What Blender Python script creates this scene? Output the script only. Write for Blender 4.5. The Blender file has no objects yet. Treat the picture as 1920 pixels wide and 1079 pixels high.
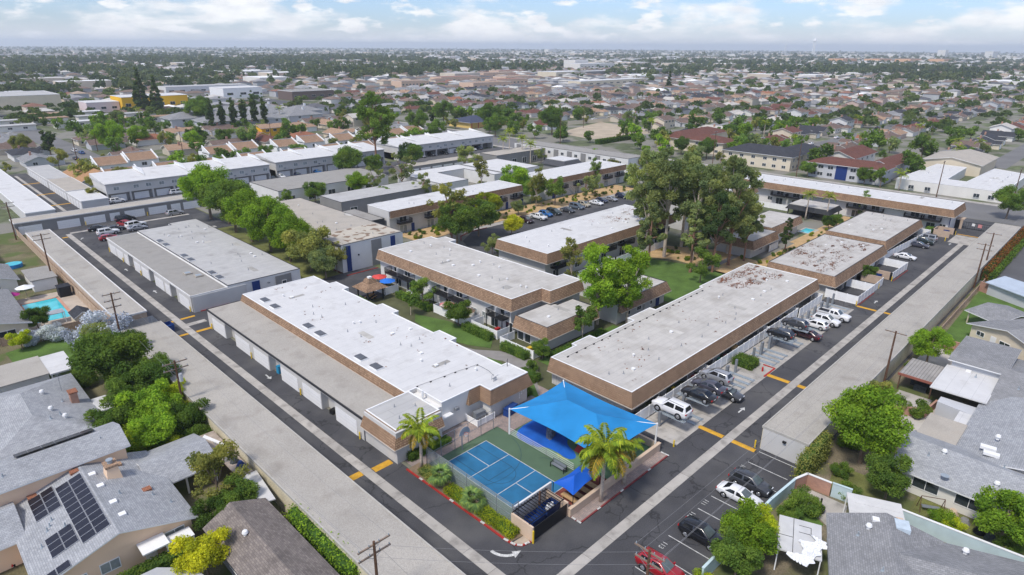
import bpy, bmesh, math, random
import numpy as np
from mathutils import Vector, Matrix
R = math.radians
scene = bpy.context.scene
col = scene.collection
rng = random.Random(7)

# ------------------------------------------------------------------ camera
CAM_H = 46.0
yaw, pit, roll = R(45.1755), R(20.6694), R(0.3695)
fwd = Vector((math.sin(yaw)*math.cos(pit), math.cos(yaw)*math.cos(pit), -math.sin(pit)))
rgt = Vector((math.cos(yaw), -math.sin(yaw), 0)); upv = rgt.cross(fwd)
r2 = rgt*math.cos(roll)+upv*math.sin(roll); u2 = -rgt*math.sin(roll)+upv*math.cos(roll)
cd = bpy.data.cameras.new('camera'); cam = bpy.data.objects.new('camera', cd); col.objects.link(cam)
m3 = Matrix((r2, u2, -fwd)).transposed().to_4x4(); m3.translation = (0, 0, CAM_H)
cam.matrix_world = m3
cd.sensor_width = 36; cd.lens = 36*1199.4/1920; cd.clip_start = 0.5; cd.clip_end = 60000
scene.camera = cam

# ------------------------------------------------------------------ light
SUN_ELEV, SUN_AZ = R(56), R(-92)          # azimuth measured from +Y towards +X: the sun stands to the left of the view
w = bpy.data.worlds.new('World'); scene.world = w; w.use_nodes = True
nt = w.node_tree; nt.nodes.clear()
def wn(t, **k):
    n = nt.nodes.new(t)
    for a, b in k.items(): setattr(n, a, b)
    return n
sky = wn('ShaderNodeTexSky', sky_type='NISHITA', sun_disc=False, sun_elevation=SUN_ELEV, sun_rotation=SUN_AZ,
         altitude=50, air_density=1.0, dust_density=0.6, ozone_density=1.0)
tc = wn('ShaderNodeTexCoord'); sep = wn('ShaderNodeSeparateXYZ'); nt.links.new(tc.outputs['Generated'], sep.inputs[0])
def cloud(scale, zs, det, lo, hi, seed):
    mp = wn('ShaderNodeMapping'); mp.inputs['Scale'].default_value = (scale, scale, scale*zs); mp.inputs['Location'].default_value = (seed, seed*1.7, seed*.3)
    nt.links.new(tc.outputs['Generated'], mp.inputs[0])
    n = wn('ShaderNodeTexNoise'); n.inputs['Scale'].default_value = 1; n.inputs['Detail'].default_value = det; n.inputs['Roughness'].default_value = .55
    nt.links.new(mp.outputs[0], n.inputs['Vector'])
    r = wn('ShaderNodeMapRange', interpolation_type='SMOOTHSTEP'); r.inputs[1].default_value = lo; r.inputs[2].default_value = hi
    nt.links.new(n.outputs[0], r.inputs[0]); return r.outputs[0]
c1 = cloud(8, 3.2, 10, .47, .62, 3.1)
c2 = cloud(17, 3.2, 10, .51, .64, 8.3)
mx = wn('ShaderNodeMath', operation='MAXIMUM'); nt.links.new(c1, mx.inputs[0]); nt.links.new(c2, mx.inputs[1])
cs = wn('ShaderNodeMath', operation='MULTIPLY'); nt.links.new(mx.outputs[0], cs.inputs[0]); cs.inputs[1].default_value = .9
# cloud brightness varies: greyer inside
cv = cloud(26, 3.0, 4, .3, .7, 5.7)
cc = wn('ShaderNodeMix', data_type='RGBA'); nt.links.new(cv, cc.inputs[0])
cc.inputs[6].default_value = (7.2, 7.3, 7.6, 1); cc.inputs[7].default_value = (9.0, 8.95, 8.9, 1)
tint = wn('ShaderNodeMix', data_type='RGBA', blend_type='MULTIPLY'); tint.inputs[0].default_value = 1
nt.links.new(sky.outputs[0], tint.inputs[6]); tint.inputs[7].default_value = (.76, .92, 1.30, 1)
mixc = wn('ShaderNodeMix', data_type='RGBA'); nt.links.new(cs.outputs[0], mixc.inputs[0]); nt.links.new(tint.outputs[2], mixc.inputs[6]); nt.links.new(cc.outputs[2], mixc.inputs[7])
# pale band of horizon air all the way round
hz = wn('ShaderNodeMapRange', interpolation_type='SMOOTHSTEP'); hz.inputs[1].default_value = -.005; hz.inputs[2].default_value = .035; hz.inputs[3].default_value = .85; hz.inputs[4].default_value = 0
nt.links.new(sep.outputs[2], hz.inputs[0])
mixh = wn('ShaderNodeMix', data_type='RGBA'); nt.links.new(hz.outputs[0], mixh.inputs[0]); nt.links.new(mixc.outputs[2], mixh.inputs[6]); mixh.inputs[7].default_value = (7.4, 7.5, 7.9, 1)
bg = wn('ShaderNodeBackground'); bg.inputs[1].default_value = .080; nt.links.new(mixh.outputs[2], bg.inputs[0])
wo = wn('ShaderNodeOutputWorld'); nt.links.new(bg.outputs[0], wo.inputs[0])
sl = bpy.data.lights.new('sun', 'SUN'); sl.energy = 1.95; sl.angle = R(10); sl.color = (1, .94, .85)
so = bpy.data.objects.new('sun', sl); col.objects.link(so)
sd = Vector((math.sin(SUN_AZ)*math.cos(SUN_ELEV), math.cos(SUN_AZ)*math.cos(SUN_ELEV), math.sin(SUN_ELEV)))
so.rotation_euler = sd.to_track_quat('Z', 'Y').to_euler(); so.location = (0, 0, 90)
vs = scene.view_settings; vs.view_transform = 'Standard'; vs.look = 'None'; vs.gamma = 1; vs.use_curve_mapping = False; vs.exposure = 0.72
scene.cycles.max_bounces = 8; scene.cycles.diffuse_bounces = 4; scene.cycles.transmission_bounces = 4; scene.cycles.volume_bounces = 1
scene.cycles.use_denoising = True

# ------------------------------------------------------------------ materials
MATS = {}
def M(name, c, rough=.85, var=.12, scale=1.5, bump=0., metal=0., spec=.3, rnd=0., stain=None, coord='P', var2=0., scale2=20., cracks=0.):
    """procedural surface: colour with two octaves of noise, optional object-random value shift, stains, fine bump"""
    if name in MATS: return MATS[name]
    m = bpy.data.materials.new(name); m.use_nodes = True; t = m.node_tree; b = t.nodes['Principled BSDF']
    L = t.links.new
    b.inputs['Roughness'].default_value = rough; b.inputs['Metallic'].default_value = metal; b.inputs['Specular IOR Level'].default_value = spec
    if coord == 'P':
        g = t.nodes.new('ShaderNodeNewGeometry'); vec = g.outputs['Position']
    else:
        g = t.nodes.new('ShaderNodeTexCoord'); vec = g.outputs['UV' if coord == 'UV' else 'Object']
    def noise(s, d=4):
        n = t.nodes.new('ShaderNodeTexNoise'); n.inputs['Scale'].default_value = s; n.inputs['Detail'].default_value = d; L(vec, n.inputs['Vector']); return n.outputs[0]
    def scaled(o, a, lo, hi, f0=.3, f1=.7):
        r = t.nodes.new('ShaderNodeMapRange'); r.inputs[1].default_value = f0; r.inputs[2].default_value = f1; r.inputs[3].default_value = lo; r.inputs[4].default_value = hi; L(o, r.inputs[0]); return r.outputs[0]
    def mul(colo, fac):
        x = t.nodes.new('ShaderNodeVectorMath'); x.operation = 'SCALE'; L(colo, x.inputs[0]); L(fac, x.inputs['Scale']); return x.outputs[0]
    rgb = t.nodes.new('ShaderNodeRGB'); rgb.outputs[0].default_value = (*c, 1); o = rgb.outputs[0]
    if var: o = mul(o, scaled(noise(scale), 0, 1-var, 1+var))
    if var2: o = mul(o, scaled(noise(scale2, 2), 0, 1-var2, 1+var2))
    if rnd:
        oi = t.nodes.new('ShaderNodeObjectInfo'); o = mul(o, scaled(oi.outputs['Random'], 0, 1-rnd, 1+rnd, 0, 1))
    if stain:
        sc, lo, hi, scol, amt = stain
        f = scaled(noise(sc, 6), 0, 0, amt, lo, hi)
        mx = t.nodes.new('ShaderNodeMix'); mx.data_type = 'RGBA'; L(f, mx.inputs[0]); L(o, mx.inputs[6]); mx.inputs[7].default_value = (*scol, 1); o = mx.outputs[2]
    if cracks:       # wandering tar-sealed cracks
        nz = t.nodes.new('ShaderNodeTexNoise'); nz.inputs['Scale'].default_value = .5; nz.inputs['Detail'].default_value = 5; L(vec, nz.inputs['Vector'])
        av = t.nodes.new('ShaderNodeVectorMath'); av.operation = 'MULTIPLY_ADD'; L(nz.outputs['Color'], av.inputs[0]); av.inputs[1].default_value = (3, 3, 3); L(vec, av.inputs[2])
        vo = t.nodes.new('ShaderNodeTexVoronoi'); vo.feature = 'DISTANCE_TO_EDGE'; vo.inputs['Scale'].default_value = cracks; L(av.outputs[0], vo.inputs['Vector'])
        cr = scaled(vo.outputs['Distance'], 0, .5, 0, .004, .011); mx = t.nodes.new('ShaderNodeMix'); mx.data_type = 'RGBA'; L(cr, mx.inputs[0]); L(o, mx.inputs[6]); mx.inputs[7].default_value = (.014, .014, .015, 1); o = mx.outputs[2]
    L(o, b.inputs['Base Color'])
    if bump:
        bp = t.nodes.new('ShaderNodeBump'); bp.inputs['Strength'].default_value = bump; bp.inputs['Distance'].default_value = .02; L(noise(scale2, 3), bp.inputs['Height']); L(bp.outputs[0], b.inputs['Normal'])
    m['_o'] = 1; MATS[name] = m; return m
def brickmat(name, c1, c2, mortar, bw, bh, msize=.02, offs=.5, rough=.9, bump=.4, var=.15, stain=None, squash=1, vscale=.6):
    """coursed surface in metre UVs: shingles, clay blocks, board lines, membrane seams"""
    if name in MATS: return MATS[name]
    m = bpy.data.materials.new(name); m.use_nodes = True; t = m.node_tree; b = t.nodes['Principled BSDF']; L = t.links.new
    b.inputs['Roughness'].default_value = rough; b.inputs['Specular IOR Level'].default_value = .25
    tcd = t.nodes.new('ShaderNodeTexCoord'); g = t.nodes.new('ShaderNodeNewGeometry')
    br = t.nodes.new('ShaderNodeTexBrick'); L(tcd.outputs['UV'], br.inputs['Vector'])
    br.inputs['Color1'].default_value = (*c1, 1); br.inputs['Color2'].default_value = (*c2, 1); br.inputs['Mortar'].default_value = (*mortar, 1)
    br.inputs['Scale'].default_value = 1; br.inputs['Brick Width'].default_value = bw; br.inputs['Row Height'].default_value = bh; br.inputs['Mortar Size'].default_value = msize; br.inputs['Mortar Smooth'].default_value = .3
    br.offset = offs
    o = br.outputs[0]
    n = t.nodes.new('ShaderNodeTexNoise'); n.inputs['Scale'].default_value = vscale; n.inputs['Detail'].default_value = 6; L(g.outputs['Position'], n.inputs['Vector'])
    r = t.nodes.new('ShaderNodeMapRange'); r.inputs[1].default_value = .3; r.inputs[2].default_value = .7; r.inputs[3].default_value = 1-var; r.inputs[4].default_value = 1+var; L(n.outputs[0], r.inputs[0])
    x = t.nodes.new('ShaderNodeVectorMath'); x.operation = 'SCALE'; L(o, x.inputs[0]); L(r.outputs[0], x.inputs['Scale']); o = x.outputs[0]
    if stain:
        sc, lo, hi, scol, amt = stain
        n2 = t.nodes.new('ShaderNodeTexNoise'); n2.inputs['Scale'].default_value = sc; n2.inputs['Detail'].default_value = 7; n2.inputs['Roughness'].default_value = .62; L(g.outputs['Position'], n2.inputs['Vector'])
        r2_ = t.nodes.new('ShaderNodeMapRange'); r2_.inputs[1].default_value = lo; r2_.inputs[2].default_value = hi; r2_.inputs[4].default_value = amt; L(n2.outputs[0], r2_.inputs[0])
        mx = t.nodes.new('ShaderNodeMix'); mx.data_type = 'RGBA'; L(r2_.outputs[0], mx.inputs[0]); L(o, mx.inputs[6]); mx.inputs[7].default_value = (*scol, 1); o = mx.outputs[2]
    L(o, b.inputs['Base Color'])
    if bump:
        bp = t.nodes.new('ShaderNodeBump'); bp.inputs['Strength'].default_value = bump; bp.inputs['Distance'].default_value = .03; bp.invert = True; L(br.outputs['Fac'], bp.inputs['Height']); L(bp.outputs[0], b.inputs['Normal'])
    MATS[name] = m; return m
def leafmat(name, c, rnd=.22, trans=.4, hue=(1.25, 1.0, .8)):
    if name in MATS: return MATS[name]
    m = bpy.data.materials.new(name); m.use_nodes = True; t = m.node_tree; L = t.links.new; t.nodes.clear()
    out = t.nodes.new('ShaderNodeOutputMaterial'); d = t.nodes.new('ShaderNodeBsdfDiffuse'); tr = t.nodes.new('ShaderNodeBsdfTranslucent'); mx = t.nodes.new('ShaderNodeMixShader')
    oi = t.nodes.new('ShaderNodeObjectInfo'); tcd = t.nodes.new('ShaderNodeTexCoord')
    n = t.nodes.new('ShaderNodeTexNoise'); n.inputs['Scale'].default_value = .9; n.inputs['Detail'].default_value = 3; L(tcd.outputs['Object'], n.inputs['Vector'])
    wn_ = t.nodes.new('ShaderNodeTexWhiteNoise'); wn_.noise_dimensions = '3D'
    at = t.nodes.new('ShaderNodeAttribute'); at.attribute_name = 'leaf'
    r = t.nodes.new('ShaderNodeMapRange'); r.inputs[1].default_value = .3; r.inputs[2].default_value = .7; r.inputs[3].default_value = .72; r.inputs[4].default_value = 1.3; L(n.outputs[0], r.inputs[0])
    r1 = t.nodes.new('ShaderNodeMapRange'); r1.inputs[3].default_value = 1-rnd; r1.inputs[4].default_value = 1+rnd; L(oi.outputs['Random'], r1.inputs[0])
    r3 = t.nodes.new('ShaderNodeMapRange'); r3.inputs[3].default_value = .68; r3.inputs[4].default_value = 1.35; L(at.outputs['Fac'], r3.inputs[0])
    f = t.nodes.new('ShaderNodeMath'); f.operation = 'MULTIPLY'; L(r.outputs[0], f.inputs[0]); L(r1.outputs[0], f.inputs[1])
    f2 = t.nodes.new('ShaderNodeMath'); f2.operation = 'MULTIPLY'; L(f.outputs[0], f2.inputs[0]); L(r3.outputs[0], f2.inputs[1])
    mc = t.nodes.new('ShaderNodeMix'); mc.data_type = 'RGBA'; L(at.outputs['Fac'], mc.inputs[0]); mc.inputs[6].default_value = (c[0]*.85, c[1]*.95, c[2]*1.15, 1); mc.inputs[7].default_value = (c[0]*hue[0], c[1]*hue[1], c[2]*hue[2], 1)
    x = t.nodes.new('ShaderNodeVectorMath'); x.operation = 'SCALE'; L(mc.outputs[2], x.inputs[0]); L(f2.outputs[0], x.inputs['Scale'])
    L(x.outputs[0], d.inputs[0]); x2 = t.nodes.new('ShaderNodeVectorMath'); x2.operation = 'MULTIPLY'; L(x.outputs[0], x2.inputs[0]); x2.inputs[1].default_value = (1.3, 1.25, .6); L(x2.outputs[0], tr.inputs[0])
    mx.inputs[0].default_value = trans; L(d.outputs[0], mx.inputs[1]); L(tr.outputs[0], mx.inputs[2]); L(mx.outputs[0], out.inputs[0])
    MATS[name] = m; return m

STAIN = (.45, .56, .72, (.17, .15, .13), .35)
asphalt = M('asphalt', (.066, .066, .071), .9, .16, .25, .25, var2=.2, scale2=9, stain=(.14, .48, .66, (.115, .112, .11), .65), spec=.25, cracks=.11)
asphalt_old = M('asphalt_old', (.10, .10, .105), .92, .12, .2, .2, var2=.15, scale2=7)
road_mat = M('road_asphalt', (.17, .167, .165), .92, .1, .1, .2, var2=.1, scale2=5, stain=(.06, .5, .7, (.1, .1, .1), .4))
concrete = M('concrete', (.40, .375, .34), .9, .12, .5, .2, rnd=.10, var2=.08, scale2=14, stain=(.7, .50, .70, (.17, .16, .145), .6))
sidewalk_m = M('sidewalk_concrete', (.47, .44, .40), .9, .1, .6, .2, rnd=.06, var2=.08, scale2=14)
gravel_roof = M('gravel_roof', (.375, .35, .31), .95, .08, .2, .4, var2=.16, scale2=11, stain=(.33, .54, .76, (.24, .215, .185), .6))
gravel_roof2 = M('gravel_roof_grey', (.30, .287, .265), .95, .1, .3, .5, var2=.16, scale2=9, stain=(.3, .53, .74, (.2, .185, .165), .6))
tan_roof = M('tan_membrane', (.40, .365, .315), .9, .1, .3, .2, var2=.08, scale2=8, stain=(.3, .55, .75, (.3, .25, .2), .4))
white_roof = brickmat('white_membrane', (.595, .59, .58), (.58, .575, .565), (.48, .48, .475), 30, 1.5, .03, bump=0, var=.05, rough=.7, stain=(.25, .57, .76, (.34, .32, .30), .6))
white_roof_dirty = brickmat('white_membrane_worn', (.44, .435, .42), (.42, .415, .405), (.33, .32, .31), 25, 1.5, .035, bump=0, var=.07, rough=.8, stain=(.17, .56, .74, (.20, .185, .175), .75))
grey_roof = brickmat('grey_membrane', (.49, .47, .435), (.47, .45, .42), (.37, .355, .33), 40, 1.0, .03, bump=0, var=.09, rough=.85, stain=(.22, .50, .72, (.30, .27, .235), .6))
litter_roof = brickmat('grey_membrane_leaf_litter', (.48, .46, .43), (.46, .44, .41), (.37, .355, .33), 40, 1.0, .03, bump=0, var=.07, rough=.85, stain=(.22, .50, .72, (.30, .27, .235), .6))
mansard = brickmat('wood_shingle', (.39, .26, .165), (.26, .165, .105), (.12, .075, .05), .30, .26, .03, bump=.6, var=.14, rough=.95, vscale=.5)
mansard_far = brickmat('wood_shingle_far', (.31, .20, .125), (.23, .145, .09), (.12, .075, .048), .3, .22, .02, bump=.5, var=.14, rough=.95)
stucco = M('grey_stucco', (.55, .54, .52), .92, .05, .4, .12, var2=.04, scale2=16)
stucco_dk = M('dark_grey_stucco', (.24, .235, .23), .92, .06, .4, .1, var2=.05, scale2=16)
stucco_lt = M('light_grey_stucco', (.67, .66, .64), .92, .05, .4, .1, var2=.04, scale2=16)
batten = brickmat('board_and_batten', (.56, .55, .535), (.54, .53, .515), (.34, .33, .32), .5, 50, .03, bump=.3, var=.05, offs=0)
trim_dk = M('dark_trim', (.035, .035, .038), .6, .1)
trim_gutter = M('tan_fascia', (.55, .50, .44), .7, .06)
white_paint = M('white_paint', (.78, .78, .77), .6, .04, 1.0)
white_door = brickmat('white_garage_door', (.80, .80, .80), (.78, .78, .78), (.58, .58, .58), 6.0, .52, .02, bump=.3, var=.03, rough=.6)
vinyl = M('white_vinyl', (.88, .88, .87), .45, .03, 2.0, rnd=.02)
blue_door = M('navy_paint', (.01, .035, .16), .6, .05)
black_metal = M('black_metal', (.012, .012, .014), .5, .1)
grey_metal = M('galvanised_steel', (.30, .32, .345), .5, .1, 3, metal=.5, spec=.4)
grey_metal_lt = M('galvanised_ramp', (.36, .41, .45), .6, .1, 2, metal=.35)
glass = M('window_glass', (.035, .045, .052), .08, .3, .7, spec=.6)
glass_blind = M('window_with_blind', (.28, .31, .31), .2, .35, .9, spec=.5)
yellow_paint = M('yellow_paint', (.55, .30, .03), .8, .12, 1.5, var2=.12, scale2=8)
yellow_post = M('yellow_bollard', (.72, .50, .02), .5, .06)
white_mark = M('white_road_paint', (.52, .52, .50), .8, .25, 2.5, var2=.2, scale2=9)
red_kerb = M('red_kerb_paint', (.36, .03, .025), .7, .15, 1.5)
darkred_kerb = M('faded_red_kerb_paint', (.22, .045, .045), .8, .2, 1.5)
court_blue = M('court_blue', (.022, .14, .275), .8, .16, .6, var2=.04, scale2=8)
court_green = M('court_green', (.085, .14, .085), .85, .08, .5, var2=.04, scale2=8)
play_green = M('play_green', (.13, .235, .13), .9, .1, .5, var2=.05, scale2=8)
play_blue = M('play_rubber_blue', (.012, .12, .52), .8, .18, .5, var2=.06, scale2=6)
shade_cloth = M('blue_shade_cloth', (.02, .22, .50), .65, .14, .35, spec=.2)
shade_cloth2 = M('royal_blue_cloth', (.008, .10, .50), .65, .05, .4)
tan_block = M('tan_block', (.60, .46, .34), .9, .06, .8, .1, var2=.05, scale2=12)
pink_block = brickmat('clay_block', (.46, .26, .19), (.40, .225, .165), (.36, .24, .19), .4, .2, .012, bump=.3, var=.1)
slump_block = brickmat('cream_block', (.70, .63, .46), (.66, .59, .42), (.40, .36, .28), .4, .2, .012, bump=.3, var=.12)
tan_blockwall = brickmat('tan_block_wall', (.52, .40, .30), (.48, .36, .27), (.36, .28, .22), .4, .2, .012, bump=.3, var=.1)
paver_m = brickmat('paver', (.36, .28, .245), (.27, .225, .21), (.20, .17, .155), .22, .22, .012, bump=.3, var=.15)
lawn = M('lawn', (.085, .15, .03), .95, .25, .35, .3, var2=.3, scale2=14)
lawn_dry = M('dry_lawn', (.15, .16, .05), .95, .3, .35, .3, var2=.3, scale2=12)
dirt = M('dirt', (.21, .155, .10), .95, .25, .5, .3, var2=.2, scale2=10)
mulch = M('wood_mulch', (.48, .33, .17), .95, .15, .6, .3, var2=.25, scale2=14)
bark = M('bark', (.20, .15, .11), .95, .25, 2, .5, coord='O', var2=.2, scale2=12)
bark_pale = M('pale_bark', (.50, .42, .34), .9, .25, 2, .4, coord='O', var2=.2, scale2=10)
bark_red = M('red_bark', (.27, .15, .10), .95, .25, 2, .5, coord='O', var2=.2, scale2=10)
pole_wood = M('pole_wood', (.12, .065, .04), .9, .2, 2, .2, coord='O')
tyre_m = M('tyre_rubber', (.015, .015, .016), .8, .1, 3, coord='O')
rim_m = M('alloy_rim', (.55, .56, .58), .3, .05, 3, metal=.8, coord='O')
car_glass = M('car_glass', (.012, .014, .017), .06, .2, 1, spec=.7, coord='O')
car_glass_lt = M('car_windscreen', (.10, .125, .13), .08, .3, 1.2, spec=.7, coord='O')
tail_m = M('tail_lamp_red', (.42, .012, .012), .25, .05, 2, coord='O')
lamp_m = M('clear_lamp', (.65, .66, .68), .15, .05, 2, coord='O', spec=.6)
L_mango = leafmat('leaves_dark_green', (0.113, 0.202, 0.039))
L_bright = leafmat('leaves_bright_green', (0.202, 0.351, 0.036))
L_mid = leafmat('leaves_mid_green', (0.149, 0.254, 0.048))
L_olive = leafmat('leaves_olive', (0.232, 0.269, 0.075))
L_euc = leafmat('leaves_grey_green', (.235, .31, .125), trans=.5)
L_pine = leafmat('needles', (0.083, 0.138, 0.048))
L_lime = leafmat('leaves_lime', (0.325, 0.416, 0.029), hue=(1.3, 1.05, .8))
L_yellow = leafmat('leaves_yellow_green', (.46, .47, .03), hue=(1.1, 1, .8))
L_palm = leafmat('palm_fronds', (.23, .33, .035), trans=.2)
L_palm_y = leafmat('yellowing_frond', (.36, .30, .06), trans=.2)
L_palm_b = leafmat('dead_frond', (.32, .19, .07), trans=.1)
L_fan = leafmat('fan_palm_leaves', (0.143, 0.239, 0.067), trans=.15)
L_lav = leafmat('lavender_blossom', (.48, .50, .54), trans=.15, hue=(1.1, 1.1, 1.1))
L_whitef = leafmat('white_blossom', (.6, .62, .60), trans=.15, hue=(1.1, 1.1, 1.1))
L_redf = leafmat('rust_ivy', (.20, .09, .03), trans=.15)
# ------------------------------------------------------------------ helpers
def empty(name, loc, rz=0):
    o = bpy.data.objects.new(name, None); o.location = loc; o.rotation_euler = (0, 0, rz); o.empty_display_size = .3; col.objects.link(o); return o
def tag(o, label, cat, group=None, kind=None):
    if label: o['label'] = label
    if cat: o['category'] = cat
    if group: o['group'] = group
    if kind: o['kind'] = kind
    return o
def thing(name, label, cat, loc=(0, 0, 0), rz=0, group=None): return tag(empty(name, loc, rz), label, cat, group)
def link(name, me, parent=None, loc=(0, 0, 0), rz=0, label=None):
    o = bpy.data.objects.new(name, me); col.objects.link(o); o.location = loc; o.rotation_euler = (0, 0, rz)
    if parent: o.parent = parent
    if label: o['label'] = label
    return o
def copy_tree(o, parent=None):
    c = o.copy(); col.objects.link(c)
    if parent: c.parent = parent
    for ch in o.children: copy_tree(ch, c)
    return c
class MB:
    def __init__(s): s.v = []; s.f = []; s.mi = []
    def face(s, pts, m=0):
        n = len(s.v); s.v += [tuple(p) for p in pts]; s.f.append(tuple(range(n, n+len(pts)))); s.mi.append(m); return s
    def box(s, x0, x1, y0, y1, z0, z1, m=0, top=None, skip=''):
        n = len(s.v)
        s.v += [(x0, y0, z0), (x1, y0, z0), (x1, y1, z0), (x0, y1, z0), (x0, y0, z1), (x1, y0, z1), (x1, y1, z1), (x0, y1, z1)]
        for k, q in (('b', (3, 2, 1, 0)), ('t', (4, 5, 6, 7)), ('f', (0, 1, 5, 4)), ('r', (1, 2, 6, 5)), ('k', (2, 3, 7, 6)), ('l', (3, 0, 4, 7))):
            if k in skip: continue
            s.f.append(tuple(n+i for i in q)); s.mi.append(top if (k == 't' and top is not None) else m)
        return s
    def prism(s, poly, z0, z1, m=0, top=None):
        n = len(s.v); k = len(poly)
        zt = z1 if callable(z1) else (lambda x, y: z1)
        s.v += [(x, y, z0) for x, y in poly]+[(x, y, zt(x, y)) for x, y in poly]
        s.f.append(tuple(range(n+k-1, n-1, -1))); s.mi.append(m); s.f.append(tuple(range(n+k, n+2*k))); s.mi.append(m if top is None else top)
        for i in range(k):
            j = (i+1) % k; s.f.append((n+i, n+j, n+k+j, n+k+i)); s.mi.append(m)
        return s
    def frustum(s, a, z0, b, z1, m=0, top=None, caps=True):
        """a, b: matching polygons (lists of (x, y)) at z0 and z1"""
        n = len(s.v); k = len(a)
        s.v += [(x, y, z0) for x, y in a]+[(x, y, z1) for x, y in b]
        for i in range(k):
            j = (i+1) % k; s.f.append((n+i, n+j, n+k+j, n+k+i)); s.mi.append(m)
        if caps:
            s.f.append(tuple(range(n+k-1, n-1, -1))); s.mi.append(m); s.f.append(tuple(range(n+k, n+2*k))); s.mi.append(m if top is None else top)
        return s
    def cyl(s, p0, p1, r0, r1=None, n=8, m=0, caps=True):
        r1 = r0 if r1 is None else r1
        p0 = Vector(p0); p1 = Vector(p1); d = (p1-p0).normalized(); a = d.orthogonal().normalized(); b = d.cross(a)
        k = len(s.v)
        for p, r in ((p0, r0), (p1, r1)):
            for i in range(n):
                t = 2*math.pi*i/n; q = p+(a*math.cos(t)+b*math.sin(t))*r; s.v.append(tuple(q))
        for i in range(n):
            j = (i+1) % n; s.f.append((k+i, k+j, k+n+j, k+n+i)); s.mi.append(m)
        if caps:
            s.f.append(tuple(range(k+n-1, k-1, -1))); s.mi.append(m); s.f.append(tuple(range(k+n, k+2*n))); s.mi.append(m)
        return s
    def tube(s, pts, r, n=5, m=0):
        pts = [Vector(p) for p in pts]; rr = r if isinstance(r, (list, tuple)) else [r]*len(pts)
        k = len(s.v); a = None
        for i, p in enumerate(pts):
            d = (pts[min(i+1, len(pts)-1)]-pts[max(i-1, 0)]).normalized()
            a = d.orthogonal().normalized() if a is None else (a-d*a.dot(d)).normalized()
            b = d.cross(a)
            for q in range(n):
                t = 2*math.pi*q/n; s.v.append(tuple(p+(a*math.cos(t)+b*math.sin(t))*rr[i]))
        for i in range(len(pts)-1):
            for q in range(n):
                j = (q+1) % n; s.f.append((k+i*n+q, k+i*n+j, k+(i+1)*n+j, k+(i+1)*n+q)); s.mi.append(m)
        s.f.append(tuple(range(k+n-1, k-1, -1))); s.mi.append(m); e = k+(len(pts)-1)*n; s.f.append(tuple(range(e, e+n))); s.mi.append(m)
        return s
    def obox(s, cx, cy, rz, lx, ly, z0, z1, m=0):
        n = len(s.v); s.box(-lx/2, lx/2, -ly/2, ly/2, z0, z1, m); c, q = math.cos(rz), math.sin(rz)
        for i in range(n, len(s.v)):
            x, y, z = s.v[i]; s.v[i] = (cx+x*c-y*q, cy+x*q+y*c, z)
        return s
    def build(s, name, mats, parent=None, smooth=False, label=None, bevel=0, raw=False):
        """one mesh object; vertices are in world metres unless raw (then local to the parent)"""
        if not isinstance(mats, (list, tuple)): mats = [mats]
        me = bpy.data.meshes.new(name)
        off = Vector((0, 0, 0))
        if parent is not None and not raw:
            p = parent
            while p is not None: off = off+p.location; p = p.parent
        v = np.array(s.v, dtype=np.float64)-np.array(off)
        me.from_pydata(v.tolist(), [], s.f)
        for m_ in mats: me.materials.append(m_)
        if len(mats) > 1: me.polygons.foreach_set('material_index', s.mi)
        uvl = me.uv_layers.new(name='UVMap'); uv = uvl.data
        vv = s.v
        buf = np.zeros(len(me.loops)*2, dtype=np.float32); li = 0
        for p in me.polygons:
            nx, ny, nz = p.normal
            if abs(nz) < .985:
                h = math.hypot(nx, ny) or 1; ux, uy = -ny/h, nx/h
                vx = -nz*uy; vy = nz*ux-nx*0; vz = nx*uy-ny*ux
                for k in s.f[p.index]:
                    x, y, z = vv[k]; buf[li] = x*ux+y*uy; buf[li+1] = x*vx+y*vy+z*vz; li += 2
            else:
                for k in s.f[p.index]:
                    x, y, z = vv[k]; buf[li] = x; buf[li+1] = y; li += 2
        uv.foreach_set('uv', buf)
        if smooth: me.polygons.foreach_set('use_smooth', [True]*len(me.polygons))
        me.update()
        o = link(name, me, parent, label=label)
        if bevel:
            b = o.modifiers.new('bevel', 'BEVEL'); b.width = bevel; b.segments = 2; b.limit_method = 'ANGLE'
        return o
def structure(name, mb, mats): o = mb.build(name, mats); o['kind'] = 'structure'; return o
def sheet(name, poly, z, mat): return structure(name, MB().face([(x, y, z) for x, y in poly]), mat)
def rect(x0, x1, y0, y1): return [(x0, y0), (x1, y0), (x1, y1), (x0, y1)]
def shifted(poly, d):
    """offset an axis-aligned counter-clockwise polygon outwards by d (number or per-edge list)"""
    n = len(poly); ds = d if isinstance(d, (list, tuple)) else [d]*n; out = []
    for i in range(n):
        (x0, y0), (x1, y1), (x2, y2) = poly[i-1], poly[i], poly[(i+1) % n]
        da, db = ds[i-1], ds[i]
        ax, ay = x1-x0, y1-y0; la = math.hypot(ax, ay); bx, by = x2-x1, y2-y1; lb = math.hypot(bx, by)
        na = (ay/la*da, -ax/la*da); nb = (by/lb*db, -bx/lb*db)
        out.append((x1+na[0]+nb[0], y1+na[1]+nb[1]))
    return out

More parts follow.
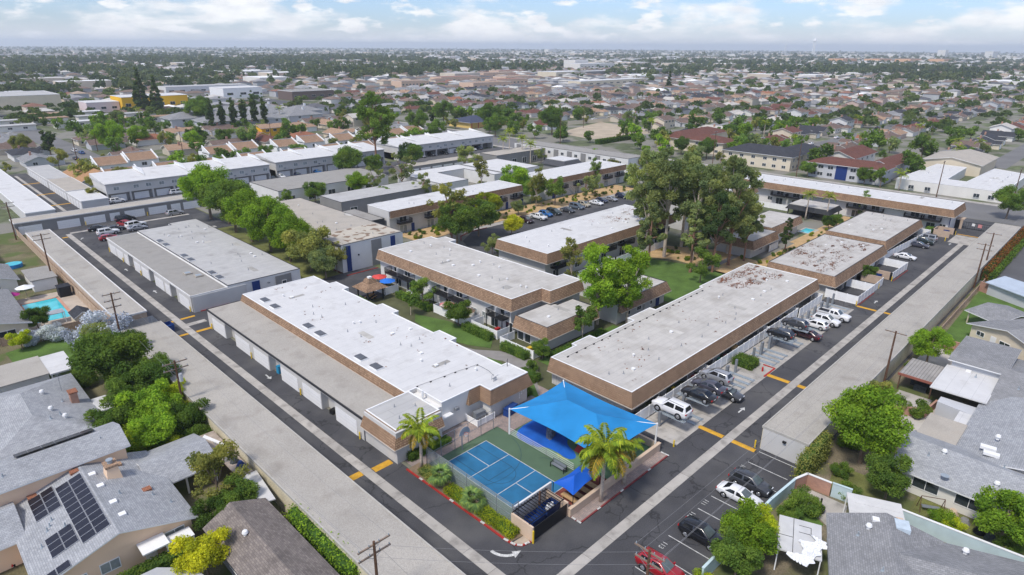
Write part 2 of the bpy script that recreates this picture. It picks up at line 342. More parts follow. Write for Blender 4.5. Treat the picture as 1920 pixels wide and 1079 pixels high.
# windows and doors that sit on a wall: side is the wall's outward direction
SIDE = {'-x': (-1, 0), '+x': (1, 0), '-y': (0, -1), '+y': (0, 1)}
WIN = {}
def winmesh(wd, h, bars, blind):
    k = (wd, h, bars, blind)
    if k in WIN: return WIN[k]
    f = MB(); t = .07
    # local frame: x along the wall, -y outward, z up, origin bottom centre
    f.box(-wd/2-t, wd/2+t, -.05, .02, -t, 0); f.box(-wd/2-t, wd/2+t, -.05, .02, h, h+t); f.box(-wd/2-t, -wd/2, -.05, .02, 0, h); f.box(wd/2, wd/2+t, -.05, .02, 0, h)
    for i in range(1, bars): x = -wd/2+wd*i/bars; f.box(x-.03, x+.03, -.045, .02, 0, h)
    fo = f.build('window', white_paint); me = fo.data; bpy.data.objects.remove(fo)
    p = MB().box(-wd/2, wd/2, -.012, .015, 0, h); po = p.build('pane', glass_blind if blind else glass); pm = po.data; bpy.data.objects.remove(po)
    WIN[k] = (me, pm); return WIN[k]
ROT = {'-y': 0, '+x': math.pi/2, '+y': math.pi, '-x': -math.pi/2}
def window(parent, side, x, y, z, wd=1.2, h=1.0, bars=2, blind=False, name='window'):
    a, b = winmesh(wd, h, bars, blind)
    nx, ny = SIDE[side]; off = parent.location
    o = link(name, a, parent, (x-off.x+nx*.004, y-off.y+ny*.004, z-off.z), ROT[side]); link('pane', b, o); return o
DOORM = {}
def door(parent, side, x, y, z=0, wd=.95, h=2.1, mat=None, name='door', frame=True):
    mat = mat or blue_door; k = (wd, h, mat.name, name)
    if k not in DOORM:
        d = MB().box(-wd/2, wd/2, -.04, .02, 0, h)
        if h > 1.9 and wd > 2: 
            for i in range(1, 4): d.box(-wd/2, wd/2, -.043, -.03, h*i/4-.015, h*i/4+.015)
        o = d.build(name, mat); DOORM[k] = o.data; bpy.data.objects.remove(o)
    nx, ny = SIDE[side]; off = parent.location
    o = link(name, DOORM[k], parent, (x-off.x+nx*.004, y-off.y+ny*.004, z-off.z), ROT[side]); return o
def pipe_vents(parent, pts, z):
    pm_ = M('roof_patch', (.40, .385, .355), .9, .15, .5, rnd=.25)
    for i, (x, y) in enumerate(pts):
        if i % 7 == 1: a, b = rng.choice(((.5, 1.6), (1.4, .4), (.8, .8))); MB().box(x-a+.9, x+a+.9, y-b, y+b, z+.0, z+.012+.001*i).build('roof_patch', pm_, parent)
        m = MB(); k = rng.random()
        if k < .55: m.cyl((x, y, z), (x, y, z+.42), .05, n=6); m.cyl((x, y, z), (x, y, z+.05), .16, .1, n=8)
        elif k < .8: m.cyl((x, y, z), (x, y, z+.3), .12, n=8); m.cyl((x, y, z+.3), (x, y, z+.42), .2, .16, n=8)
        else: m.box(x-.22, x+.22, y-.22, y+.22, z, z+.18); m.box(x-.26, x+.26, y-.26, y+.26, z+.18, z+.23)
        m.build('roof_vent', grey_metal if k < .55 else white_paint, parent)
# flat-roofed block: wall, roof with low parapet lip, optional shingled mansard skirts
def flat_block(t, poly, zr, wallm, roofm, lip=.12, lipm=None, skirt=None, skm=None, zs=None, drop=1.8, out=.85, wall_in=0., parts=True):
    """poly: roof outline (ccw). skirt: list of edge indices with a shingled mansard hanging below the roof edge"""
    n = len(poly); skirt = skirt or []
    ds = [-(wall_in.get(i, 0) if isinstance(wall_in, dict) else (wall_in if i in skirt else .0)) for i in range(n)]
    wp = shifted(poly, ds)
    MB().prism(wp, 0, zr-.02).build('wall', wallm, t)
    r = MB().prism(shifted(poly, .03), zr-.02, zr+.05)
    o = r.build('roof', roofm, t)
    l = MB(); A = shifted(poly, .06); B = shifted(poly, -.12)
    for i in range(n):
        j = (i+1) % n
        l.frustum([A[i], A[j], B[j], B[i]], zr+.03, [A[i], A[j], B[j], B[i]], zr+lip+.03)
    l.build('parapet_edge', lipm or white_paint, t)
    if skirt:
        s = MB(); so_ = shifted(poly, .07)
        ob = shifted(poly, [out if i in skirt else .07 for i in range(n)]); ib = shifted(poly, [out-.25 if i in skirt else -.1 for i in range(n)])
        g = MB()
        for i in skirt:
            j = (i+1) % n
            a, b = so_[i], so_[j]; c, d = ob[j], ob[i]
            s.face([(a[0], a[1], zr+.10), (d[0], d[1], zr-drop), (c[0], c[1], zr-drop), (b[0], b[1], zr+.10)])
            e, f_ = shifted(poly, [out-.12 if q in skirt else 0 for q in range(n)])[j], shifted(poly, [out-.12 if q in skirt else 0 for q in range(n)])[i]
            s.face([(d[0], d[1], zr-drop), (f_[0], f_[1], zr-drop-.02), (e[0], e[1], zr-drop-.02), (c[0], c[1], zr-drop)])
            # soffit back to the wall
            wi, wj = wp[i], wp[j]
            g.face([(d[0], d[1], zr-drop-.03), (wi[0], wi[1], zr-drop-.03), (wj[0], wj[1], zr-drop-.03), (c[0], c[1], zr-drop-.03)])
            dx, dy = c[0]-d[0], c[1]-d[1]; L_ = math.hypot(dx, dy); nx, ny = dy/L_, -dx/L_
            g.frustum([(d[0]+nx*.05, d[1]+ny*.05), (c[0]+nx*.05, c[1]+ny*.05), c, d], zr-drop-.14, [(d[0]+nx*.05, d[1]+ny*.05), (c[0]+nx*.05, c[1]+ny*.05), c, d], zr-drop-.02)
            # open ends
            for (p_, q_) in ((so_[i], ob[i]), (so_[j], ob[j])):
                s.face([(p_[0], p_[1], zr+.1), (q_[0], q_[1], zr-drop), (p_[0], p_[1], zr-drop)])
        s.build('mansard', skm or mansard, t)
        g.build('gutter', trim_gutter, t)
    return wp
# pitched roofs: gable along an axis or hip, as slabs with thickness; returns the roof object
def gable(t, x0, x1, y0, y1, axis, ez, rz, oh=.5, mat=None, wallm=None, fas=None, name='roof', th=.14, wall=True, base=0, ridge=None):
    m = MB(); f = MB()
    if axis == 'y':
        xm = (x0+x1)/2 if ridge is None else ridge
        sl0 = (rz-ez)/(xm-x0); a, b = y0-oh, y1+oh
        xl, xr = x0-oh, x1+oh; zl = ez-sl0*oh; sr = (rz-ez)/(x1-xm); zr_ = ez-sr*oh
        P = lambda u, v, z: (u, v, z)
    else:
        xm = (y0+y1)/2 if ridge is None else ridge
        sl0 = (rz-ez)/(xm-y0); a, b = x0-oh, x1+oh
        xl, xr = y0-oh, y1+oh; zl = ez-sl0*oh; sr = (rz-ez)/(y1-xm); zr_ = ez-sr*oh
        P = lambda u, v, z: (v, u, z)
    def slab(q):
        pts = [P(*p) for p in q]
        nn = (Vector(pts[1])-Vector(pts[0])).cross(Vector(pts[2])-Vector(pts[0]))
        if nn.z < 0: pts = pts[::-1]
        m.face(pts); lo = [(x, y, z-th) for x, y, z in pts]; f.face(lo[::-1])
        for i in range(4):
            j = (i+1) % 4; f.face([pts[i], lo[i], lo[j], pts[j]])
    slab([(xl, a, zl), (xl, b, zl), (xm, b, rz), (xm, a, rz)]); slab([(xm, a, rz), (xm, b, rz), (xr, b, zr_), (xr, a, zr_)])
    o = m.build(name, mat, t); f.build('fascia', fas or white_paint, o)
    if wall:
        W = MB()
        W.box(x0, x1, y0, y1, base, ez-th)
        for v in ((a+oh), (b-oh)):
            lo, hi = (x0, x1) if axis == 'y' else (y0, y1)
            q = [P(lo, v, ez-th-.01), P(hi, v, ez-th-.01), P(xm, v, rz-th-.03)]
            W.face(q)
        W.build('wall', wallm, t)
    return o
def hip(t, x0, x1, y0, y1, ez, rz, oh=.5, mat=None, wallm=None, name='roof', wall=True, fas=None, base=0):
    X0, X1, Y0, Y1 = x0-oh, x1+oh, y0-oh, y1+oh; wx, wy = X1-X0, Y1-Y0; e = ez-.15
    m = MB()
    if wx >= wy:
        a, b = (X0+wy/2, (Y0+Y1)/2, rz), (X1-wy/2, (Y0+Y1)/2, rz)
        m.face([(X0, Y0, e), (X1, Y0, e), b, a]); m.face([(X1, Y1, e), (X0, Y1, e), a, b]); m.face([(X0, Y1, e), (X0, Y0, e), a]); m.face([(X1, Y0, e), (X1, Y1, e), b])
    else:
        a, b = ((X0+X1)/2, Y0+wx/2, rz), ((X0+X1)/2, Y1-wx/2, rz)
        m.face([(X1, Y0, e), (X1, Y1, e), b, a]); m.face([(X0, Y1, e), (X0, Y0, e), a, b]); m.face([(X0, Y0, e), (X1, Y0, e), a]); m.face([(X1, Y1, e), (X0, Y1, e), b])
    o = m.build(name, mat, t)
    f = MB().box(X0+.01, X1-.01, Y0+.01, Y1-.01, e-.16, e-.005); f.build('fascia', fas or white_paint, o)
    if wall: MB().box(x0, x1, y0, y1, base, e-.1).build('wall', wallm, t)
    return o
# ------------------------------------------------------------------ cars
PAINT = {}
def paint(name, c, rough=.28, metal=.0):
    k = 'paint_'+name
    if k not in MATS:
        m = M(k, c, rough, .03, 1, coord='O', metal=metal, spec=.5); m.node_tree.nodes['Principled BSDF'].inputs['Coat Weight'].default_value = .6; m.node_tree.nodes['Principled BSDF'].inputs['Coat Roughness'].default_value = .08
    return MATS[k]
# car front points to +x, origin on the ground in the middle
CARS = {
 'sedan': dict(L=4.75, W=1.83, wb=2.8, H=1.44, belt=.93, r=.33, gh=[(-1.75, .98), (-.95, 1.40), (.25, 1.44), (1.15, .97)], hood=.86, nose=.66, tail=1.0, tailend=.9),
 'coupe': dict(L=4.6, W=1.83, wb=2.75, H=1.38, belt=.92, r=.33, gh=[(-1.9, .97), (-.9, 1.34), (.2, 1.38), (1.15, .96)], hood=.84, nose=.64, tail=1.0, tailend=.9),
 'hatch': dict(L=4.25, W=1.79, wb=2.6, H=1.48, belt=.95, r=.32, gh=[(-2.0, 1.0), (-1.55, 1.42), (.25, 1.48), (1.2, .99)], hood=.9, nose=.68, tail=1.02, tailend=.98),
 'suv': dict(L=4.6, W=1.86, wb=2.7, H=1.70, belt=1.08, r=.36, gh=[(-2.15, 1.12), (-1.8, 1.62), (.2, 1.70), (1.1, 1.10)], hood=1.02, nose=.78, tail=1.12, tailend=1.05),
 'bigsuv': dict(L=5.1, W=2.0, wb=3.0, H=1.88, belt=1.18, r=.40, gh=[(-2.42, 1.2), (-2.2, 1.80), (.25, 1.88), (1.05, 1.2)], hood=1.14, nose=.92, tail=1.2, tailend=1.15),
 'van': dict(L=5.1, W=1.98, wb=3.0, H=1.78, belt=1.05, r=.35, gh=[(-2.4, 1.1), (-2.2, 1.70), (.5, 1.78), (1.75, 1.08)], hood=1.0, nose=.78, tail=1.1, tailend=1.05),
 'pickup': dict(L=5.6, W=1.95, wb=3.45, H=1.84, belt=1.16, r=.40, gh=[(-.75, 1.18), (-.6, 1.76), (.6, 1.84), (1.35, 1.18)], hood=1.14, nose=.95, tail=1.1, tailend=1.1),
}
CARMESH = {}
def carparts(kind):
    if kind in CARMESH: return CARMESH[kind]
    q = CARS[kind]; L, W, hw = q['L'], q['W'], q['W']/2; gh = q['gh']; out = []
    bx = bmesh.new()
    # lower body: stations from tail to nose, ring of 10 points each
    zb = .24 if kind not in ('bigsuv', 'pickup') else .34
    ws = gh[-1][0]; rs = gh[0][0]
    st = [(-L/2, q['tailend']*.93, .80), (-L/2+.10, q['tailend'], .93), (rs-.02 if rs > -L/2+.3 else -L/2+.32, q['tail'], .985), (rs*.5, q['belt']+.03, 1.0), (0.1, q['belt']+.01, 1.0), (ws, q['belt']+.0, .99), (ws+.12, q['hood']+.07, .985), (L/2-.55, q['hood'], .95), (L/2-.16, q['nose']+.10, .88), (L/2-.02, q['nose']-.06, .74)]
    rings = []
    for (x, zt, k) in st:
        w_ = hw*k; zm = zb+(zt-zb)*.55; e = abs(x) > L/2-.12
        lo = zb+(.10 if e else 0)
        pr = [(-w_*.86, lo), (-w_*.97, lo+.12), (-w_, zm), (-w_*.95, zt-.07), (-w_*.80, zt), (w_*.80, zt), (w_*.95, zt-.07), (w_, zm), (w_*.97, lo+.12), (w_*.86, lo)]
        rings.append([bx.verts.new((x, y, z)) for y, z in pr])
    for a, b in zip(rings[:-1], rings[1:]):
        for i in range(10):
            j = (i+1) % 10; bx.faces.new((a[i], b[i], b[j], a[j]))
    bx.faces.new(rings[0]); bx.faces.new(rings[-1][::-1])
    # greenhouse
    gr = []
    for i, (x, z) in enumerate(gh):
        top = i in (1, 2); w_ = hw*(.70 if top else .86)
        if top: pr = [(-w_, z-.07), (-w_*.86, z), (w_*.86, z), (w_, z-.07)]
        else: pr = [(-w_, z-.06), (-w_*.94, z), (w_*.94, z), (w_, z-.06)]
        gr.append([bx.verts.new((x, y, zz)) for y, zz in pr])
    xm = (gh[1][0]+gh[2][0])/2
    for a, b in zip(gr[:-1], gr[1:]):
        for i in range(3): bx.faces.new((a[i], b[i], b[i+1], a[i+1]))
    for s_ in (0, 3):
        # side: quads down to the belt line
        y = hw*.88*(-1 if s_ == 0 else 1)
        base = [bx.verts.new((x, y, q['belt']-.02)) for x in (gh[0][0]+.05, gh[1][0], gh[2][0], gh[3][0]-.05)]
        for i in range(3): bx.faces.new((gr[i][s_], gr[i+1][s_], base[i+1], base[i]))
    if kind == 'pickup':
        # load bed: rails with a sunk floor
        x0, x1, zt = -L/2+.06, gh[0][0]-.06, q['tail']
        def bb(ax, bx_, ay, by, az, bz):
            vs_ = [bx.verts.new(p) for p in ((ax, ay, az), (bx_, ay, az), (bx_, by, az), (ax, by, az), (ax, ay, bz), (bx_, ay, bz), (bx_, by, bz), (ax, by, bz))]
            for f in ((3, 2, 1, 0), (4, 5, 6, 7), (0, 1, 5, 4), (1, 2, 6, 5), (2, 3, 7, 6), (3, 0, 4, 7)): bx.faces.new([vs_[k] for k in f])
        for s in (-1, 1): bb(x0, x1, s*hw*.93-.06, s*hw*.93+.06, zt-.1, zt+.14)
        bb(x0-.04, x0+.06, -hw*.9, hw*.9, zt-.1, zt+.14)
    for s in (-1, 1):      # mirrors
        vs_ = [bx.verts.new((ws-.30+a, s*(hw*.9+b), q['belt']+c)) for a in (0, .16) for b in (0, .2) for c in (0.0, .15)]
        for f in ((0, 1, 3, 2), (4, 6, 7, 5), (0, 4, 5, 1), (2, 3, 7, 6), (1, 5, 7, 3), (0, 2, 6, 4)): bx.faces.new([vs_[k] for k in f])
    bmesh.ops.recalc_face_normals(bx, faces=bx.faces)
    me = bpy.data.meshes.new('body'); bx.to_mesh(me); bx.free(); me.polygons.foreach_set('use_smooth', [True]*len(me.polygons))
    try: me.set_sharp_from_angle(angle=R(38))
    except Exception: pass
    me.materials.append(paint('white', (.75, .75, .75))); out.append(('body', me, []))
    V = Vector
    def gl(quad, inset=.07, off=.012, mat=car_glass, nm='side_window'):
        c = sum((V(p) for p in quad), V())/len(quad); n = (V(quad[1])-V(quad[0])).cross(V(quad[2])-V(quad[0])).normalized()
        if n.dot(c-V((0, 0, .6))) < 0: n = -n
        m = MB(); pts = []
        for p in quad:
            d = c-V(p); pts.append(V(p)+d.normalized()*inset*1.3+n*off)
        m.face(pts); m.face([p-n*(off+.02) for p in pts][::-1])
        for i in range(len(pts)):
            j = (i+1) % len(pts); m.face([pts[i], pts[i]-n*(off+.02), pts[j]-n*(off+.02), pts[j]])
        o = m.build(nm, mat); me_ = o.data; bpy.data.objects.remove(o); out.append((nm, me_, []))
    g = gh
    tw, bw_ = hw*.70*.86, hw*.86*.94
    gl([(g[3][0], -bw_, g[3][1]), (g[3][0], bw_, g[3][1]), (g[2][0], tw, g[2][1]), (g[2][0], -tw, g[2][1])], .08, .012, car_glass_lt, 'windscreen')
    gl([(g[0][0], bw_, g[0][1]), (g[0][0], -bw_, g[0][1]), (g[1][0], -tw, g[1][1]), (g[1][0], tw, g[1][1])], .09, .012, car_glass, 'rear_window')
    yb, yt = hw*.88, hw*.70
    for s in (-1, 1):
        def P(x, k):   # point on the side plane; k=0 belt, 1 top
            zt = np.interp(x, [g[1][0], g[2][0]], [g[1][1]-.07, g[2][1]-.07]) if g[1][0] <= x <= g[2][0] else None
            return (x, s*(yb if k == 0 else yt), q['belt']-.02 if k == 0 else zt)
        xd = xm+.15
        fr = [P(g[3][0]-.22, 0), P(g[2][0], 1), P(xd+.04, 1), P(xd+.04, 0)]
        re = [P(xd-.04, 0), P(xd-.04, 1), P(g[1][0]+.05, 1), P(max(g[0][0]+.30, -L/2), 0)]
        gl(fr, .05); gl(re, .05)
        if kind in ('bigsuv', 'van', 'suv') and False: pass
    # wheels: tyre with a rim sub-part
    r = q['r']
    if 'wheel' not in CARMESH or True:
        ty = MB().cyl((0, -.11, 0), (0, .11, 0), r, n=16); to = ty.build('tyre', tyre_m); tm = to.data; bpy.data.objects.remove(to)
        rm = MB().cyl((0, .105, 0), (0, .125, 0), r*.66, r*.60, n=16)
        for k in range(5):
            a = 2*math.pi*k/5; rm.cyl((0, .122, 0), (math.cos(a)*r*.6, .132, math.sin(a)*r*.6), .035, n=4)
        ro = rm.build('rim', rim_m); rmm = ro.data; bpy.data.objects.remove(ro)
    wells = MB()
    for x in (-q['wb']/2, q['wb']/2):
        for s in (-1, 1):
            wells.cyl((x, s*(hw-.25), r+.02), (x, s*(hw+.004), r+.02), r*1.17, n=16)
            out.append(('wheel', tm, [('rim', rmm)], (x, s*(hw-.09), r), 0 if s > 0 else math.pi))
    wo_ = wells.build('wheel_arch', tyre_m); out.append(('wheel_arch', wo_.data, [])); bpy.data.objects.remove(wo_)
    def lump(nm, mat, boxes):
        m = MB()
        for b_ in boxes: m.box(*b_)
        o = m.build(nm, mat, bevel=0); out.append((nm, o.data, [])); bpy.data.objects.remove(o)
    zt = q['tailend']; zn = q['nose']
    for s in (-1, 1):
        y0, y1 = sorted((s*hw*.52, s*hw*.90)); lump('tail_light', tail_m, [(-L/2-.012, -L/2+.13, y0, y1, zt-.26, zt-.08)])
        y0, y1 = sorted((s*hw*.42, s*hw*.80)); lump('headlight', lamp_m, [(L/2-.30, L/2-.035, y0, y1, zn-.12, zn+.045)])
    lump('grille', black_metal, [(L/2-.1, L/2+.006, -hw*.38, hw*.38, zn-.24, zn-.09), (L/2-.1, L/2-.004, -hw*.55, hw*.55, zb+.10, zb+.2)])
    lump('number_plate', white_paint, [(-L/2-.02, -L/2+.03, -.18, .18, zt-.30, zt-.19)])
    if kind in ('bigsuv', 'suv', 'van'):
        m = MB()
        for s in (-1, 1): m.tube([(g[1][0]+.2, s*tw*.97, g[1][1]+.01), (g[1][0]+.25, s*tw*.97, g[1][1]+.07), (g[2][0]-.2, s*tw*.97, g[2][1]+.07), (g[2][0]-.15, s*tw*.97, g[2][1]-.0)], .022, 5)
        o = m.build('roof_rail', black_metal); out.append(('roof_rail', o.data, [])); bpy.data.objects.remove(o)
    if kind == 'pickup': lump('bed_floor', black_metal, [(-L/2+.12, g[0][0]-.1, -hw*.84, hw*.84, q['tail']-.05, q['tail']+.015)])
    CARMESH[kind] = out; return out
def car(kind, x, y, rz, pm, label, group='cars parked at the apartments', z=0., name=None):
    nm = {'sedan': 'car', 'coupe': 'car', 'hatch': 'car', 'suv': 'sport_utility_car', 'bigsuv': 'sport_utility_car', 'van': 'van', 'pickup': 'pickup_truck'}[kind]
    t = thing(nm, label, {'sport_utility_car': 'car', 'pickup_truck': 'pickup'}.get(nm, nm), (x, y, z), rz, group)
    for p in carparts(kind):
        o = link(p[0], p[1], t, *(p[3:5] if len(p) > 3 else ((0, 0, 0), 0)))
        if p[0] == 'body': o.material_slots[0].link = 'OBJECT'; o.material_slots[0].material = pm
        for n_, m_ in p[2]: link(n_, m_, o)
    return t
W_, BK, GY, SV, RD, BL = paint('white', (.75, .75, .75)), paint('black', (.008, .009, .012)), paint('charcoal', (.045, .048, .055)), paint('silver', (.38, .39, .41), .3, .4), paint('red', (.32, .008, .015)), paint('blue', (.01, .11, .33))
NV, GN, TN, PU = paint('navy', (.012, .02, .055)), paint('dark_green', (.02, .032, .03)), paint('tan', (.42, .37, .28)), paint('graphite', (.055, .055, .075))

# ------------------------------------------------------------------ trees
nr = np.random.default_rng(11)
def leafcloud(blobs, nleaf, leaf, flat=.35, shell=(.45, 1.16), droop=0.):
    """diamond leaves scattered through the shells of ellipsoid clumps -> (verts, leafvalue)"""
    b = np.array(blobs, float); wgt = (b[:, 3]**2); k = nr.choice(len(b), nleaf, p=wgt/wgt.sum())
    d = nr.normal(size=(nleaf, 3)); d /= np.linalg.norm(d, axis=1)[:, None]
    rad = b[k, 3]*nr.uniform(shell[0], shell[1], nleaf)*np.where(nr.random(nleaf) < .12, 1.12, 1)
    c = b[k, :3]+d*rad[:, None]*np.stack([np.ones(nleaf), np.ones(nleaf), b[k, 4]], 1)
    nrm = d*.55+nr.normal(size=(nleaf, 3))*.6+np.array([0, 0, flat]); nrm /= np.linalg.norm(nrm, axis=1)[:, None]
    a = np.cross(nrm, nr.normal(size=(nleaf, 3))); a /= np.linalg.norm(a, axis=1)[:, None]; a[:, 2] -= droop; bb = np.cross(nrm, a)
    s = leaf*nr.uniform(.6, 1.35, nleaf)[:, None]
    v = np.stack([c-a*s, c-bb*s*.55, c+a*s, c+bb*s*.55], 1).reshape(-1, 3)
    # value of the clump (blob) and of the leaf
    bv = nr.random(len(b))
    val = np.clip(.55*bv[k]+.45*nr.random(nleaf), 0, 1)
    return v, np.repeat(val, 4)
def quadmesh(name, v, val, mat):
    n = len(v)//4; me = bpy.data.meshes.new(name)
    me.vertices.add(len(v)); me.vertices.foreach_set('co', np.ascontiguousarray(v, np.float32).ravel())
    me.loops.add(n*4); me.loops.foreach_set('vertex_index', np.arange(n*4, dtype=np.int32))
    me.polygons.add(n); me.polygons.foreach_set('loop_start', np.arange(n, dtype=np.int32)*4)
    at = me.attributes.new('leaf', 'FLOAT', 'POINT'); at.data.foreach_set('value', np.ascontiguousarray(val, np.float32))
    me.materials.append(mat); me.update(); me.validate(); return me
def blobs_in(rx, rz, zc, n, rb, shape='round'):
    out = []
    for i in range(n):
        while True:
            p = nr.uniform(-1, 1, 3)
            if np.linalg.norm(p) < 1 and np.linalg.norm(p) > .35: break
        x, y, z = p
        k = 1.
        if shape == 'cone': k = max(.08, (1-z)/2*1.05)
        elif shape == 'dome': z = abs(z)*1.0-.25; k = 1
        elif shape == 'column': k = min(1, (1.02-z)*1.6)
        out.append((x*rx*k, y*rx*k, zc+z*rz, rb*nr.uniform(.7, 1.3)*(max(.45, k) if shape in ('cone', 'column') else 1), .8))
    return out
def limbs(h, zc, blobs, r0, mat, n=6, lean=0., fork=.45):
    m = MB(); top = (lean, 0, h*.8); fz = max(1.0, zc*fork)
    m.tube([(0, 0, 0), (lean*.2, 0, fz*.5), (lean*.4, .05, fz), (lean*.8, 0, zc)], [r0, r0*.82, r0*.7, r0*.4], 7)
    bl = sorted(blobs, key=lambda b: -b[3])[:n]
    for i, b in enumerate(bl):
        z0 = fz+(zc-fz)*(i/len(bl))*.7
        m.tube([(lean*.4, .05, z0), (b[0]*.45, b[1]*.45, z0+(b[2]-z0)*.55), (b[0]*.92, b[1]*.92, b[2])], [r0*.45, r0*.3, r0*.12], 5)
    o = m.build('trunk', mat); me = o.data; bpy.data.objects.remove(o); return me
PROTO = {}
def proto(key, crownmat, trunkmat, h, rx, rz, nb, rb, nleaf, leaf, shape='round', r0=.2, nl=6, fork=.45, lean=0., zc=None, flat=.35, droop=0., shell=(.45, 1.16), trunk=True):
    zc = zc or h-rz; bl = blobs_in(rx, rz, zc, nb, rb, shape)
    v, val = leafcloud(bl, nleaf, leaf, flat, shell, droop)
    v[:, 2] = np.maximum(v[:, 2], .06)
    PROTO[key] = (quadmesh('crown', v, val, crownmat), limbs(h, zc, bl, r0, trunkmat, nl, lean, fork) if trunk else None)
def tree(key, x, y, s=1., rz=None, label='', group=None, mat=None, name='tree', cat='tree', sz=None, z=0):
    t = thing(name, label, cat, (x, y, z), rng.uniform(0, 6.28) if rz is None else rz, group); t.scale = (s, s, sz or s)
    cm, tm = PROTO[key]
    o = link('crown' if cat == 'tree' else 'foliage', cm, t)
    if mat: o.material_slots[0].link = 'OBJECT'; o.material_slots[0].material = mat
    if tm: link('trunk' if cat == 'tree' else 'stem', tm, t)
    return t
proto('mango', L_mango, bark, 8, 4.0, 2.6, 38, 1.15, 22000, .175, r0=.28)
proto('ficus', L_bright, bark, 9.5, 4.2, 3.0, 44, 1.12, 24000, .165, r0=.3)
proto('broad', L_mid, bark, 8, 3.6, 2.6, 30, 1.05, 15000, .17, r0=.22)
proto('airy', L_mid, bark, 7.5, 3.4, 2.4, 22, .85, 6000, .165, r0=.16, nl=10)
proto('sparse', L_olive, bark_red, 8, 3.2, 2.8, 20, .62, 2300, .18, r0=.15, nl=14, fork=.35)
proto('sycamore', L_bright, bark_pale, 15, 3.2, 5.8, 46, .98, 20000, .185, shape='round', shell=(.3, 1.2), r0=.28, nl=14, fork=.35)
proto('youngtree', L_mid, bark_pale, 6, 1.6, 2.1, 12, .6, 2200, .18, r0=.09, nl=6)
proto('eucalyptus', L_euc, bark_pale, 24, 5.3, 8.8, 52, 1.15, 14000, .25, r0=.42, nl=18, fork=.55, shell=(.3, 1.1), droop=.3)
proto('eucalyptus2', L_euc, bark_pale, 24, 4.8, 7.8, 46, 1.15, 13000, .25, r0=.40, nl=16, fork=.5, shell=(.3, 1.1), droop=.3)
proto('pinetree', L_pine, bark_red, 20, 4.8, 7.6, 46, 1.1, 11000, .25, shape='cone', r0=.36, nl=16, fork=.5, shell=(.4, 1.05))
proto('pine_round', L_pine, bark_red, 20, 4.6, 6.6, 46, 1.1, 11000, .25, r0=.36, nl=16, fork=.5, shell=(.45, 1.05))
proto('cypress', L_pine, bark, 15, 1.3, 7.4, 60, .72, 5200, .26, shape='column', r0=.14, nl=2)
proto('conifer', L_pine, bark, 24, 5.2, 11.6, 110, 1.35, 12000, .42, shape='cone', r0=.4, nl=3)
proto('column_tree', L_olive, bark_pale, 11, 1.9, 4.6, 20, .75, 3000, .2, shape='round', r0=.14, nl=10, fork=.4)
proto('shrub', L_mid, bark, 1.5, .85, .62, 9, .42, 1300, .10, r0=.05, nl=4, zc=.75)
proto('roundshrub', L_mid, bark, 1.7, .72, .66, 16, .36, 2600, .075, r0=.05, nl=4, zc=.85, shell=(.8, 1.0))
proto('bigbush', L_mid, bark, 3.6, 2.1, 1.6, 22, .72, 8000, .11, r0=.1, nl=5, zc=1.8)
proto('far_a', L_mid, bark, 8, 3.7, 2.7, 12, 1.5, 900, .52, r0=.25, nl=3)
proto('far_b', L_mango, bark, 9, 4.2, 3.2, 12, 1.6, 900, .56, r0=.28, nl=3)
proto('far_c', L_olive, bark, 7, 2.8, 2.4, 9, 1.1, 650, .48, r0=.2, nl=4)
proto('far_d', L_pine, bark, 14, 3.2, 5.6, 14, 1.5, 900, .55, shape='cone', r0=.3, nl=3)
proto('far_shrub', L_mid, bark, 2.2, 1.4, .9, 6, .7, 300, .32, r0=.08, nl=2, zc=1.1)
# palms
def frondmesh(L, n, drp, wid, mat, name='frond', up=.5):
    """arching rib with leaflets on both sides; starts at the origin and leaves along +x"""
    pts = []; a = math.atan(up)*1.25; x = z = 0
    for i in range(n+1):
        pts.append((x, z)); a -= drp/n*(0.5+1.3*i/n); x += L/n*math.cos(a); z += L/n*math.sin(a)
    v = []; val = []
    for i in range(1, n+1):
        t = i/n; w_ = wid*math.sin(math.pi*min(1, .18+.80*t))**.7
        for q in range(2):
            px, pz = (np.array(pts[i-1])*(1-q*.5)+np.array(pts[i])*q*.5)
            for s in (-1, 1):
                h = w_*rng.uniform(.8, 1.15); f = rng.uniform(.25, .5)*h; dz = rng.uniform(.25, .6)*h
                b0 = (px, s*.02, pz); tip = (px+f, s*h*.85, pz-dz); wv = .075*L/2.6
                v += [b0, (px+f*.5-wv, s*h*.45, pz-dz*.35+.03), tip, (px+f*.5+wv, s*h*.45, pz-dz*.35+.03)]; val += [rng.random()]*4
    for i in range(n):      # rib
        (xa, za), (xb, zb) = pts[i], pts[i+1]; v += [(xa, -.03, za), (xa, .03, za), (xb, .02, zb), (xb, -.02, zb)]; val += [.9]*4
    return quadmesh(name, np.array(v), np.array(val), mat)
FR = [frondmesh(2.9, 20, 1.75, .70, L_palm, up=u) for u in (1.6, .75, .15)]
FR_FAR = [frondmesh(2.6, 7, 1.7, .7, L_palm, up=u) for u in (1.4, .7, .1)]
FAN = None
def fanleaf():
    v = []; val = []; n = 15
    for i in range(n):
        a = R(-105+210*i/(n-1)); l = rng.uniform(.62, .78)
        d = np.array([math.cos(a), math.sin(a), 0]); e = np.array([-d[1], d[0], 0])*.045
        b = np.array([.75, 0, .25]); m_ = b+d*l*.5; t = b+d*l+np.array([0, 0, -.22])
        v += [tuple(b), tuple(m_-e), tuple(t), tuple(m_+e)]; val += [rng.random()]*4
    v += [(0, -.015, 0), (0, .015, 0), (.75, .012, .25), (.75, -.012, .25)]; val += [.8]*4
    return quadmesh('fan_leaf', np.array(v), np.array(val), L_fan)
FAN = fanleaf()
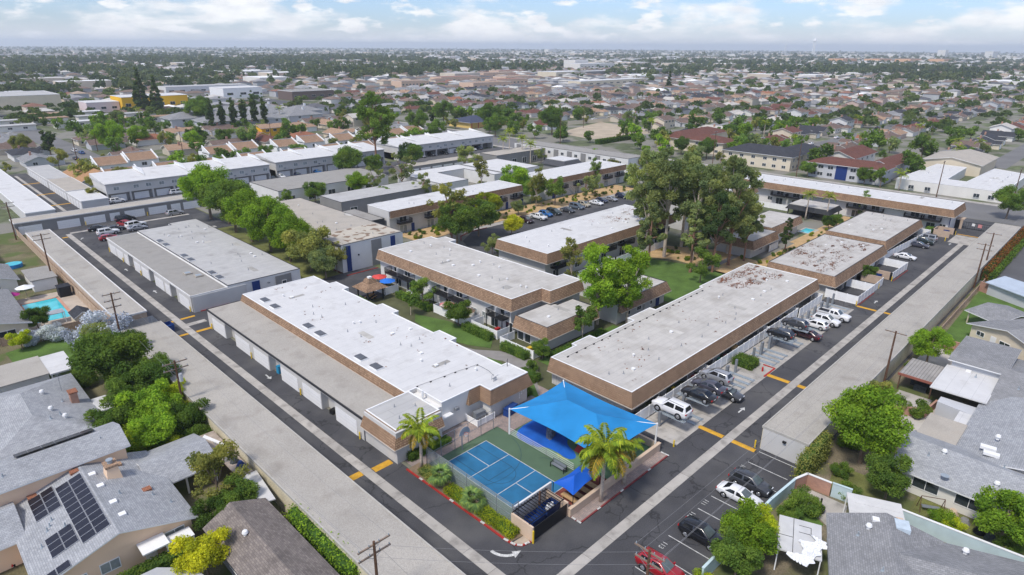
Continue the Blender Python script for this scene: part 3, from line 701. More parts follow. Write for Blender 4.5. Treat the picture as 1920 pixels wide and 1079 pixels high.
def palm(x, y, h, label, group=None, n=16, s=1., trunkmat=None, skirt=0, far=False, yellow=0, dead=0, r=.19, cat='palm tree', z=0):
    t = thing('palm_tree', label, cat, (x, y, z), rng.uniform(0, 6.28), group)
    bend = rng.uniform(-.15, .15)*h/6
    m = MB().tube([(0, 0, 0), (bend*.3, 0, h*.3), (bend*.8, 0, h*.7), (bend, 0, h)], [r*1.35, r, r*.85, r*.8], 8)
    if not far:
        for i in range(int(h/.35)): 
            zz = .35*i+.2; m.cyl((bend*zz/h, 0, zz), (bend*zz/h, 0, zz+.05), r*1.08, r*1.0, 8, caps=False)
    m.build('trunk', trunkmat or bark_pale, t, raw=True, smooth=True)
    if not far: MB().tube([(bend, 0, h-.1), (bend, 0, h+.5), (bend, 0, h+1.0)], [r*.75, r*.7, r*.25], 8).build('crownshaft', L_palm, t, raw=True, smooth=True)
    F = FR_FAR if far else FR; zt = h+(.0 if far else .75)
    for i in range(n):
        k = i % 3; o = link('frond', F[k], t, (bend, 0, zt-.12*k), i*2.39996+rng.uniform(-.2, .2)); o.scale = (s, s, s*rng.uniform(.85, 1.1))
        if i >= n-yellow-dead: o.data = F[2]; o.material_slots[0].link = 'OBJECT'; o.material_slots[0].material = L_palm_b if i >= n-dead else L_palm_y
    return t
def fanpalm(x, y, h, label, group=None, n=34, s=1., cat='palm tree'):
    t = thing('fan_palm', label, cat, (x, y, 0), rng.uniform(0, 6.28), group)
    MB().tube([(0, 0, 0), (0, 0, h)], [.17, .14], 8).build('trunk', bark, t, raw=True)
    for i in range(n):
        o = link('leaf', FAN, t, (0, 0, h+rng.uniform(-.25, .1)), i*2.4); e = rng.uniform(-.9, 1.0); o.rotation_euler = (0, e, i*2.4); k = s*rng.uniform(.9, 1.25); o.scale = (k, k, k)
    return t
def hedge(x0, x1, y0, y1, h, label, mat=None, leaf=.09, dens=90, name='hedge', cat='hedge', z0=0., kind=None, group=None, rot=0, loose=.06):
    """clipped bank of leaves over a box"""
    lx, ly = x1-x0, y1-y0; A = [lx*ly, lx*h, lx*h, ly*h, ly*h]; n = int(sum(A)*dens)
    f = nr.choice(5, n, p=np.array(A)/sum(A)); u, v = nr.random(n), nr.random(n)
    c = np.zeros((n, 3)); nm = np.zeros((n, 3))
    for k, (fx, fy, fz, nn) in enumerate(((u*lx, v*ly, np.full(n, h), (0, 0, 1)), (u*lx, np.zeros(n), v*h, (0, -1, 0)), (u*lx, np.full(n, ly), v*h, (0, 1, 0)), (np.zeros(n), u*ly, v*h, (-1, 0, 0)), (np.full(n, lx), u*ly, v*h, (1, 0, 0)))):
        q = f == k; c[q] = np.stack([fx, fy, fz], 1)[q]; nm[q] = nn
    wob = .5+.5*np.sin(c[:, 0]*2.3+x0)*np.sin(c[:, 1]*2.1+y0)
    c += nm*(nr.normal(size=(n, 1))*loose+wob[:, None]*.10-.05); c[:, 2] = np.maximum(c[:, 2], .04)
    nrm = nm*.7+nr.normal(size=(n, 3))*.6; nrm /= np.linalg.norm(nrm, axis=1)[:, None]
    a = np.cross(nrm, nr.normal(size=(n, 3))); a /= np.linalg.norm(a, axis=1)[:, None]; b = np.cross(nrm, a); s = leaf*nr.uniform(.7, 1.3, n)[:, None]
    V = np.stack([c-a*s, c-b*s*.6, c+a*s, c+b*s*.6], 1).reshape(-1, 3); val = np.repeat(np.clip(wob*.5+.5*nr.random(n), 0, 1), 4)
    t = thing(name, label, cat, (x0, y0, z0), rot, group) if not kind else None
    o = link('foliage' if t else name, quadmesh('foliage', V, val, mat or L_mid), t, (0, 0, 0) if t else (x0, y0, z0))
    if kind: o['kind'] = kind; return o
    m = MB().box(.12, lx-.12, .12, ly-.12, 0, h-.12); m.build('inner_branches', L_mango, t, raw=True); return t
# ------------------------------------------------------------------ ground
ground_m = M('suburban_ground', (.105, .125, .06), .97, .25, .02, .2, var2=.3, scale2=.3, stain=(.055, .46, .54, (.235, .22, .195), .85))
BIG = 24000
RE = 6.371e6
gm = MB(); rad = [0, 150, 400, 800, 1500, 2500, 4000, 6000, 9000, 13000, 18000, 24000]; NS = 48
ring = [[(r*math.cos(2*math.pi*i/NS), r*math.sin(2*math.pi*i/NS), -.03-max(r-400, 0)**2/2/RE) for i in range(NS)] for r in rad[1:]]
gm.face(ring[0])
for a, b in zip(ring[:-1], ring[1:]):
    for i in range(NS): j = (i+1) % NS; gm.face([a[i], b[i], b[j], a[j]])
structure('ground', gm, ground_m)
sheet('alley', rect(27.2, 35.7, -10, 200.4), .004, asphalt)
sheet('driveway', rect(35.7, 222, 19.5, 38.9), .004, asphalt)
sheet('parking_court', rect(35.7, 66, 172.2, 200.4), .004, asphalt)
sheet('cross_drive', rect(35.7, 74, 109.2, 117.4), .004, asphalt)
sheet('drive_bend', rect(57.2, 66.2, 100, 109.2), .004, asphalt)
sheet('car_park', [(99, 104), (106, 101), (114, 101), (140, 109), (150, 109.5), (186, 114), (186, 121.5), (125, 121.5), (118, 123), (108, 122.5), (101, 118), (97.5, 111)], .006, asphalt)
sheet('courtyard_paving', rect(56.7, 126, 52, 109), -.008, M('courtyard_soil', (.09, .095, .045), .95, .25, .4, .2, var2=.2))
sheet('boulevard', rect(222.5, 246.5, -400, 640), .004, road_mat)
sheet('side_street', [(61, 296), (73, 296), (73, 460), (61, 460)], .004, road_mat)
sheet('townhouse_drive', rect(33, 222, 205.9, 227.5), .002, asphalt_old)
sheet('garage_lane', rect(33.4, 41.2, 211, 300), .004, asphalt)
sheet('neighbour_car_park', rect(160, 222, -30, 18.6), .002, asphalt_old)
sheet('yards', rect(-30, 27.2, 20, 205), -.012, M('yard_soil', (.15, .135, .075), .96, .3, .25, .25, var2=.25, scale2=6, stain=(.18, .48, .58, (.085, .12, .03), .85)))
sheet('east_yards', rect(35.7, 160, -40, 19.5), -.012, M('yard_soil_b', (.19, .16, .11), .96, .3, .25, .25, var2=.25, scale2=6, stain=(.15, .46, .58, (.09, .12, .03), .85)))
# concrete drainage strips, slab by slab
def slabs(name, x0, x1, y0, y1, along, step, z=.012, mat=concrete):
    root = tag(empty(name, ((x0+x1)/2, (y0+y1)/2, 0)), None, None, kind='structure')
    n = max(1, round(((y1-y0) if along == 'y' else (x1-x0))/step)); W = (x1-x0) if along == 'y' else (y1-y0); Ls = ((y1-y0) if along == 'y' else (x1-x0))/n
    m = MB(); g = .018
    m.box(-W/2, W/2, -Ls/2+g, Ls/2-g, -.1, z) if along == 'y' else m.box(-Ls/2+g, Ls/2-g, -W/2, W/2, -.1, z)
    o = m.build('slab', concrete if mat is None else mat); me = o.data; bpy.data.objects.remove(o)
    for i in range(n):
        t = (i+.5)*Ls; link('slab', me, root, (0, -(y1-y0)/2+t, rng.uniform(-.002, .003)) if along == 'y' else (-(x1-x0)/2+t, 0, rng.uniform(-.002, .003)))
    return root
slabs('gutter_strip', 31.35, 32.5, -6, 30.5, 'y', 3.6); slabs('gutter_strip', 31.35, 32.5, 30.5, 193, 'y', 3.6)
slabs('gutter_strip', 32.5, 190, 28.4, 29.55, 'x', 3.6); slabs('gutter_strip', 32.5, 35.7, 111.7, 113, 'x', 1.6); slabs('gutter_strip', 32.5, 62, 193, 194.3, 'x', 3.6)
slabs('lift_pad', 61.9, 88.9, 32.8, 38.8, 'x', 3.0); slabs('lift_pad', 88.9, 124.4, 32.8, 38.8, 'x', 3.0)
slabs('trash_pad', 189.5, 199, 26.0, 32.0, 'x', 3.2); slabs('kerbside_walk', 106, 184, 123, 125.2, 'x', 3)
slabs('boulevard_pavement', 219.6, 222.4, 38, 250, 'y', 4); slabs('boulevard_pavement', 246.6, 249.4, 30, 640, 'y', 6)
slabs('gutter_strip', 36.9, 37.8, 222, 296, 'y', 4)
# speed humps
def hump(x0, x1, y0, y1, label):
    m = MB(); n = 5; ax = (x1-x0) > (y1-y0)
    for i in range(n):
        a, b = i/n, (i+1)/n; za, zb = .085*math.sin(math.pi*a), .085*math.sin(math.pi*b)
        if ax: ya, yb = y0+(y1-y0)*a, y0+(y1-y0)*b; m.face([(x0, ya, .006+za), (x1, ya, .006+za), (x1, yb, .006+zb), (x0, yb, .006+zb)])
        else: xa, xb = x0+(x1-x0)*a, x0+(x1-x0)*b; m.face([(xa, y0, .006+za), (xb, y0, .006+zb), (xb, y1, .006+zb), (xa, y1, .006+za)])
    tag(m.build('speed_hump', yellow_paint), label, 'speed hump', 'yellow speed humps across the alleys')
hump(32.55, 35.0, 54.3, 55.3, 'wide yellow speed hump beside the tan community building corner')
hump(29.7, 31.3, 54.8, 55.8, 'short yellow speed hump by the gravel garage roof, opposite the community building')
hump(87.3, 88.2, 29.6, 33.0, 'yellow speed hump in the lane near the red fire hydrant')
hump(87.3, 88.2, 25.4, 28.35, 'yellow speed hump across the lane from the hydrant, along the long garage')
hump(126.3, 127.1, 29.6, 33.0, 'yellow speed hump at the white fence corner past the parking lifts')
hump(126.5, 127.3, 25.6, 28.35, 'yellow speed hump by the long garage, beyond the parking lifts')
hump(67.4, 68.2, 29.6, 33.0, 'yellow speed hump near the blue shade canopy and white lifted car')
hump(67.4, 68.2, 25.4, 28.35, 'yellow speed hump at the end wall of the long garage')
hump(32.55, 35.0, 115.4, 116.1, 'yellow speed hump at the corner of the grey garage block with the navy door')
hump(32.55, 35.2, 108.0, 108.8, 'yellow speed hump at the first door of the brown shingled garage block')
hump(29.8, 31.3, 115.3, 116.0, 'short yellow speed hump by the blue trash bin gap, far one'); hump(29.8, 31.3, 108.2, 108.9, 'short yellow speed hump by the blue trash bin gap, near one')
hump(30.0, 31.3, 189.6, 190.4, 'yellow speed hump in front of the far crosswise garage row')
for (y, lb) in ((232, 'nearest'), (252, 'middle'), (275, 'farthest')): hump(33.8, 41, y, y+.8, 'yellow speed hump in the back garage lane, %s of its three' % lb)
# arrows and stall lines
def arrow(x, y, rz, label, s=1.):
    m = MB(); c, q = math.cos(rz), math.sin(rz)
    def P(u, v): return (x+(u*c-v*q)*s, y+(u*q+v*c)*s, .013)
    m.face([P(-.9, -.1), P(.2, -.1), P(.2, .1), P(-.9, .1)]); m.face([P(.2, -.38), P(.95, 0), P(.2, .38)])
    tag(m.build('painted_arrow', white_mark), label, 'road marking', 'white arrows painted on the alleys')
arrow(34.1, 84.6, -math.pi/2, 'white arrow on the alley in front of the brown shingled garages'); arrow(34, 133.6, math.pi/2, 'white arrow on the alley beside the grey garage doors, nearer one'); arrow(34, 152, math.pi/2, 'white arrow on the alley beside the grey garage doors, middle one'); arrow(33.4, 186, 1.1, 'white arrow turning beside the white parked suv')
arrow(75.5, 31.0, 0, 'white arrow in the lane below the dark grey car'); arrow(131.5, 31.2, 0, 'white arrow in the lane past the white pickup'); arrow(130.5, 26.6, math.pi, 'white arrow beside the long garage past the second hump'); arrow(187.5, 31.0, 0, 'white arrow near the far exit gate'); arrow(29.5, 52, math.pi/2, 'white arrow partly under the gravel garage roof edge'); arrow(29.5, 43, math.pi/2, 'second white arrow partly under the gravel garage roof edge')
m = MB(); ax_, ay_ = 35.5, 35.9
def PA(r, a): return (ax_+r*math.cos(R(a)), ay_+r*math.sin(R(a)), .013)
for i in range(8): m.face([PA(1.72, 176+i*9), PA(2.05, 176+i*9), PA(2.05, 185+i*9), PA(1.72, 185+i*9)])
m.face([PA(1.45, 248), PA(2.35, 248), PA(1.9, 276)])
tag(m.build('painted_arrow', white_mark), 'curved white turn arrow on the asphalt by the dumpster corner', 'road marking', 'white arrows painted on the alleys')
lines_ = MB()
for x in (41.9, 44.8, 47.75, 50.6, 53.5, 56.35, 59.2, 62.1, 65.1, 68.0): lines_.box(x-.05, x+.05, 20.3, 25.0, .006, .012)
tag(lines_.build('stall_lines', white_mark), None, None, kind='structure')
def number(txt, x, y, rz, label):
    c_ = bpy.data.curves.new('digits', 'FONT'); c_.body = txt; c_.size = .75; c_.align_x = 'CENTER'; o = bpy.data.objects.new('stall_number', c_); o.location = (x, y, .013); o.rotation_euler = (0, 0, rz); col.objects.link(o); c_.materials.append(white_mark); bpy.context.view_layer.update(); me = bpy.data.meshes.new_from_object(o); bpy.data.objects.remove(o); o = link('stall_number', me, None, (x, y, .013), rz); tag(o, label, 'stall number', 'white stall numbers on the car park')
number('113', 46.2, 24.9, math.pi, 'white stall number beside the black suv and red car'); number('112', 52.1, 25.2, math.pi, 'white stall number at the stall left of the white saloon'); number('111', 54.9, 25.2, math.pi, 'white stall number at the tail of the white saloon'); number('109', 63.6, 25.3, math.pi, 'white stall number in the empty stall by the long garage')
def kerb(pts, label, mat, wd=.16, h=.13, whites=0):
    m = MB(); p_ = []
    for i, (x, y) in enumerate(pts):
        a = Vector(pts[max(i-1, 0)]); b = Vector(pts[min(i+1, len(pts)-1)]); d = (b-a).normalized(); nrm = Vector((-d.y, d.x)); p_.append(((x+nrm.x*wd/2, y+nrm.y*wd/2), (x-nrm.x*wd/2, y-nrm.y*wd/2)))
    for a, b in zip(p_[:-1], p_[1:]): m.prism([a[0], a[1], b[1], b[0]], -.02, h)
    o = m.build('kerb', mat); tag(o, None, None, kind='structure')
    if whites:
        w_ = MB()
        for i in range(whites):
            t = (i+.5)/whites; k = t*(len(pts)-1); j = min(int(k), len(pts)-2); f = k-j; x = pts[j][0]*(1-f)+pts[j+1][0]*f; y = pts[j][1]*(1-f)+pts[j+1][1]*f
            d = (Vector(pts[j+1])-Vector(pts[j])).normalized(); w_.obox(x, y, math.atan2(d.y, d.x), .55, wd+.03, h-.05, h+.004)
        w_.build('fire_lane_stencil', white_mark, o)
    return o
kerb([(35.4, 52.2), (35.5, 46), (35.6, 40), (35.6, 36.0), (35.75, 35.0), (36.2, 34.35), (37.2, 34.1)], '', red_kerb, .2, .14, 7)
kerb([(42.75, 33.6), (42.75, 32.35), (50, 32.35), (59.3, 32.35), (59.3, 33.3)], '', darkred_kerb, .16, .14, 7)
kerb([(66.2, 115.4), (74, 115.3)], '', red_kerb); kerb([(101, 118.6), (103.5, 121.6), (108, 123), (114, 123)], '', darkred_kerb, .3)
kerb([(108.5, 113), (113, 112.5), (116, 112.9)], '', darkred_kerb); kerb([(36.6, 117.0), (42, 117.0)], '', red_kerb)
kerb([(86.8, 33.0), (90.4, 33.0), (90.4, 34.8)], '', red_kerb, .25)
kerb([(147, 32.5), (157, 32.4)], '', darkred_kerb); kerb([(126.8, 32.95), (136.5, 33)], '', darkred_kerb)
# greens and beds
def bed(name, poly, mat, z=.0): return structure(name, MB().prism(poly, -.05, z+.05), mat)
bed('planting_bed', [(35.6, 35.6), (37.5, 35.2), (37.5, 52.2), (35.6, 52.2)], dirt)
bed('corner_bed', [(35.7, 35.3), (36.3, 34.4), (37.2, 34.2), (37.4, 35.2)], M('corner_gravel', (.40, .33, .26), .95, .2, 1))
bed('lawn', [(60.6, 78), (62, 86), (64, 88.5), (66.2, 82), (66.6, 76), (66.4, 70.5), (64.2, 68.6), (62.4, 72)], lawn)
bed('lawn', [(58, 95), (60, 103), (62, 104.5), (61.5, 98), (59.5, 93)], lawn)
bed('lawn', [(60.5, 60.5), (62, 64), (61.6, 66.5), (58.6, 66), (58.4, 62)], lawn)
bed('lawn', [(66.4, 56.5), (66.4, 60.2), (86, 60.2), (86, 55.6)], lawn)
bed('lawn', [(58, 52), (60.5, 55.5), (58, 57)], lawn)
sheet('tree_row_ground', rect(57.5, 66.3, 117.4, 200), -.004, lawn_dry)
bed('lawn', [(102.5, 56), (102.5, 80.5), (122, 80.5), (126, 66), (126, 56)], lawn)
path_m = M('walk_concrete_grey', (.25, .235, .22), .92, .1, .8, .15, var2=.08)
bed('footpath', [(57.2, 104), (59.4, 104), (62, 95), (61, 87), (59.8, 78), (62, 70), (64.5, 66.8), (66, 61), (63.6, 57.4), (61, 55.3), (58.2, 51.9), (56.8, 53), (59.6, 56.2), (62.2, 59.6), (62.5, 64), (60, 69), (57.4, 76), (57.4, 92)], path_m, -.02)
for (x0, x1, y0, y1) in ((92.5, 112, 125.3, 134), (112, 142, 125.3, 134), (142, 186, 124.6, 133.4)): bed('mulch_bed', rect(x0, x1, y0, y1), mulch, .02)
bed('mulch_bed', [(124.5, 55), (126.5, 72), (122.5, 81), (134, 81), (140, 70), (139, 56)], mulch); bed('mulch_bed', rect(124.5, 160, 52.5, 58.6), mulch, .005); bed('mulch_bed', rect(160, 198, 53.2, 60), mulch, .005)
bed('mulch_bed', rect(66, 83, 117.6, 121), M('bark_slope', (.16, .08, .045), .95, .25, .6, .2, var2=.25)); bed('mulch_bed', rect(104.5, 108, 104, 110.5), dirt, .1)
bed('footpath', [(122.6, 55), (124.2, 55), (126.3, 66), (124.6, 66)], path_m, -.01); bed('footpath', [(126.2, 63.2), (140, 63.4), (140, 64.7), (126.2, 64.5)], path_m, .03)
# ------------------------------------------------------------------ apartment blocks and garages
def garage_row(label, x0, x1, y0, y1, zr, roofm, wallm, face=None, doors=(), recess=(), lipm=None, group=None, name='garage_row', doorh=2.15):
    t = thing(name, label, 'garage', ((x0+x1)/2, (y0+y1)/2, 0), 0, group)
    w_ = MB(); d = 1.0   # recess depth
    if face == '-x':
        w_.box(x0+d, x1, y0, y1, 0, zr-.35, 0); cuts = sorted(recess); y = y0
        for a, b in list(cuts)+[(y1, y1)]:
            if a > y: w_.box(x0, x0+d, y, a, 0, zr-.35)
            y = b
        w_.box(x0, x1, y0, y1, zr-.35, zr-.02)
    else: w_.box(x0, x1, y0, y1, 0, zr-.02)
    w_.build('wall', wallm, t)
    flat = MB().box(x0-.05, x1+.05, y0-.05, y1+.05, zr-.018, zr+.04); flat.build('roof', roofm, t)
    l = MB(); 
    for (a, b, c, d_) in ((x0-.1, x0+.06, y0-.1, y1+.1), (x1-.06, x1+.1, y0-.1, y1+.1), (x0+.06, x1-.06, y0-.1, y0+.06), (x0+.06, x1-.06, y1-.06, y1+.1)): l.box(a, b, c, d_, zr-.16, zr+.12)
    l.build('parapet_edge', lipm or stucco_lt, t)
    for (c, wd) in doors:
        if face == '-x': door(t, '-x', x0, c, 0, wd, doorh, white_door, 'garage_door')
        elif face == '-y': door(t, '-y', c, y0, 0, wd, doorh, white_door, 'garage_door')
        elif face == '+x': door(t, '+x', x1, c, 0, wd, doorh, white_door, 'garage_door')
    return t
L1 = garage_row('long garage row with pale gravel roof, from the front left corner along the alley', 22.0, 27.7, 20, 109.3, 3.1, gravel_roof, slump_block, lipm=M('roof_edge', (.42, .40, .36), .9, .1))
L2 = garage_row('narrow garage row with tan roof behind the pool yard and block wall', 22.7, 27.5, 115.8, 188, 3.1, gravel_roof, tan_blockwall, lipm=stucco_lt)
R1 = garage_row('very long garage row with pale gravel roof along the right hand lane', 68.8, 206, 19.9, 25.3, 3.1, gravel_roof, slump_block, lipm=M('roof_edge', (.42, .40, .36), .9, .1))
MB().box(68.70, 68.79, 20.0, 25.2, .02, 2.9).build('end_wall', stucco, R1); MB().box(68.4, 68.69, 22.3, 22.7, 2.2, 2.4).build('wall_lamp', black_metal, R1)
L3 = garage_row('crosswise grey garage row with white doors behind the parked cars', 22.3, 72, 200.2, 206, 3.1, tan_roof, stucco_dk, '-y', [(25.5, 5), (33.9, 5.1), (40, 5), (44.9, 2.5), (49.9, 5.1), (56, 4.9), (60.9, 2.6), (65.3, 4.6), (69.8, 2.5)])
C2 = garage_row('garage row with grey gravel roof and red car at its far end', 35.4, 42.0, 117.5, 169.9, 3.1, gravel_roof2, stucco, '-x', [(166.2, 5), (160.8, 5), (155.9, 2.6), (148.4, 4.4), (143.2, 4.6), (134.8, 5), (130, 2.6), (121.2, 5)], [(150.8, 154.2), (137.6, 140.6), (125, 128.4)], name='garage_block')
B1g = garage_row('garage row with tan gravel roof under the brown shingle band', 35.15, 41.1, 60.6, 109.2, 3.1, gravel_roof, stucco, '-x', [(104.7, 5.1), (95.4, 5.2), (88.8, 5), (79.8, 5), (73.4, 5), (64.6, 5)], [(98.2, 102), (82.4, 86.1), (67.3, 70.8)], lipm=trim_dk, name='garage_block')
def yellow_bollard(x, y, label, h=1.0):
    MB().cyl((x, y, 0), (x, y, h), .09, n=8); m = MB().cyl((x, y, 0), (x, y, h), .095, n=8).cyl((x, y, h), (x, y, h+.05), .095, .04, n=8)
    tag(m.build('bollard', yellow_post), label, 'bollard', 'yellow steel bollards')
for y, lb in ((107.6, 'first garage door nearest the cross drive'), (92.1, 'third garage door'), (76.4, 'fifth garage door'), (61.3, 'last door beside the community building')): yellow_bollard(34.95, y, 'yellow bollard on the brown shingled block at its '+lb)
for y, lb in ((168.9, 'red parked car'), (158.3, 'second garage door'), (146, 'middle garage doors'), (118.2, 'corner with the navy door')): yellow_bollard(35.2, y, 'yellow bollard on the grey garage block by the '+lb)
yellow_bollard(36.0, 55.0, 'yellow bollard at the corner of the community building', 1.1); yellow_bollard(37.25, 33.85, 'yellow bollard at the black gate of the dumpster enclosure', 1.5); yellow_bollard(61.5, 32.9, 'yellow bollard between the shade canopy and the lift pads', .9); yellow_bollard(68.5, 25.8, 'yellow bollard at the end of the long right garage')
for x, y, lb in ((126.6, 33.2, 'white fence corner past the parking lifts'), (140.0, 33.3, 'dumpster gap, left one'), (146.8, 32.8, 'dumpster gap, right one'), (157.6, 32.9, 'fence corner near the white coupe'), (189.8, 32.6, 'far dumpster, nearer one'), (198.5, 32.2, 'far dumpster, farther one'), (37.6, 199.9, 'crosswise garages, left of the dark suv'), (53.0, 199.9, 'crosswise garages, near the silver jeep'), (42.3, 117.2, 'kerb below the navy door')): yellow_bollard(x, y, 'yellow bollard at the '+lb)

# C2 flat building behind its garages
t = thing('apartment_block', 'low block with worn white roof and grey end wall with a navy door', 'apartment building', (49, 144, 0))
flat_block(t, [(42.1, 117.3), (56.6, 117.0), (56.7, 172.3), (49.9, 172.3), (49.9, 170.2), (42.1, 170.2)], 3.5, stucco_lt, white_roof_dirty, .06, trim_dk)
MB().box(35.5, 45.5, 117.1, 117.26, 0, 3.0).build('wall_panel', stucco, t); MB().box(51.3, 54.6, 116.83, 116.96, 0, 3.2).build('wall_panel', stucco_dk, t)
MB().box(46.6, 48.1, 116.9, 117.02, .1, 3.2).build('door', blue_door, t); MB().box(49.6, 50.0, 116.6, 116.98, 2.2, 2.5).build('wall_lamp', grey_metal, t)
window(t, '-y', 53.0, 116.82, 1.0, .8, 1.0, 1)
def skylights(t, pts, z, mat=None):
    for x, y in pts:
        m = MB(); m.box(x-.62, x+.62, y-.95, y+.95, z-.02, z+.22); o = m.build('skylight', white_paint, t)
        g = MB(); g.frustum(rect(x-.6, x+.6, y-.93, y+.93), z+.222, rect(x-.45, x+.45, y-.78, y+.78), z+.36); g.build('dome', M('skylight_grey', (.10, .105, .115), .35, .15, 2), o)
skylights(t, [(42.95, 156.6), (42.95, 152.6), (42.9, 141.4), (42.9, 137.7), (42.8, 126.3), (42.8, 122.6)], 3.56)
pipe_vents(t, [(rng.uniform(45, 56), rng.uniform(119, 170)) for _ in range(26)], 3.55)
vt = thing('roof_unit_cluster', 'pair of weathered vent curbs on the grey garage roof', 'roof vents', (40.4, 128, 3.14))
for i, (x, y) in enumerate(((39.6, 130.5), (40.6, 127.6))):
    MB().box(x-.7, x+.7, y-.7, y+.7, 3.15, 3.42).build('vent_curb', tan_roof, vt); MB().box(x-.5, x+.5, y-.5, y+.5, 3.42, 3.47).build('cover', grey_metal_lt, vt)

# B1 white roof
B1 = thing('apartment_block', 'block with bright white roof, brown shingle band and six dark skylights', 'apartment building', (49, 82, 0))
poly = [(41.5, 60.5), (43.3, 60.5), (43.3, 55.3), (49.8, 55.3), (49.8, 53.3), (56.7, 53.3), (56.7, 57.2), (55.6, 57.2), (55.6, 68.4), (56.8, 68.4), (56.8, 72.4), (55.6, 72.4), (55.6, 83.3), (56.8, 83.3), (56.8, 87.9), (55.6, 87.9), (55.6, 98.8), (56.8, 98.8), (56.8, 103.2), (55.4, 103.2), (55.4, 109.0), (41.5, 109.0)]
flat_block(B1, poly, 4.2, stucco_lt, white_roof, .1, white_paint, [21], mansard, drop=1.02, out=.55)
s = MB()
for (a, b, c, d) in (((49.8, 55.3), (49.8, 53.3), (49.25, 52.75), (49.25, 54.75)), ((49.8, 53.3), (56.7, 53.3), (57.3, 52.7), (49.25, 52.75)), ((47.9, 55.3), (49.8, 55.3), (49.25, 54.75), (47.3, 54.75)), ((56.7, 53.3), (56.7, 57.2), (57.3, 57.2), (57.3, 52.7))):
    s.face([(*a, 4.26), (*d, 2.35), (*c, 2.35), (*b, 4.26)])
s.face([(47.9, 55.31, 4.26), (47.3, 54.75, 2.35), (47.3, 55.31, 2.35)])
s.build('mansard', mansard, B1)
MB().box(49.9, 56.6, 53.22, 53.29, .02, 2.2).build('wall_panel', stucco, B1)
mb_ = MB()
for i, (x, z) in enumerate(((55.1, 1.5), (55.1, 1.2), (55.1, .9), (55.5, 1.7), (55.5, 1.4), (55.9, 1.7))): mb_.box(x-.1, x+.1, 53.17, 53.2, z, z+.2)
mb_.build('notice_panel', white_paint, B1); MB().box(45.2, 45.8, 54.85, 55.28, 2.4, 2.75).build('wall_lamp', grey_metal, B1)
skylights(B1, [(43.0, 103.3), (42.9, 99.3), (42.9, 88), (42.8, 84.1), (42.8, 72.8), (42.8, 68.9)], 4.26)
pipe_vents(B1, [(46.2, 103), (47, 101.4), (46, 92), (47.5, 95), (46.4, 90), (48.6, 84), (49.5, 83.6), (46.3, 82), (46.8, 79), (50.8, 76.5), (51.5, 82), (49.4, 72.4), (50.3, 71), (52.6, 72), (48.3, 66), (49, 63.5), (49.8, 68), (50.2, 63), (52, 58.6), (46.7, 57.8), (52, 92), (53.8, 76)], 4.25)
# cable run along the roof
m = MB(); pts = [(43.5, 60.6), (45.6, 60.4), (47.8, 60.2), (49.6, 60.1), (51.4, 59.8), (53.2, 59.6)]
m.tube([(x, y, 4.40) for x, y in pts], .02, 4); m.tube([(53.2, 59.6, 4.4), (53.1, 57.2, 4.4), (52.6, 55.6, 4.4)], .02, 4)
for x, y in pts: m.box(x-.12, x+.12, y-.08, y+.08, 4.25, 4.38)
m.tube([(56.0, 56.5, 4.25), (56.0, 56.5, 5.2), (56.2, 56.6, 5.3)], .05, 5); m.build('cable_run', trim_dk, B1)
t = thing('antenna_frame', 'small metal frame with folded chairs on the white roof corner', 'antenna', (51.6, 54.6, 4.25))
m = MB()
for a in ((0, 0), (.5, .1), (.2, .6)): m.tube([(a[0], a[1], 0), (a[0]+.15, a[1]+.1, .55), (a[0]+.6, a[1]+.2, .55)], .03, 4)
m.box(.1, .7, .1, .4, .3, .34); m.build('frame', grey_metal, t, raw=True)
# community room
t = thing('community_building', 'small community building with white roof and brown shingles beside the court', 'building', (38.7, 57.3, 0))
cp = [(35.6, 54.2), (42.0, 54.2), (42.0, 60.4), (35.6, 60.4)]
flat_block(t, cp, 4.2, stucco, white_roof_dirty, .1, white_paint, [0, 3], mansard, drop=1.8, out=.95, wall_in={0: -.45, 3: -.35})
window(t, '-y', 40.6, 53.74, 1.3, 1.4, .5, 1); MB().box(42.1, 44.6, 54.6, 56.2, 2.2, 2.4).build('door_canopy', white_paint, t)
MB().box(42.05, 45.3, 55.35, 60.4, 0, 3.7).build('annex', stucco_lt, t); pipe_vents(t, [(38.5, 58.6), (40.5, 57), (37.4, 56)], 4.25)
m = MB().cyl((42.7, 58.4, 3.7), (42.7, 58.4, 5.0), .14, n=8).build('flue', white_paint, t)
# B2 long grey roof
B2 = thing('apartment_block', 'long single storey block with grey roof and brown shingle band by the parking lifts', 'apartment building', (92, 47, 0))
poly = [(62.4, 40.1), (123.8, 40.1), (123.8, 54.0), (104, 54.0), (104, 53.4), (88.4, 53.4), (88.4, 54.6), (82, 54.6), (82, 53.4), (72.2, 53.4), (72.2, 54.8), (68.0, 54.8), (68.0, 54.0), (62.4, 54.0)]
flat_block(B2, poly, 4.2, stucco, grey_roof, .1, white_paint, [0, 13], mansard, drop=1.75, out=.75, wall_in={0: 1.15, 13: .3})
pipe_vents(B2, [(63.6+i*2.3+rng.uniform(-.8, .8), rng.choice((42.4, 44, 46.5, 48.2, 45.3))+rng.uniform(-.6, .6)) for i in range(26)], 4.25)
m = MB(); m.tube([(64.2+i*2, 52.4, 4.42) for i in range(20)], .022, 4)
for i in range(20): m.box(64.05+i*2, 64.35+i*2, 52.3, 52.5, 4.25, 4.4)
m.build('cable_run', trim_dk, B2)
for i, x in enumerate((65.5, 73, 80.6, 88.2, 95.8, 103.4, 111, 118.6)):
    window(B2, '-y', x+2.4, 41.23, .35, 1.7, 1.85, 2); MB().box(x+3.8, x+5.4, 39.95, 41.24, 0, 2.3).build('store_room', stucco_dk, B2)
    MB().box(x+3.6, x+3.72, 40.0, 40.12, 0, 2.4).build('post', white_paint, B2)
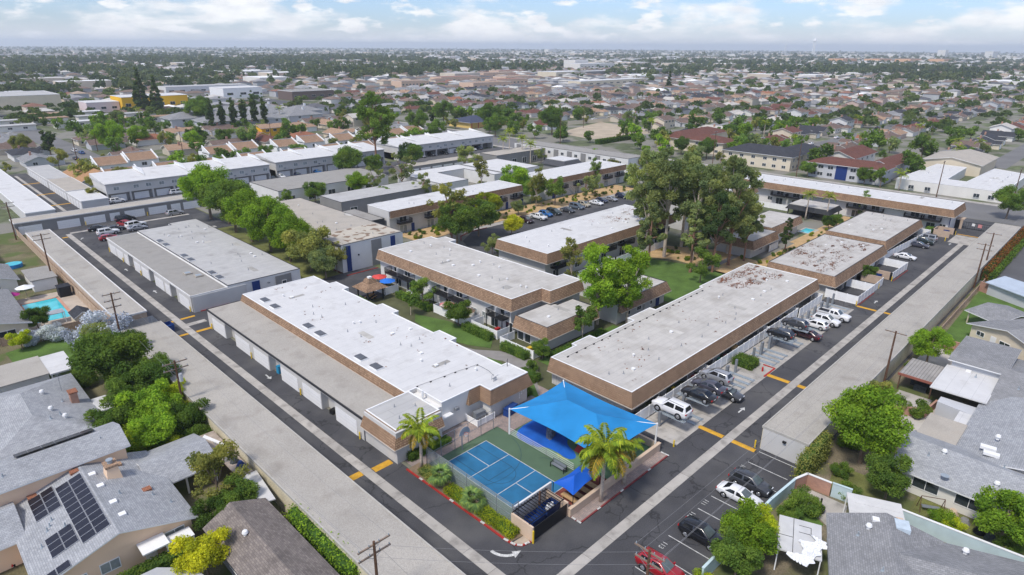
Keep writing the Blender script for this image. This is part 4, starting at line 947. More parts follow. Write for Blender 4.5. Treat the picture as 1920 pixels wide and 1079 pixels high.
MB().box(62.55, 62.68, 50.2, 53.6, .1, 2.3).build('wall_panel', batten, B2)
def balcony(t, x0, x1, y0, y1, z, open_side, screen=False):
    o = MB().box(x0, x1, y0, y1, z-.2, z).build('balcony', trim_dk, t)
    m = MB(); sides = {'-x': (x0, x0, y0, y1), '+x': (x1, x1, y0, y1), '-y': (x0, x1, y0, y0), '+y': (x0, x1, y1, y1)}
    for k, (a, b, c, d) in sides.items():
        if k == open_side: continue
        m.box(a-.03, b+.03, c-.03, d+.03, z+.95, z+1.02); m.box(a-.02, b+.02, c-.02, d+.02, z+.05, z+.10)
        n = max(2, int(max(b-a, d-c)/.16))
        for i in range(n+1):
            x, y = a+(b-a)*i/n, c+(d-c)*i/n; m.box(x-.022, x+.022, y-.022, y+.022, z+.1, z+.95)
    m.build('railing', black_metal, o); return o
# C1: two-storey grey roof
C1 = thing('apartment_block', 'two storey block with grey roof, brown shingles and black balconies facing the lawn', 'apartment building', (78, 88, 0))
poly = [(70.3, 70.0), (77.8, 70.0), (77.8, 68.0), (86.2, 68.0), (86.2, 72.2), (84.4, 72.2), (84.4, 103), (86.2, 103), (86.2, 106.5), (84.0, 106.5), (84.0, 108.8), (70.3, 108.8)]
flat_block(C1, poly, 6.4, stucco_lt, grey_roof, .1, white_paint, [0, 1, 2, 11], mansard, drop=1.75, out=.8, wall_in={11: .15, 0: .2, 1: .2, 2: .2})
for y in (106.9, 95.2, 91.4, 79.6, 76.6): window(C1, '-x', 70.43, y, 3.95, 1.5, .5, 3)
for y in (95.3, 79.6, 76.6, 92): window(C1, '-x', 70.43, y, 1.0, 1.5, 1.1, 2, True)
for (a, b) in ((97.0, 104.8), (81.0, 89.2), (70.6, 74.6)):
    balcony(C1, 68.7, 70.4, a, b, 2.9, '+x'); c = (a+b)/2
    for y in ((c-1.6, c+2.0) if b-a > 6 else (c,)): window(C1, '-x', 70.43, y, 3.0, 1.7, 1.75, 2)
    for y in (c-2, c+1.6): window(C1, '-x', 70.43, y, .15, 1.7, 1.9, 2)
    MB().box(69.0, 70.4, c-.06, c+.06, 2.95, 4.6).build('privacy_wall', stucco_lt, C1)
    for y in (a+.1, b-.1): MB().box(68.72, 68.84, y-.06, y+.06, 0, 2.7).build('post', trim_dk, C1)
pipe_vents(C1, [(rng.uniform(72.5, 82), 72+i*2.6) for i in range(14)]+[(rng.uniform(74, 83), 73+i*5) for i in range(7)], 6.45)
C1b = thing('apartment_wing', 'low wing with pale grey roof in front of the two storey block', 'apartment building', (76, 65, 0))
flat_block(C1b, [(69.6, 61.3), (82.2, 61.3), (82.2, 66.6), (78.2, 66.6), (78.2, 68.2), (69.6, 68.2)], 4.2, stucco, grey_roof, .1, trim_dk, [0, 5], mansard, drop=1.75, out=.8, wall_in={0: .2, 5: .4})
for y in (63.2,): window(C1b, '-x', 69.98, y, 1.5, 1.4, .5, 2)
for y in (65.8, 67.4): window(C1b, '-x', 69.98, y, .1, 1.2, 2.0, 1)
pipe_vents(C1b, [(73, 64), (76.5, 65), (80, 63.5)], 4.25)
C1c = thing('apartment_wing', 'low wing with pale roof behind the tall sycamores', 'apartment building', (94, 67, 0))
flat_block(C1c, [(86.6, 59.8), (101.8, 59.8), (101.8, 74.3), (93.0, 74.3), (93.0, 66), (86.6, 66)], 4.2, stucco, grey_roof, .1, trim_dk, [0, 1], mansard, drop=1.75, out=.8, wall_in={0: .2})
for x in (90, 93.4, 97): window(C1c, '-y', x, 59.97, .9, 1.3, 1.1, 2)
MB().box(99, 100, 59.85, 59.99, 0, 2.1).build('door', blue_door, C1c); MB().box(95, 96.8, 59.87, 59.99, 0, 2.2).build('wall_panel', batten, C1c)
# D white roof
D_ = thing('apartment_block', 'two storey block with white roof between the car park and the lawn', 'apartment building', (117, 90, 0))
flat_block(D_, rect(93.2, 140.5, 82.6, 97.2), 6.4, stucco, white_roof, .1, white_paint, [0, 3, 1], mansard_far, drop=1.8, out=.8, wall_in={0: .8, 3: .4, 1: .3})
for i, x in enumerate((97.5, 104, 114, 121, 130, 136)):
    if i % 3 == 1: window(D_, '-y', x, 83.36, 3.6, 1.4, .55, 3); window(D_, '-y', x, 83.36, 1, 1.5, 1.1, 2)
    else:
        balcony(D_, x-2.3, x+2.3, 81.8, 83.4, 2.9, '+y'); window(D_, '-y', x-.6, 83.36, 3.0, 1.8, 1.75, 2); window(D_, '-y', x-.6, 83.36, .1, 1.8, 1.9, 2)
window(D_, '-x', 93.57, 95.4, .2, 1.6, 2.2, 2)
pipe_vents(D_, [(rng.uniform(96, 138), rng.uniform(85, 95)) for _ in range(16)], 6.45)
# block seen end-on, tan roof (Cbig)
t = thing('apartment_block', 'two storey block with tan litter-stained roof behind the row of green trees', 'apartment building', (74.5, 141, 0))
flat_block(t, [(66.6, 117.4), (82.5, 117.4), (82.5, 165.2), (72.8, 165.2), (72.8, 151), (66.6, 151)], 6.2, stucco_lt, tan_roof, .06, trim_dk)
MB().box(66.2, 66.59, 117.4, 150.9, 6.0, 6.15).build('eave', trim_dk, t)
for y in range(122, 165, 6): window(t, '-x', 66.58 if y < 151 else 72.78, y, 4.0, 1.5, 1.1, 2); window(t, '-x', 66.58 if y < 151 else 72.78, y, 1.0, 1.5, 1.1, 2)
for x, wd in ((68.2, 1.1), (79.7, 1.2)): MB().box(x-wd/2, x+wd/2, 117.28, 117.4, .1, 5.8).build('navy_panel', blue_door, t)
MB().box(74.0, 76.6, 117.25, 117.39, 0, 5.9).build('stair_panel', stucco_dk, t)
for x, z in ((70.6, 3.2), (77.8, 3.0)): MB().box(x-.12, x+.12, 117.1, 117.38, z, z+.3).build('wall_lamp', black_metal, t)
MB().box(69, 82, 118, 128, 6.262, 6.268).build('leaf_littered_roof', M('tan_litter', (.46, .42, .35), .9, .1, .3, stain=(.5, .53, .57, (.17, .10, .06), .85)), t)
pipe_vents(t, [(rng.uniform(68, 81), rng.uniform(120, 163)) for _ in range(16)], 6.25)
t = thing('flat_annex', 'dark charcoal flat annex left of the white roofed block', 'building', (82, 150, 0)); flat_block(t, rect(83.2, 90.2, 136, 150), 4.4, M('charcoal_wall', (.055, .058, .066), .8, .05), gravel_roof2, .08, trim_dk)
# E white roof
E_ = thing('apartment_block', 'two storey block with white roof and mulch beds above the cul-de-sac', 'apartment building', (115, 139, 0))
flat_block(E_, [(90.8, 134.2), (139.0, 134.2), (139.0, 144.4), (90.8, 144.4)], 6.4, stucco, white_roof, .08, white_paint, [0], mansard_far, drop=1.7, out=.35, wall_in={0: .5})
for i, x in enumerate((95, 104, 112, 121, 130, 136.5)):
    balcony(E_, x-2, x+2, 133.2, 134.75, 2.9, '+y'); window(E_, '-y', x, 134.68, 3, 2.2, 1.7, 2); window(E_, '-y', x, 134.68, .1, 2.2, 1.9, 2, True)
    MB().box(x+2.6, x+3.5, 134.5, 134.69, 0, 2.1).build('door', blue_door, E_)
pipe_vents(E_, [(rng.uniform(94, 137), rng.uniform(136, 143)) for _ in range(12)], 6.45)
F_ = thing('apartment_block', 'two storey block with white roof, outside stair and gravel beds beyond the parked cars', 'apartment building', (173, 140, 0))
flat_block(F_, [(150.5, 134), (192.6, 134), (192.6, 146.8), (150.5, 146.8)], 6.4, stucco, white_roof, .08, white_paint, [0], mansard_far, drop=1.7, out=.3, wall_in={0: .6})
for i, x in enumerate((158, 166, 175, 182, 189)):
    balcony(F_, x-2, x+2, 133.2, 134.75, 2.9, '+y'); window(F_, '-y', x, 134.58, 3, 2.2, 1.7, 2); window(F_, '-y', x, 134.58, .1, 2.2, 1.9, 2, True)
MB().box(153.6, 155, 134.45, 134.59, 0, 2.1).build('door', blue_door, F_)
st = thing('outside_stair', 'grey steel outside stair in front of the block beyond the parked cars', 'stair', (160.5, 131.8, 0))
for i in range(12): MB().box(158.5+i*.28, 158.85+i*.28, 131.2, 132.3, 2.75-i*.23, 2.8-i*.23).build('step', grey_metal, st)
MB().tube([(158.4, 131.2, 3.7), (161.8, 131.2, 1.0)], .04, 4).tube([(158.4, 132.3, 3.7), (161.8, 132.3, 1.0)], .04, 4).build('handrail', black_metal, st)
# G far right two-storey along the boulevard
G_ = thing('apartment_block', 'long two storey white-roofed block along the boulevard with black balconies', 'apartment building', (205, 66, 0))
flat_block(G_, rect(198.3, 210.5, 33.9, 100), 6.4, stucco_lt, white_roof, .1, white_paint, [0, 3], mansard_far, drop=1.75, out=.8, wall_in={3: .9, 0: .3})
for i, y in enumerate((92, 80, 75, 57.5, 52.5, 42.5, 38.4)):
    balcony(G_, 197.4, 199.25, y-2.3, y+2.3, 2.9, '+x'); window(G_, '-x', 199.18, y, 3, 2.0, 1.75, 2); window(G_, '-x', 199.18, y, .1, 2.0, 1.9, 2)
for y in (83, 70.8, 63.3, 48.5, 46.0, 35.6): window(G_, '-x', 199.18, y, 4.0, 1.5, .55, 3); window(G_, '-x', 199.18, y, 1, 1.4, 1.1, 2)
MB().box(198.9, 199.4, 34.12, 34.2, .1, 4.5).build('navy_panel', blue_door, G_)
pipe_vents(G_, [(rng.uniform(200, 209), rng.uniform(36, 98)) for _ in range(18)], 6.45)
H1 = thing('apartment_block', 'single storey block with clean grey roof nearest the far gate', 'apartment building', (176, 45, 0))
flat_block(H1, rect(161.7, 190.4, 39.1, 52.3), 4.2, stucco, grey_roof, .08, trim_dk, [0, 1, 3], mansard, drop=1.75, out=.8, wall_in={0: 1.1, 3: .3})
pipe_vents(H1, [(rng.uniform(164, 188), rng.uniform(41, 51)) for _ in range(9)], 4.25)
H2 = thing('apartment_block', 'single storey block whose grey roof is strewn with brown leaves', 'apartment building', (143, 45, 0))
flat_block(H2, rect(127.8, 158, 38.3, 51.5), 4.2, stucco, litter_roof, .08, trim_dk, [0, 1, 3], mansard, drop=1.75, out=.8, wall_in={0: 1.1, 3: .3})
pipe_vents(H2, [(rng.uniform(130, 156), rng.uniform(40, 50)) for _ in range(8)], 4.25)
for t_, x0, x1 in ((H2, 128, 158), (H1, 162, 190)):
    yw = (39.33 if t_ is H2 else 40.13)
    for i in range(4):
        x = x0+3.5+i*7.3; window(t_, '-y', x, yw, .3, 1.7, 1.85, 2); MB().box(x+2, x+3.6, yw-.95, yw, 0, 2.3).build('store_room', stucco_dk, t_)
def small_block(label, poly, zr, roofm, skirt, wallm=stucco, skm=mansard, drop=1.7, out=.8):
    t = thing('apartment_wing', label, 'apartment building', (poly[0][0], poly[0][1], 0)); flat_block(t, poly, zr, wallm, roofm, .08, trim_dk, skirt, skm, drop=drop, out=out, wall_in={i: .4 for i in skirt}); return t
t = small_block('low wing with worn roof beside the shrub bed behind the pines', rect(139.5, 152, 60.5, 69.5), 4.2, litter_roof, [0, 3]); window(t, '-y', 145, 60.87, 1, 1.4, 1.1)
t = small_block('pale roofed wing between the pool deck and the pines', rect(152.6, 170, 62, 70.5), 4.6, grey_roof, [0, 3]); window(t, '-y', 160, 62.37, 1, 1.4, 1.1); window(t, '-y', 166, 62.37, 1, 1.4, 1.1)
t = small_block('white roofed two storey block showing behind the pine crowns', rect(150, 190, 84, 96), 6.4, white_roof, [0, 1]); [window(t, '-y', x, 84.37, 3.2, 1.6, 1.2) for x in (160, 168, 176, 184)]
ph = thing('pool_house', 'charcoal pool pavilion with grey flat roof', 'pavilion', (192, 66, 0)); MB().box(187, 195.5, 61, 72, 3.3, 3.6).build('roof', grey_roof, ph)
m = MB(); m.frustum(rect(186.2, 196.3, 60.2, 72.8), 2.2, rect(187, 195.5, 61, 72), 3.45, caps=False); m.build('skirt', M('charcoal_canvas', (.03, .032, .036), .8), ph)
m = MB()
for x in (186.8, 191, 195.6):
    for y in (60.9, 66, 72): m.box(x-.12, x+.12, y-.12, y+.12, 0, 2.3)
m.build('post', trim_dk, ph); MB().box(190, 195.4, 66, 71.8, 0, 2.4).build('wall', M('charcoal_wall', (.055, .058, .066), .8, .05), ph)
# white L-shaped complex behind
def plain(name, label, cat, poly, zr, wallm, roofm, lipm=None, loc=None):
    t = thing(name, label, cat, (poly[0][0], poly[0][1], 0)); flat_block(t, poly, zr, wallm, roofm, .08, lipm or trim_dk); return t
t = plain('apartment_block', 'low white roofed block wrapping a courtyard, left of the tall palms', 'apartment building', [(128.5, 160), (140, 160), (140, 176), (152, 176), (152, 160), (156, 160), (156, 184), (128.5, 184)], 4.4, stucco_lt, white_roof)
[window(t, '-y', x, 159.98, 1, 1.6, 1.3, 2) for x in (131, 135, 138.4)]
t = plain('apartment_block', 'low white roofed block to the left of the four tall palms', 'apartment building', rect(157, 176, 161, 183.5), 4.4, stucco_lt, white_roof); [window(t, '-y', x, 160.98, .3, 2.2, 2.0, 2) for x in (160, 165, 170)]
t = plain('apartment_block', 'long low tan-roofed building with a deep grey porch behind the palms', 'apartment building', rect(178, 206, 186, 196), 5, stucco_dk, tan_roof); [window(t, '-y', x, 185.98, .6, 2.4, 2.2, 2) for x in (182, 188, 194, 200)]
t = plain('apartment_block', 'long grey-roofed two storey block along the boulevard behind the dark pavilion', 'apartment building', [(208.3, 144), (219, 144), (219, 206), (208.3, 206)], 5.4, stucco_lt, gravel_roof2)
for i in range(8):
    y = 148+i*7.4; window(t, '-x', 208.28, y, 3, 1.5, 1.1, 2)
    MB().box(208.0, 208.29, y+2.2, y+4.6, .05, 5.0).build('stair_recess', stucco_dk, t)
t = thing('pavilion', 'small pavilion with white top and dark sloping sides', 'pavilion', (196, 167, 0)); m = MB().frustum(rect(190.4, 202.2, 161, 173.4), 2.2, rect(192, 200.6, 162.6, 171.9), 4.1, 0, caps=False); m.build('skirt', M('slate_skirt', (.07, .072, .08), .8), t); MB().box(191.95, 200.65, 162.5, 171.95, 4.0, 4.25).build('roof', white_roof, t); MB().box(191, 201.6, 161.8, 172.6, 0, 2.4).build('wall', stucco_dk, t)
t = plain('carport_row', 'long flat carport with pale roof in front of the far grey townhouses', 'carport', rect(142, 205, 198, 205), 3.0, stucco_dk, tan_roof); [door(t, '-y', 146+i*5.6, 198, 0, 4.6, 2.1, white_door, 'garage_door') for i in range(6)]
t = plain('apartment_block', 'wide grey-roofed low block right of the leafy tree row', 'apartment building', rect(86, 126, 186, 206), 4.2, stucco_lt, gravel_roof2); [window(t, '-y', x, 185.98, .3, 2.4, 2, 2) for x in (90, 97, 104, 111, 118)]
t = plain('apartment_block', 'low grey block with deep porch behind the broad green trees', 'apartment building', rect(92, 126, 160, 172), 4.2, stucco_dk, white_roof_dirty); [window(t, '-y', x, 159.98, .3, 2.2, 2, 2) for x in (96, 104, 112, 120)]
# townhouse terraces: upper floor over garages
def terrace(label, x0, x1, y0, y1, z, wins, units, roofm=white_roof, open_=False, zig=1):
    t = thing('townhouse_terrace', label, 'townhouses', (x0, y0, 0))
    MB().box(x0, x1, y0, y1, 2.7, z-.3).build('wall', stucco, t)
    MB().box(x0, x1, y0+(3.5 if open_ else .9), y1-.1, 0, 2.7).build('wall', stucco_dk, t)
    MB().box(x0, x0+.3, y0+.02, y1, 0, 2.7).build('wall', stucco, t); MB().box(x1-.3, x1, y0+.02, y1, 0, 2.7).build('wall', stucco, t)
    r = MB(); r.face([(x0-.3, y0-.5, z-.3), (x1+.3, y0-.5, z-.3), (x1+.3, y1, z+.9), (x0-.3, y1, z+.9)]); r.face([(x0-.3, y1, z+.9), (x1+.3, y1, z+.9), (x1+.3, y1, z-.5), (x0-.3, y1, z-.5)])
    for x in (x0-.3, x1+.3): r.face([(x, y0-.5, z-.3), (x, y1, z+.9), (x, y1, z-.5), (x, y0-.5, z-.5)])
    r.box(x0-.3, x1+.3, y0-.55, y0-.5, z-.5, z-.28); r.build('roof', roofm, t)
    n = units; L = (x1-x0)/n
    fins = MB()
    for i in range(n):
        x = x0+L*(i+.92)
        if zig and i % 2: fins.face([(x, y0+4, z+.35), (x, y1, z+.9), (x, y1, z+1.9)]); fins.face([(x, y1, z+1.9), (x, y1, z+.9), (x+2.6, y1, z+.9)]); fins.face([(x, y0+4, z+.35), (x, y1, z+1.9), (x+2.6, y1, z+.9)])
    if zig: fins.build('clerestory', white_paint, t)
    for i in range(n):
        xa = x0+L*i+.5
        if not open_ or i % 5 == 4:
            door(t, '-y', xa+L*.42, y0+.9, 0, L*.66, 2.1, white_door, 'garage_door')
        MB().box(xa+L-.75, xa+L-.3, y0+.05, y0+1, 0, 2.7).build('pier', stucco, t)
    for x in wins:
        window(t, '-y', x, y0, 3.7, 1.5, 1.0, 2, True)
        if rng.random() < .4: MB().box(x+1.2, x+1.9, y0-.15, y0, 3.2, 3.6).build('air_conditioner', grey_metal, t)
    return t
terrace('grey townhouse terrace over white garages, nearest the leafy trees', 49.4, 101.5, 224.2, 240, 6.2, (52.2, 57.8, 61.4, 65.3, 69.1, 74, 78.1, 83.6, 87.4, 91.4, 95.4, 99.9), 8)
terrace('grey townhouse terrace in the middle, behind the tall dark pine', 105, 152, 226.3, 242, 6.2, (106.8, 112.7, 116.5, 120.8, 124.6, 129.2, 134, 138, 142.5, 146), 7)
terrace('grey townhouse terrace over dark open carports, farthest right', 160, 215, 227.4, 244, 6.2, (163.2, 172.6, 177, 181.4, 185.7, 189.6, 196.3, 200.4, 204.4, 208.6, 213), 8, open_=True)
for i, (y0, y1, rm) in enumerate(((218.4, 236, white_roof), (236.4, 262, tan_roof), (262.4, 296, white_roof_dirty))):
    zz = (2.8, 2.95, 2.8)[i]; garage_row(('nearest', 'middle', 'farthest')[i]+' of three small white-doored garages on the back lane', 41.2, 48.2, y0, y1, zz, rm, stucco, '-x', [(y, 2.7) for y in np.arange(y0+2, y1-1.5, 3.4)])
garage_row('long garage with clean white roof at the left picture edge', 26.6, 33.4, 211.5, 300, 3.0, white_roof, stucco, lipm=white_paint)
t = thing('brown_gable_house', 'house with bright brown shingle gable at the end of the garage lane', 'house', (52, 262, 0)); gable(t, 48.8, 60, 250, 274, 'y', 3.2, 5.8, .6, M('brown_shingle', (.36, .205, .105), .95, .15, 1.5, .3, var2=.15, scale2=9), stucco_lt)
brown_sh = brickmat('tan_brown_shingle', (.33, .215, .14), (.29, .185, .12), (.20, .13, .085), .5, .22, .02, bump=.4, var=.1)
# terrace rows with white walls and brown roof planes behind
ORD = ('first', 'second', 'third', 'fourth', 'fifth', 'sixth', 'seventh', 'eighth', 'ninth', 'tenth')
def wedge_home(x, y, label, w_=11, d=13, flip=0):
    t = thing('townhouse', label, 'townhouse', (x, y, 0), 0, 'white townhouses with brown roof slopes')
    z0, z1 = 3.3, 5.4
    MB().box(x, x+w_, y+2, y+d, 0, z0).build('wall', white_paint, t)
    m = MB(); m.face([(x+.4, y+1.5, z0-.2), (x+w_-.6, y+1.5, z0-.2), (x+w_-.6, y+d*.62, z1), (x+.4, y+d*.62, z1)]); m.build('roof', brown_sh, t)
    m = MB()
    for xx in (x, x+w_-.6): m.prism([(xx, y+1.4), (xx+.4, y+1.4), (xx+.4, y+d*.66), (xx, y+d*.66)], z0-.4, lambda a, b: z0+.25+(z1+.3-z0)*(b-y-1.4)/(d*.62-1.4))
    m.build('side_wall', white_paint, t); m = MB(); m.face([(x, y+d*.62, z1+.3), (x+w_, y+d*.62, z1+.3), (x+w_, y+d, z0+.2), (x, y+d, z0+.2)]); m.face([(x, y+d*.62, z0), (x+w_, y+d*.62, z0), (x+w_, y+d*.62, z1+.3), (x, y+d*.62, z1+.3)][::-1]); m.build('flat_roof', white_roof, t)
    window(t, '-y', x+w_*.5, y+2, 1.0, 1.8, 1.2, 2); return t
for i, x in enumerate((56, 73, 87, 104, 121, 138, 153, 170, 187)): wedge_home(x, 247+(i % 2)*2, 'white townhouse with a brown roof slope, %s from the left behind the terraces' % ORD[i])
for i, x in enumerate((60, 72, 101, 114, 131, 146, 161, 178, 192, 206)): wedge_home(x, 277+(i % 2)*4, 'white townhouse with a brown roof slope, %s from the left in the second row' % ORD[i])
# apartments across the boulevard
shing_dk = brickmat('charcoal_shingle', (.055, .058, .068), (.04, .042, .05), (.028, .028, .032), .4, .16, .012, bump=.4, var=.1)
shing_red = brickmat('maroon_tile', (.17, .07, .05), (.13, .055, .042), (.08, .04, .03), .35, .3, .02, bump=.4, var=.12)
shing_brown = brickmat('brown_asphalt_shingle', (.19, .135, .11), (.155, .11, .092), (.08, .06, .05), .4, .16, .012, bump=.4, var=.12)
shing_grey = brickmat('grey_shingle', (.40, .41, .425), (.30, .31, .325), (.20, .205, .215), .34, .19, .014, bump=.5, var=.09)
shing_grey2 = brickmat('mid_grey_shingle', (.30, .30, .305), (.225, .227, .232), (.15, .152, .156), .34, .19, .014, bump=.5, var=.1)
shing_taup = brickmat('taupe_shingle', (.25, .215, .19), (.165, .14, .128), (.11, .098, .09), .36, .20, .014, bump=.5, var=.14)
tile_red = brickmat('clay_tile_roof', (.36, .15, .085), (.30, .125, .07), (.18, .08, .05), .3, .3, .03, bump=.5, var=.12)
tile_tan = brickmat('tan_tile_roof', (.42, .28, .185), (.36, .235, .155), (.24, .16, .11), .3, .3, .03, bump=.5, var=.12)
cream = M('cream_stucco', (.66, .58, .45), .92, .05, .4, .1); peach = M('peach_stucco', (.78, .57, .40), .92, .05, .4, .1); offwhite = M('off_white_stucco', (.70, .68, .63), .92, .05, .4, .1); palegrey = M('pale_grey_stucco', (.50, .51, .53), .92, .05, .4, .1)
t = thing('apartment_house', 'grey two storey apartment house with maroon tiled roof across the boulevard', 'apartment building', (262, 80, 0))
hip(t, 254.5, 266, 67, 93, 5.6, 7.4, .9, shing_red, palegrey); gable(t, 266, 292, 68, 76, 'x', 5.4, 7.0, .6, shing_red, palegrey); MB().box(254.38, 254.5, 79, 83, .1, 5.2).build('entry_recess', blue_door, t)
for y in (70, 73.5, 77, 85, 88.5, 91): window(t, '-x', 254.48, y, 3.5, 1.9, 1.2, 2); window(t, '-x', 254.48, y, .9, 1.9, 1.2, 2)
for x in (257, 261, 268, 273, 278): window(t, '-y', x, 67 if x < 266 else 68, 3.5, 1.3, 1.0, 2)
t = thing('apartment_house', 'cream two storey apartment house with charcoal hip roof across the boulevard', 'apartment building', (270, 112, 0))
hip(t, 258, 272, 101.5, 130, 5.8, 8.4, .9, shing_dk, cream); hip(t, 272, 292, 101.5, 114, 5.8, 8, .8, shing_dk, cream, wall=True)
for y in (104, 108, 112, 117, 122, 127): window(t, '-x', 257.98, y, 3.6, 1.5, 1.1, 2); window(t, '-x', 257.98, y, .9, 1.5, 1.1, 2)
for x in (261, 265, 269, 275, 281, 287): window(t, '-y', x, 101.48, 3.6, 1.5, 1.1, 2); window(t, '-y', x, 101.48, .9, 1.5, 1.1, 2)
t = thing('apartment_house', 'maroon roofed long building right behind the grey apartment house', 'apartment building', (290, 88, 0)); gable(t, 276, 302, 84, 96, 'x', 5.4, 7.6, .7, shing_red, offwhite); [window(t, '-y', x, 83.98, 3.4, 1.4, 1.1, 2) for x in (280, 286, 292, 298)]
t = thing('flat_roofed_villa', 'white U-shaped single storey building across the boulevard', 'building', (270, 45, 0))
flat_block(t, [(252.5, 31), (288, 31), (296, 31), (302, 42), (264, 43.4), (264, 49.2), (297, 50), (298, 60), (253, 62)], 3.5, offwhite, white_roof, .1, white_paint)
[window(t, '-x', 252.4, y, .8, 1.6, 1.2, 2) for y in (34, 38, 52, 57)]; pipe_vents(t, [(rng.uniform(268, 294), rng.choice((35, 38, 53, 57))) for _ in range(22)], 3.55)
t = thing('cream_church_hall', 'long cream hall with curved tan roof behind the white U-shaped building', 'building', (310, 55, 0)); gable(t, 300, 330, 46, 66, 'x', 4.5, 6.5, .6, tan_roof, cream)
# ------------------------------------------------------------------ sports court and playground
sheet('court_surround', rect(37.6, 49.0, 37.0, 51.3), .02, court_green); sheet('court_paint', rect(39.4, 45.9, 37.35, 50.0), .026, court_blue)
sheet('play_surface', rect(49.0, 59.5, 34.3, 49.2), .02, play_green)
m = MB()
def ln(x0, x1, y0, y1): m.box(x0, x1, y0, y1, .027, .031)
for x in (39.4, 45.9): ln(x-.04, x+.04, 37.35, 50.04)
for y in (37.38, 41.6, 45.95, 50.0): ln(39.4, 45.9, y-.04, y+.04)
ln(42.61, 42.69, 45.95, 50); ln(42.61, 42.69, 37.38, 41.6)
o = m.build('court_lines', white_mark); tag(o, None, None, kind='structure')
m = MB(); dk = M('faded_black_line', (.02, .05, .085), .8)
def arc(cx, cy, r, a0, a1, w_=.05):
    n = 28
    for i in range(n):
        a, b = R(a0+(a1-a0)*i/n), R(a0+(a1-a0)*(i+1)/n); m.face([(cx+(r-w_)*math.cos(a), cy+(r-w_)*math.sin(a), .033), (cx+r*math.cos(a), cy+r*math.sin(a), .033), (cx+r*math.cos(b), cy+r*math.sin(b), .033), (cx+(r-w_)*math.cos(b), cy+(r-w_)*math.sin(b), .033)])
arc(42.6, 44.0, 1.8, 180, 360); arc(42.6, 49.3, 6.2, 190, 350); arc(47.2, 41.5, 1.6, -60, 60); m.face([(40.75, 44, .033), (44.4, 44, .033), (44.4, 44.06, .033), (40.75, 44.06, .033)]); m.face([(40.72, 44, .033), (40.78, 44, .033), (40.78, 49.8, .033), (40.72, 49.8, .033)]); m.face([(44.4, 44, .033), (44.46, 44, .033), (44.46, 49.8, .033), (44.4, 49.8, .033)])
o = m.build('old_basketball_lines', dk); tag(o, None, None, kind='structure')
sheet('paver_terrace', [(42.2, 51.35), (60.8, 51.35), (60.8, 55.2), (56.7, 55.2), (56.7, 53.2), (49.8, 53.2), (49.8, 55.2), (42.2, 55.2)], .015, paver_m); sheet('paver_terrace', [(49.1, 49.25), (61, 49.25), (61, 51.33), (49.1, 51.33)], .015, paver_m); sheet('paver_terrace', rect(36.2, 42.18, 51.35, 54.5), .012, paver_m)
sheet('kerb_pavers', rect(42.8, 59.3, 32.4, 33.65), .07, paver_m)
# blue rubber blob
pts = [(49.05, 49.1), (56, 49.1), (57.5, 45), (55.6, 42.5), (53.6, 43.2), (52.4, 42.4), (51.9, 40.6), (51.0, 39.7), (50.1, 40.4), (50.4, 42.2), (50.2, 44), (49.2, 44.6)]
def smoothpoly(p, k=2):
    for _ in range(k):
        q = []
        for i in range(len(p)):
            a, b = p[i], p[(i+1) % len(p)]; q += [(a[0]*.75+b[0]*.25, a[1]*.75+b[1]*.25), (a[0]*.25+b[0]*.75, a[1]*.25+b[1]*.75)]
        p = q
    return p
sheet('blue_rubber_patch', smoothpoly(pts), .026, play_blue)
sheet('yellow_rubber_patch', smoothpoly([(50.4, 42.4), (51.2, 41.8), (50.9, 40.4), (49.9, 40.2), (49.6, 41.4)]), .024, M('rubber_lime', (.30, .36, .10), .85)); sheet('maroon_rubber_patch', rect(44.2, 50.5, 34.3, 37.6), .022, M('maroon_play_mat', (.20, .055, .04), .9, .1)) 
# chain link fence with wire mesh
def chainlink(x0, y0, x1, y1, h, label, n, rails=(.06, .45, 1.0), mesh=True, wire=grey_metal, mid=True, screen=None):
    t = thing('chain_link_fence', label, 'fence', (x0, y0, 0)); d = Vector((x1-x0, y1-y0)); L = d.length; d /= L
    for i in range(n+1):
        x, y = x0+d.x*L*i/n, y0+d.y*L*i/n; MB().cyl((x, y, 0), (x, y, h), .045, n=6).build('post', wire, t)
    m = MB()
    for k in rails: m.tube([(x0, y0, h*k), (x1, y1, h*k)], .028, 4)
    m.build('rail', wire, t)
    if mesh:
        w_ = MB(); s = .22; hm = h-.05
        for i in range(int((L+hm)/s)):
            for sg in (0, 1):
                a0 = i*s-hm; p0, p1 = max(a0, 0), min(a0+hm, L)
                if p1 <= p0: continue
                z0, z1 = (p0-a0), (p1-a0)
                if sg: z0, z1 = hm-z0, hm-z1
                w_.tube([(x0+d.x*p0, y0+d.y*p0, z0+.05), (x0+d.x*p1, y0+d.y*p1, z1+.05)], .006, 3)
        o = w_.build('wire_mesh', wire, t); o['kind'] = 'stuff'
    if screen:
        MB().face([(x0, y0, .1), (x1, y1, .1), (x1, y1, h*.98), (x0, y0, h*.98)]).build('windscreen', screen, t)
    return t
scr = bpy.data.materials.new('windscreen_mesh'); scr.use_nodes = True; b_ = scr.node_tree.nodes['Principled BSDF']; b_.inputs['Base Color'].default_value = (.34, .40, .37, 1); b_.inputs['Alpha'].default_value = .42; b_.inputs['Roughness'].default_value = .8
chainlink(37.6, 37.1, 37.6, 51.2, 2.6, 'tall chain link fence with pale screen along the planting bed side of the court', 6, screen=scr)
chainlink(37.6, 51.2, 48.3, 51.2, 2.9, 'tall chain link fence behind the basketball hoop', 5, rails=(.5, 1.0), mesh=False)
chainlink(37.6, 37.05, 38.4, 37.05, 2.6, 'short end panel of chain link beside the dumpster wall', 1)
MB().box(37.3, 37.5, 37.0, 51.3, -.02, .16).build('fence_footing', tan_block)['kind'] = 'structure'
t = thing('low_rail_fence', 'low white rail fence between the court and the play area', 'fence', (48.9, 44, 0))
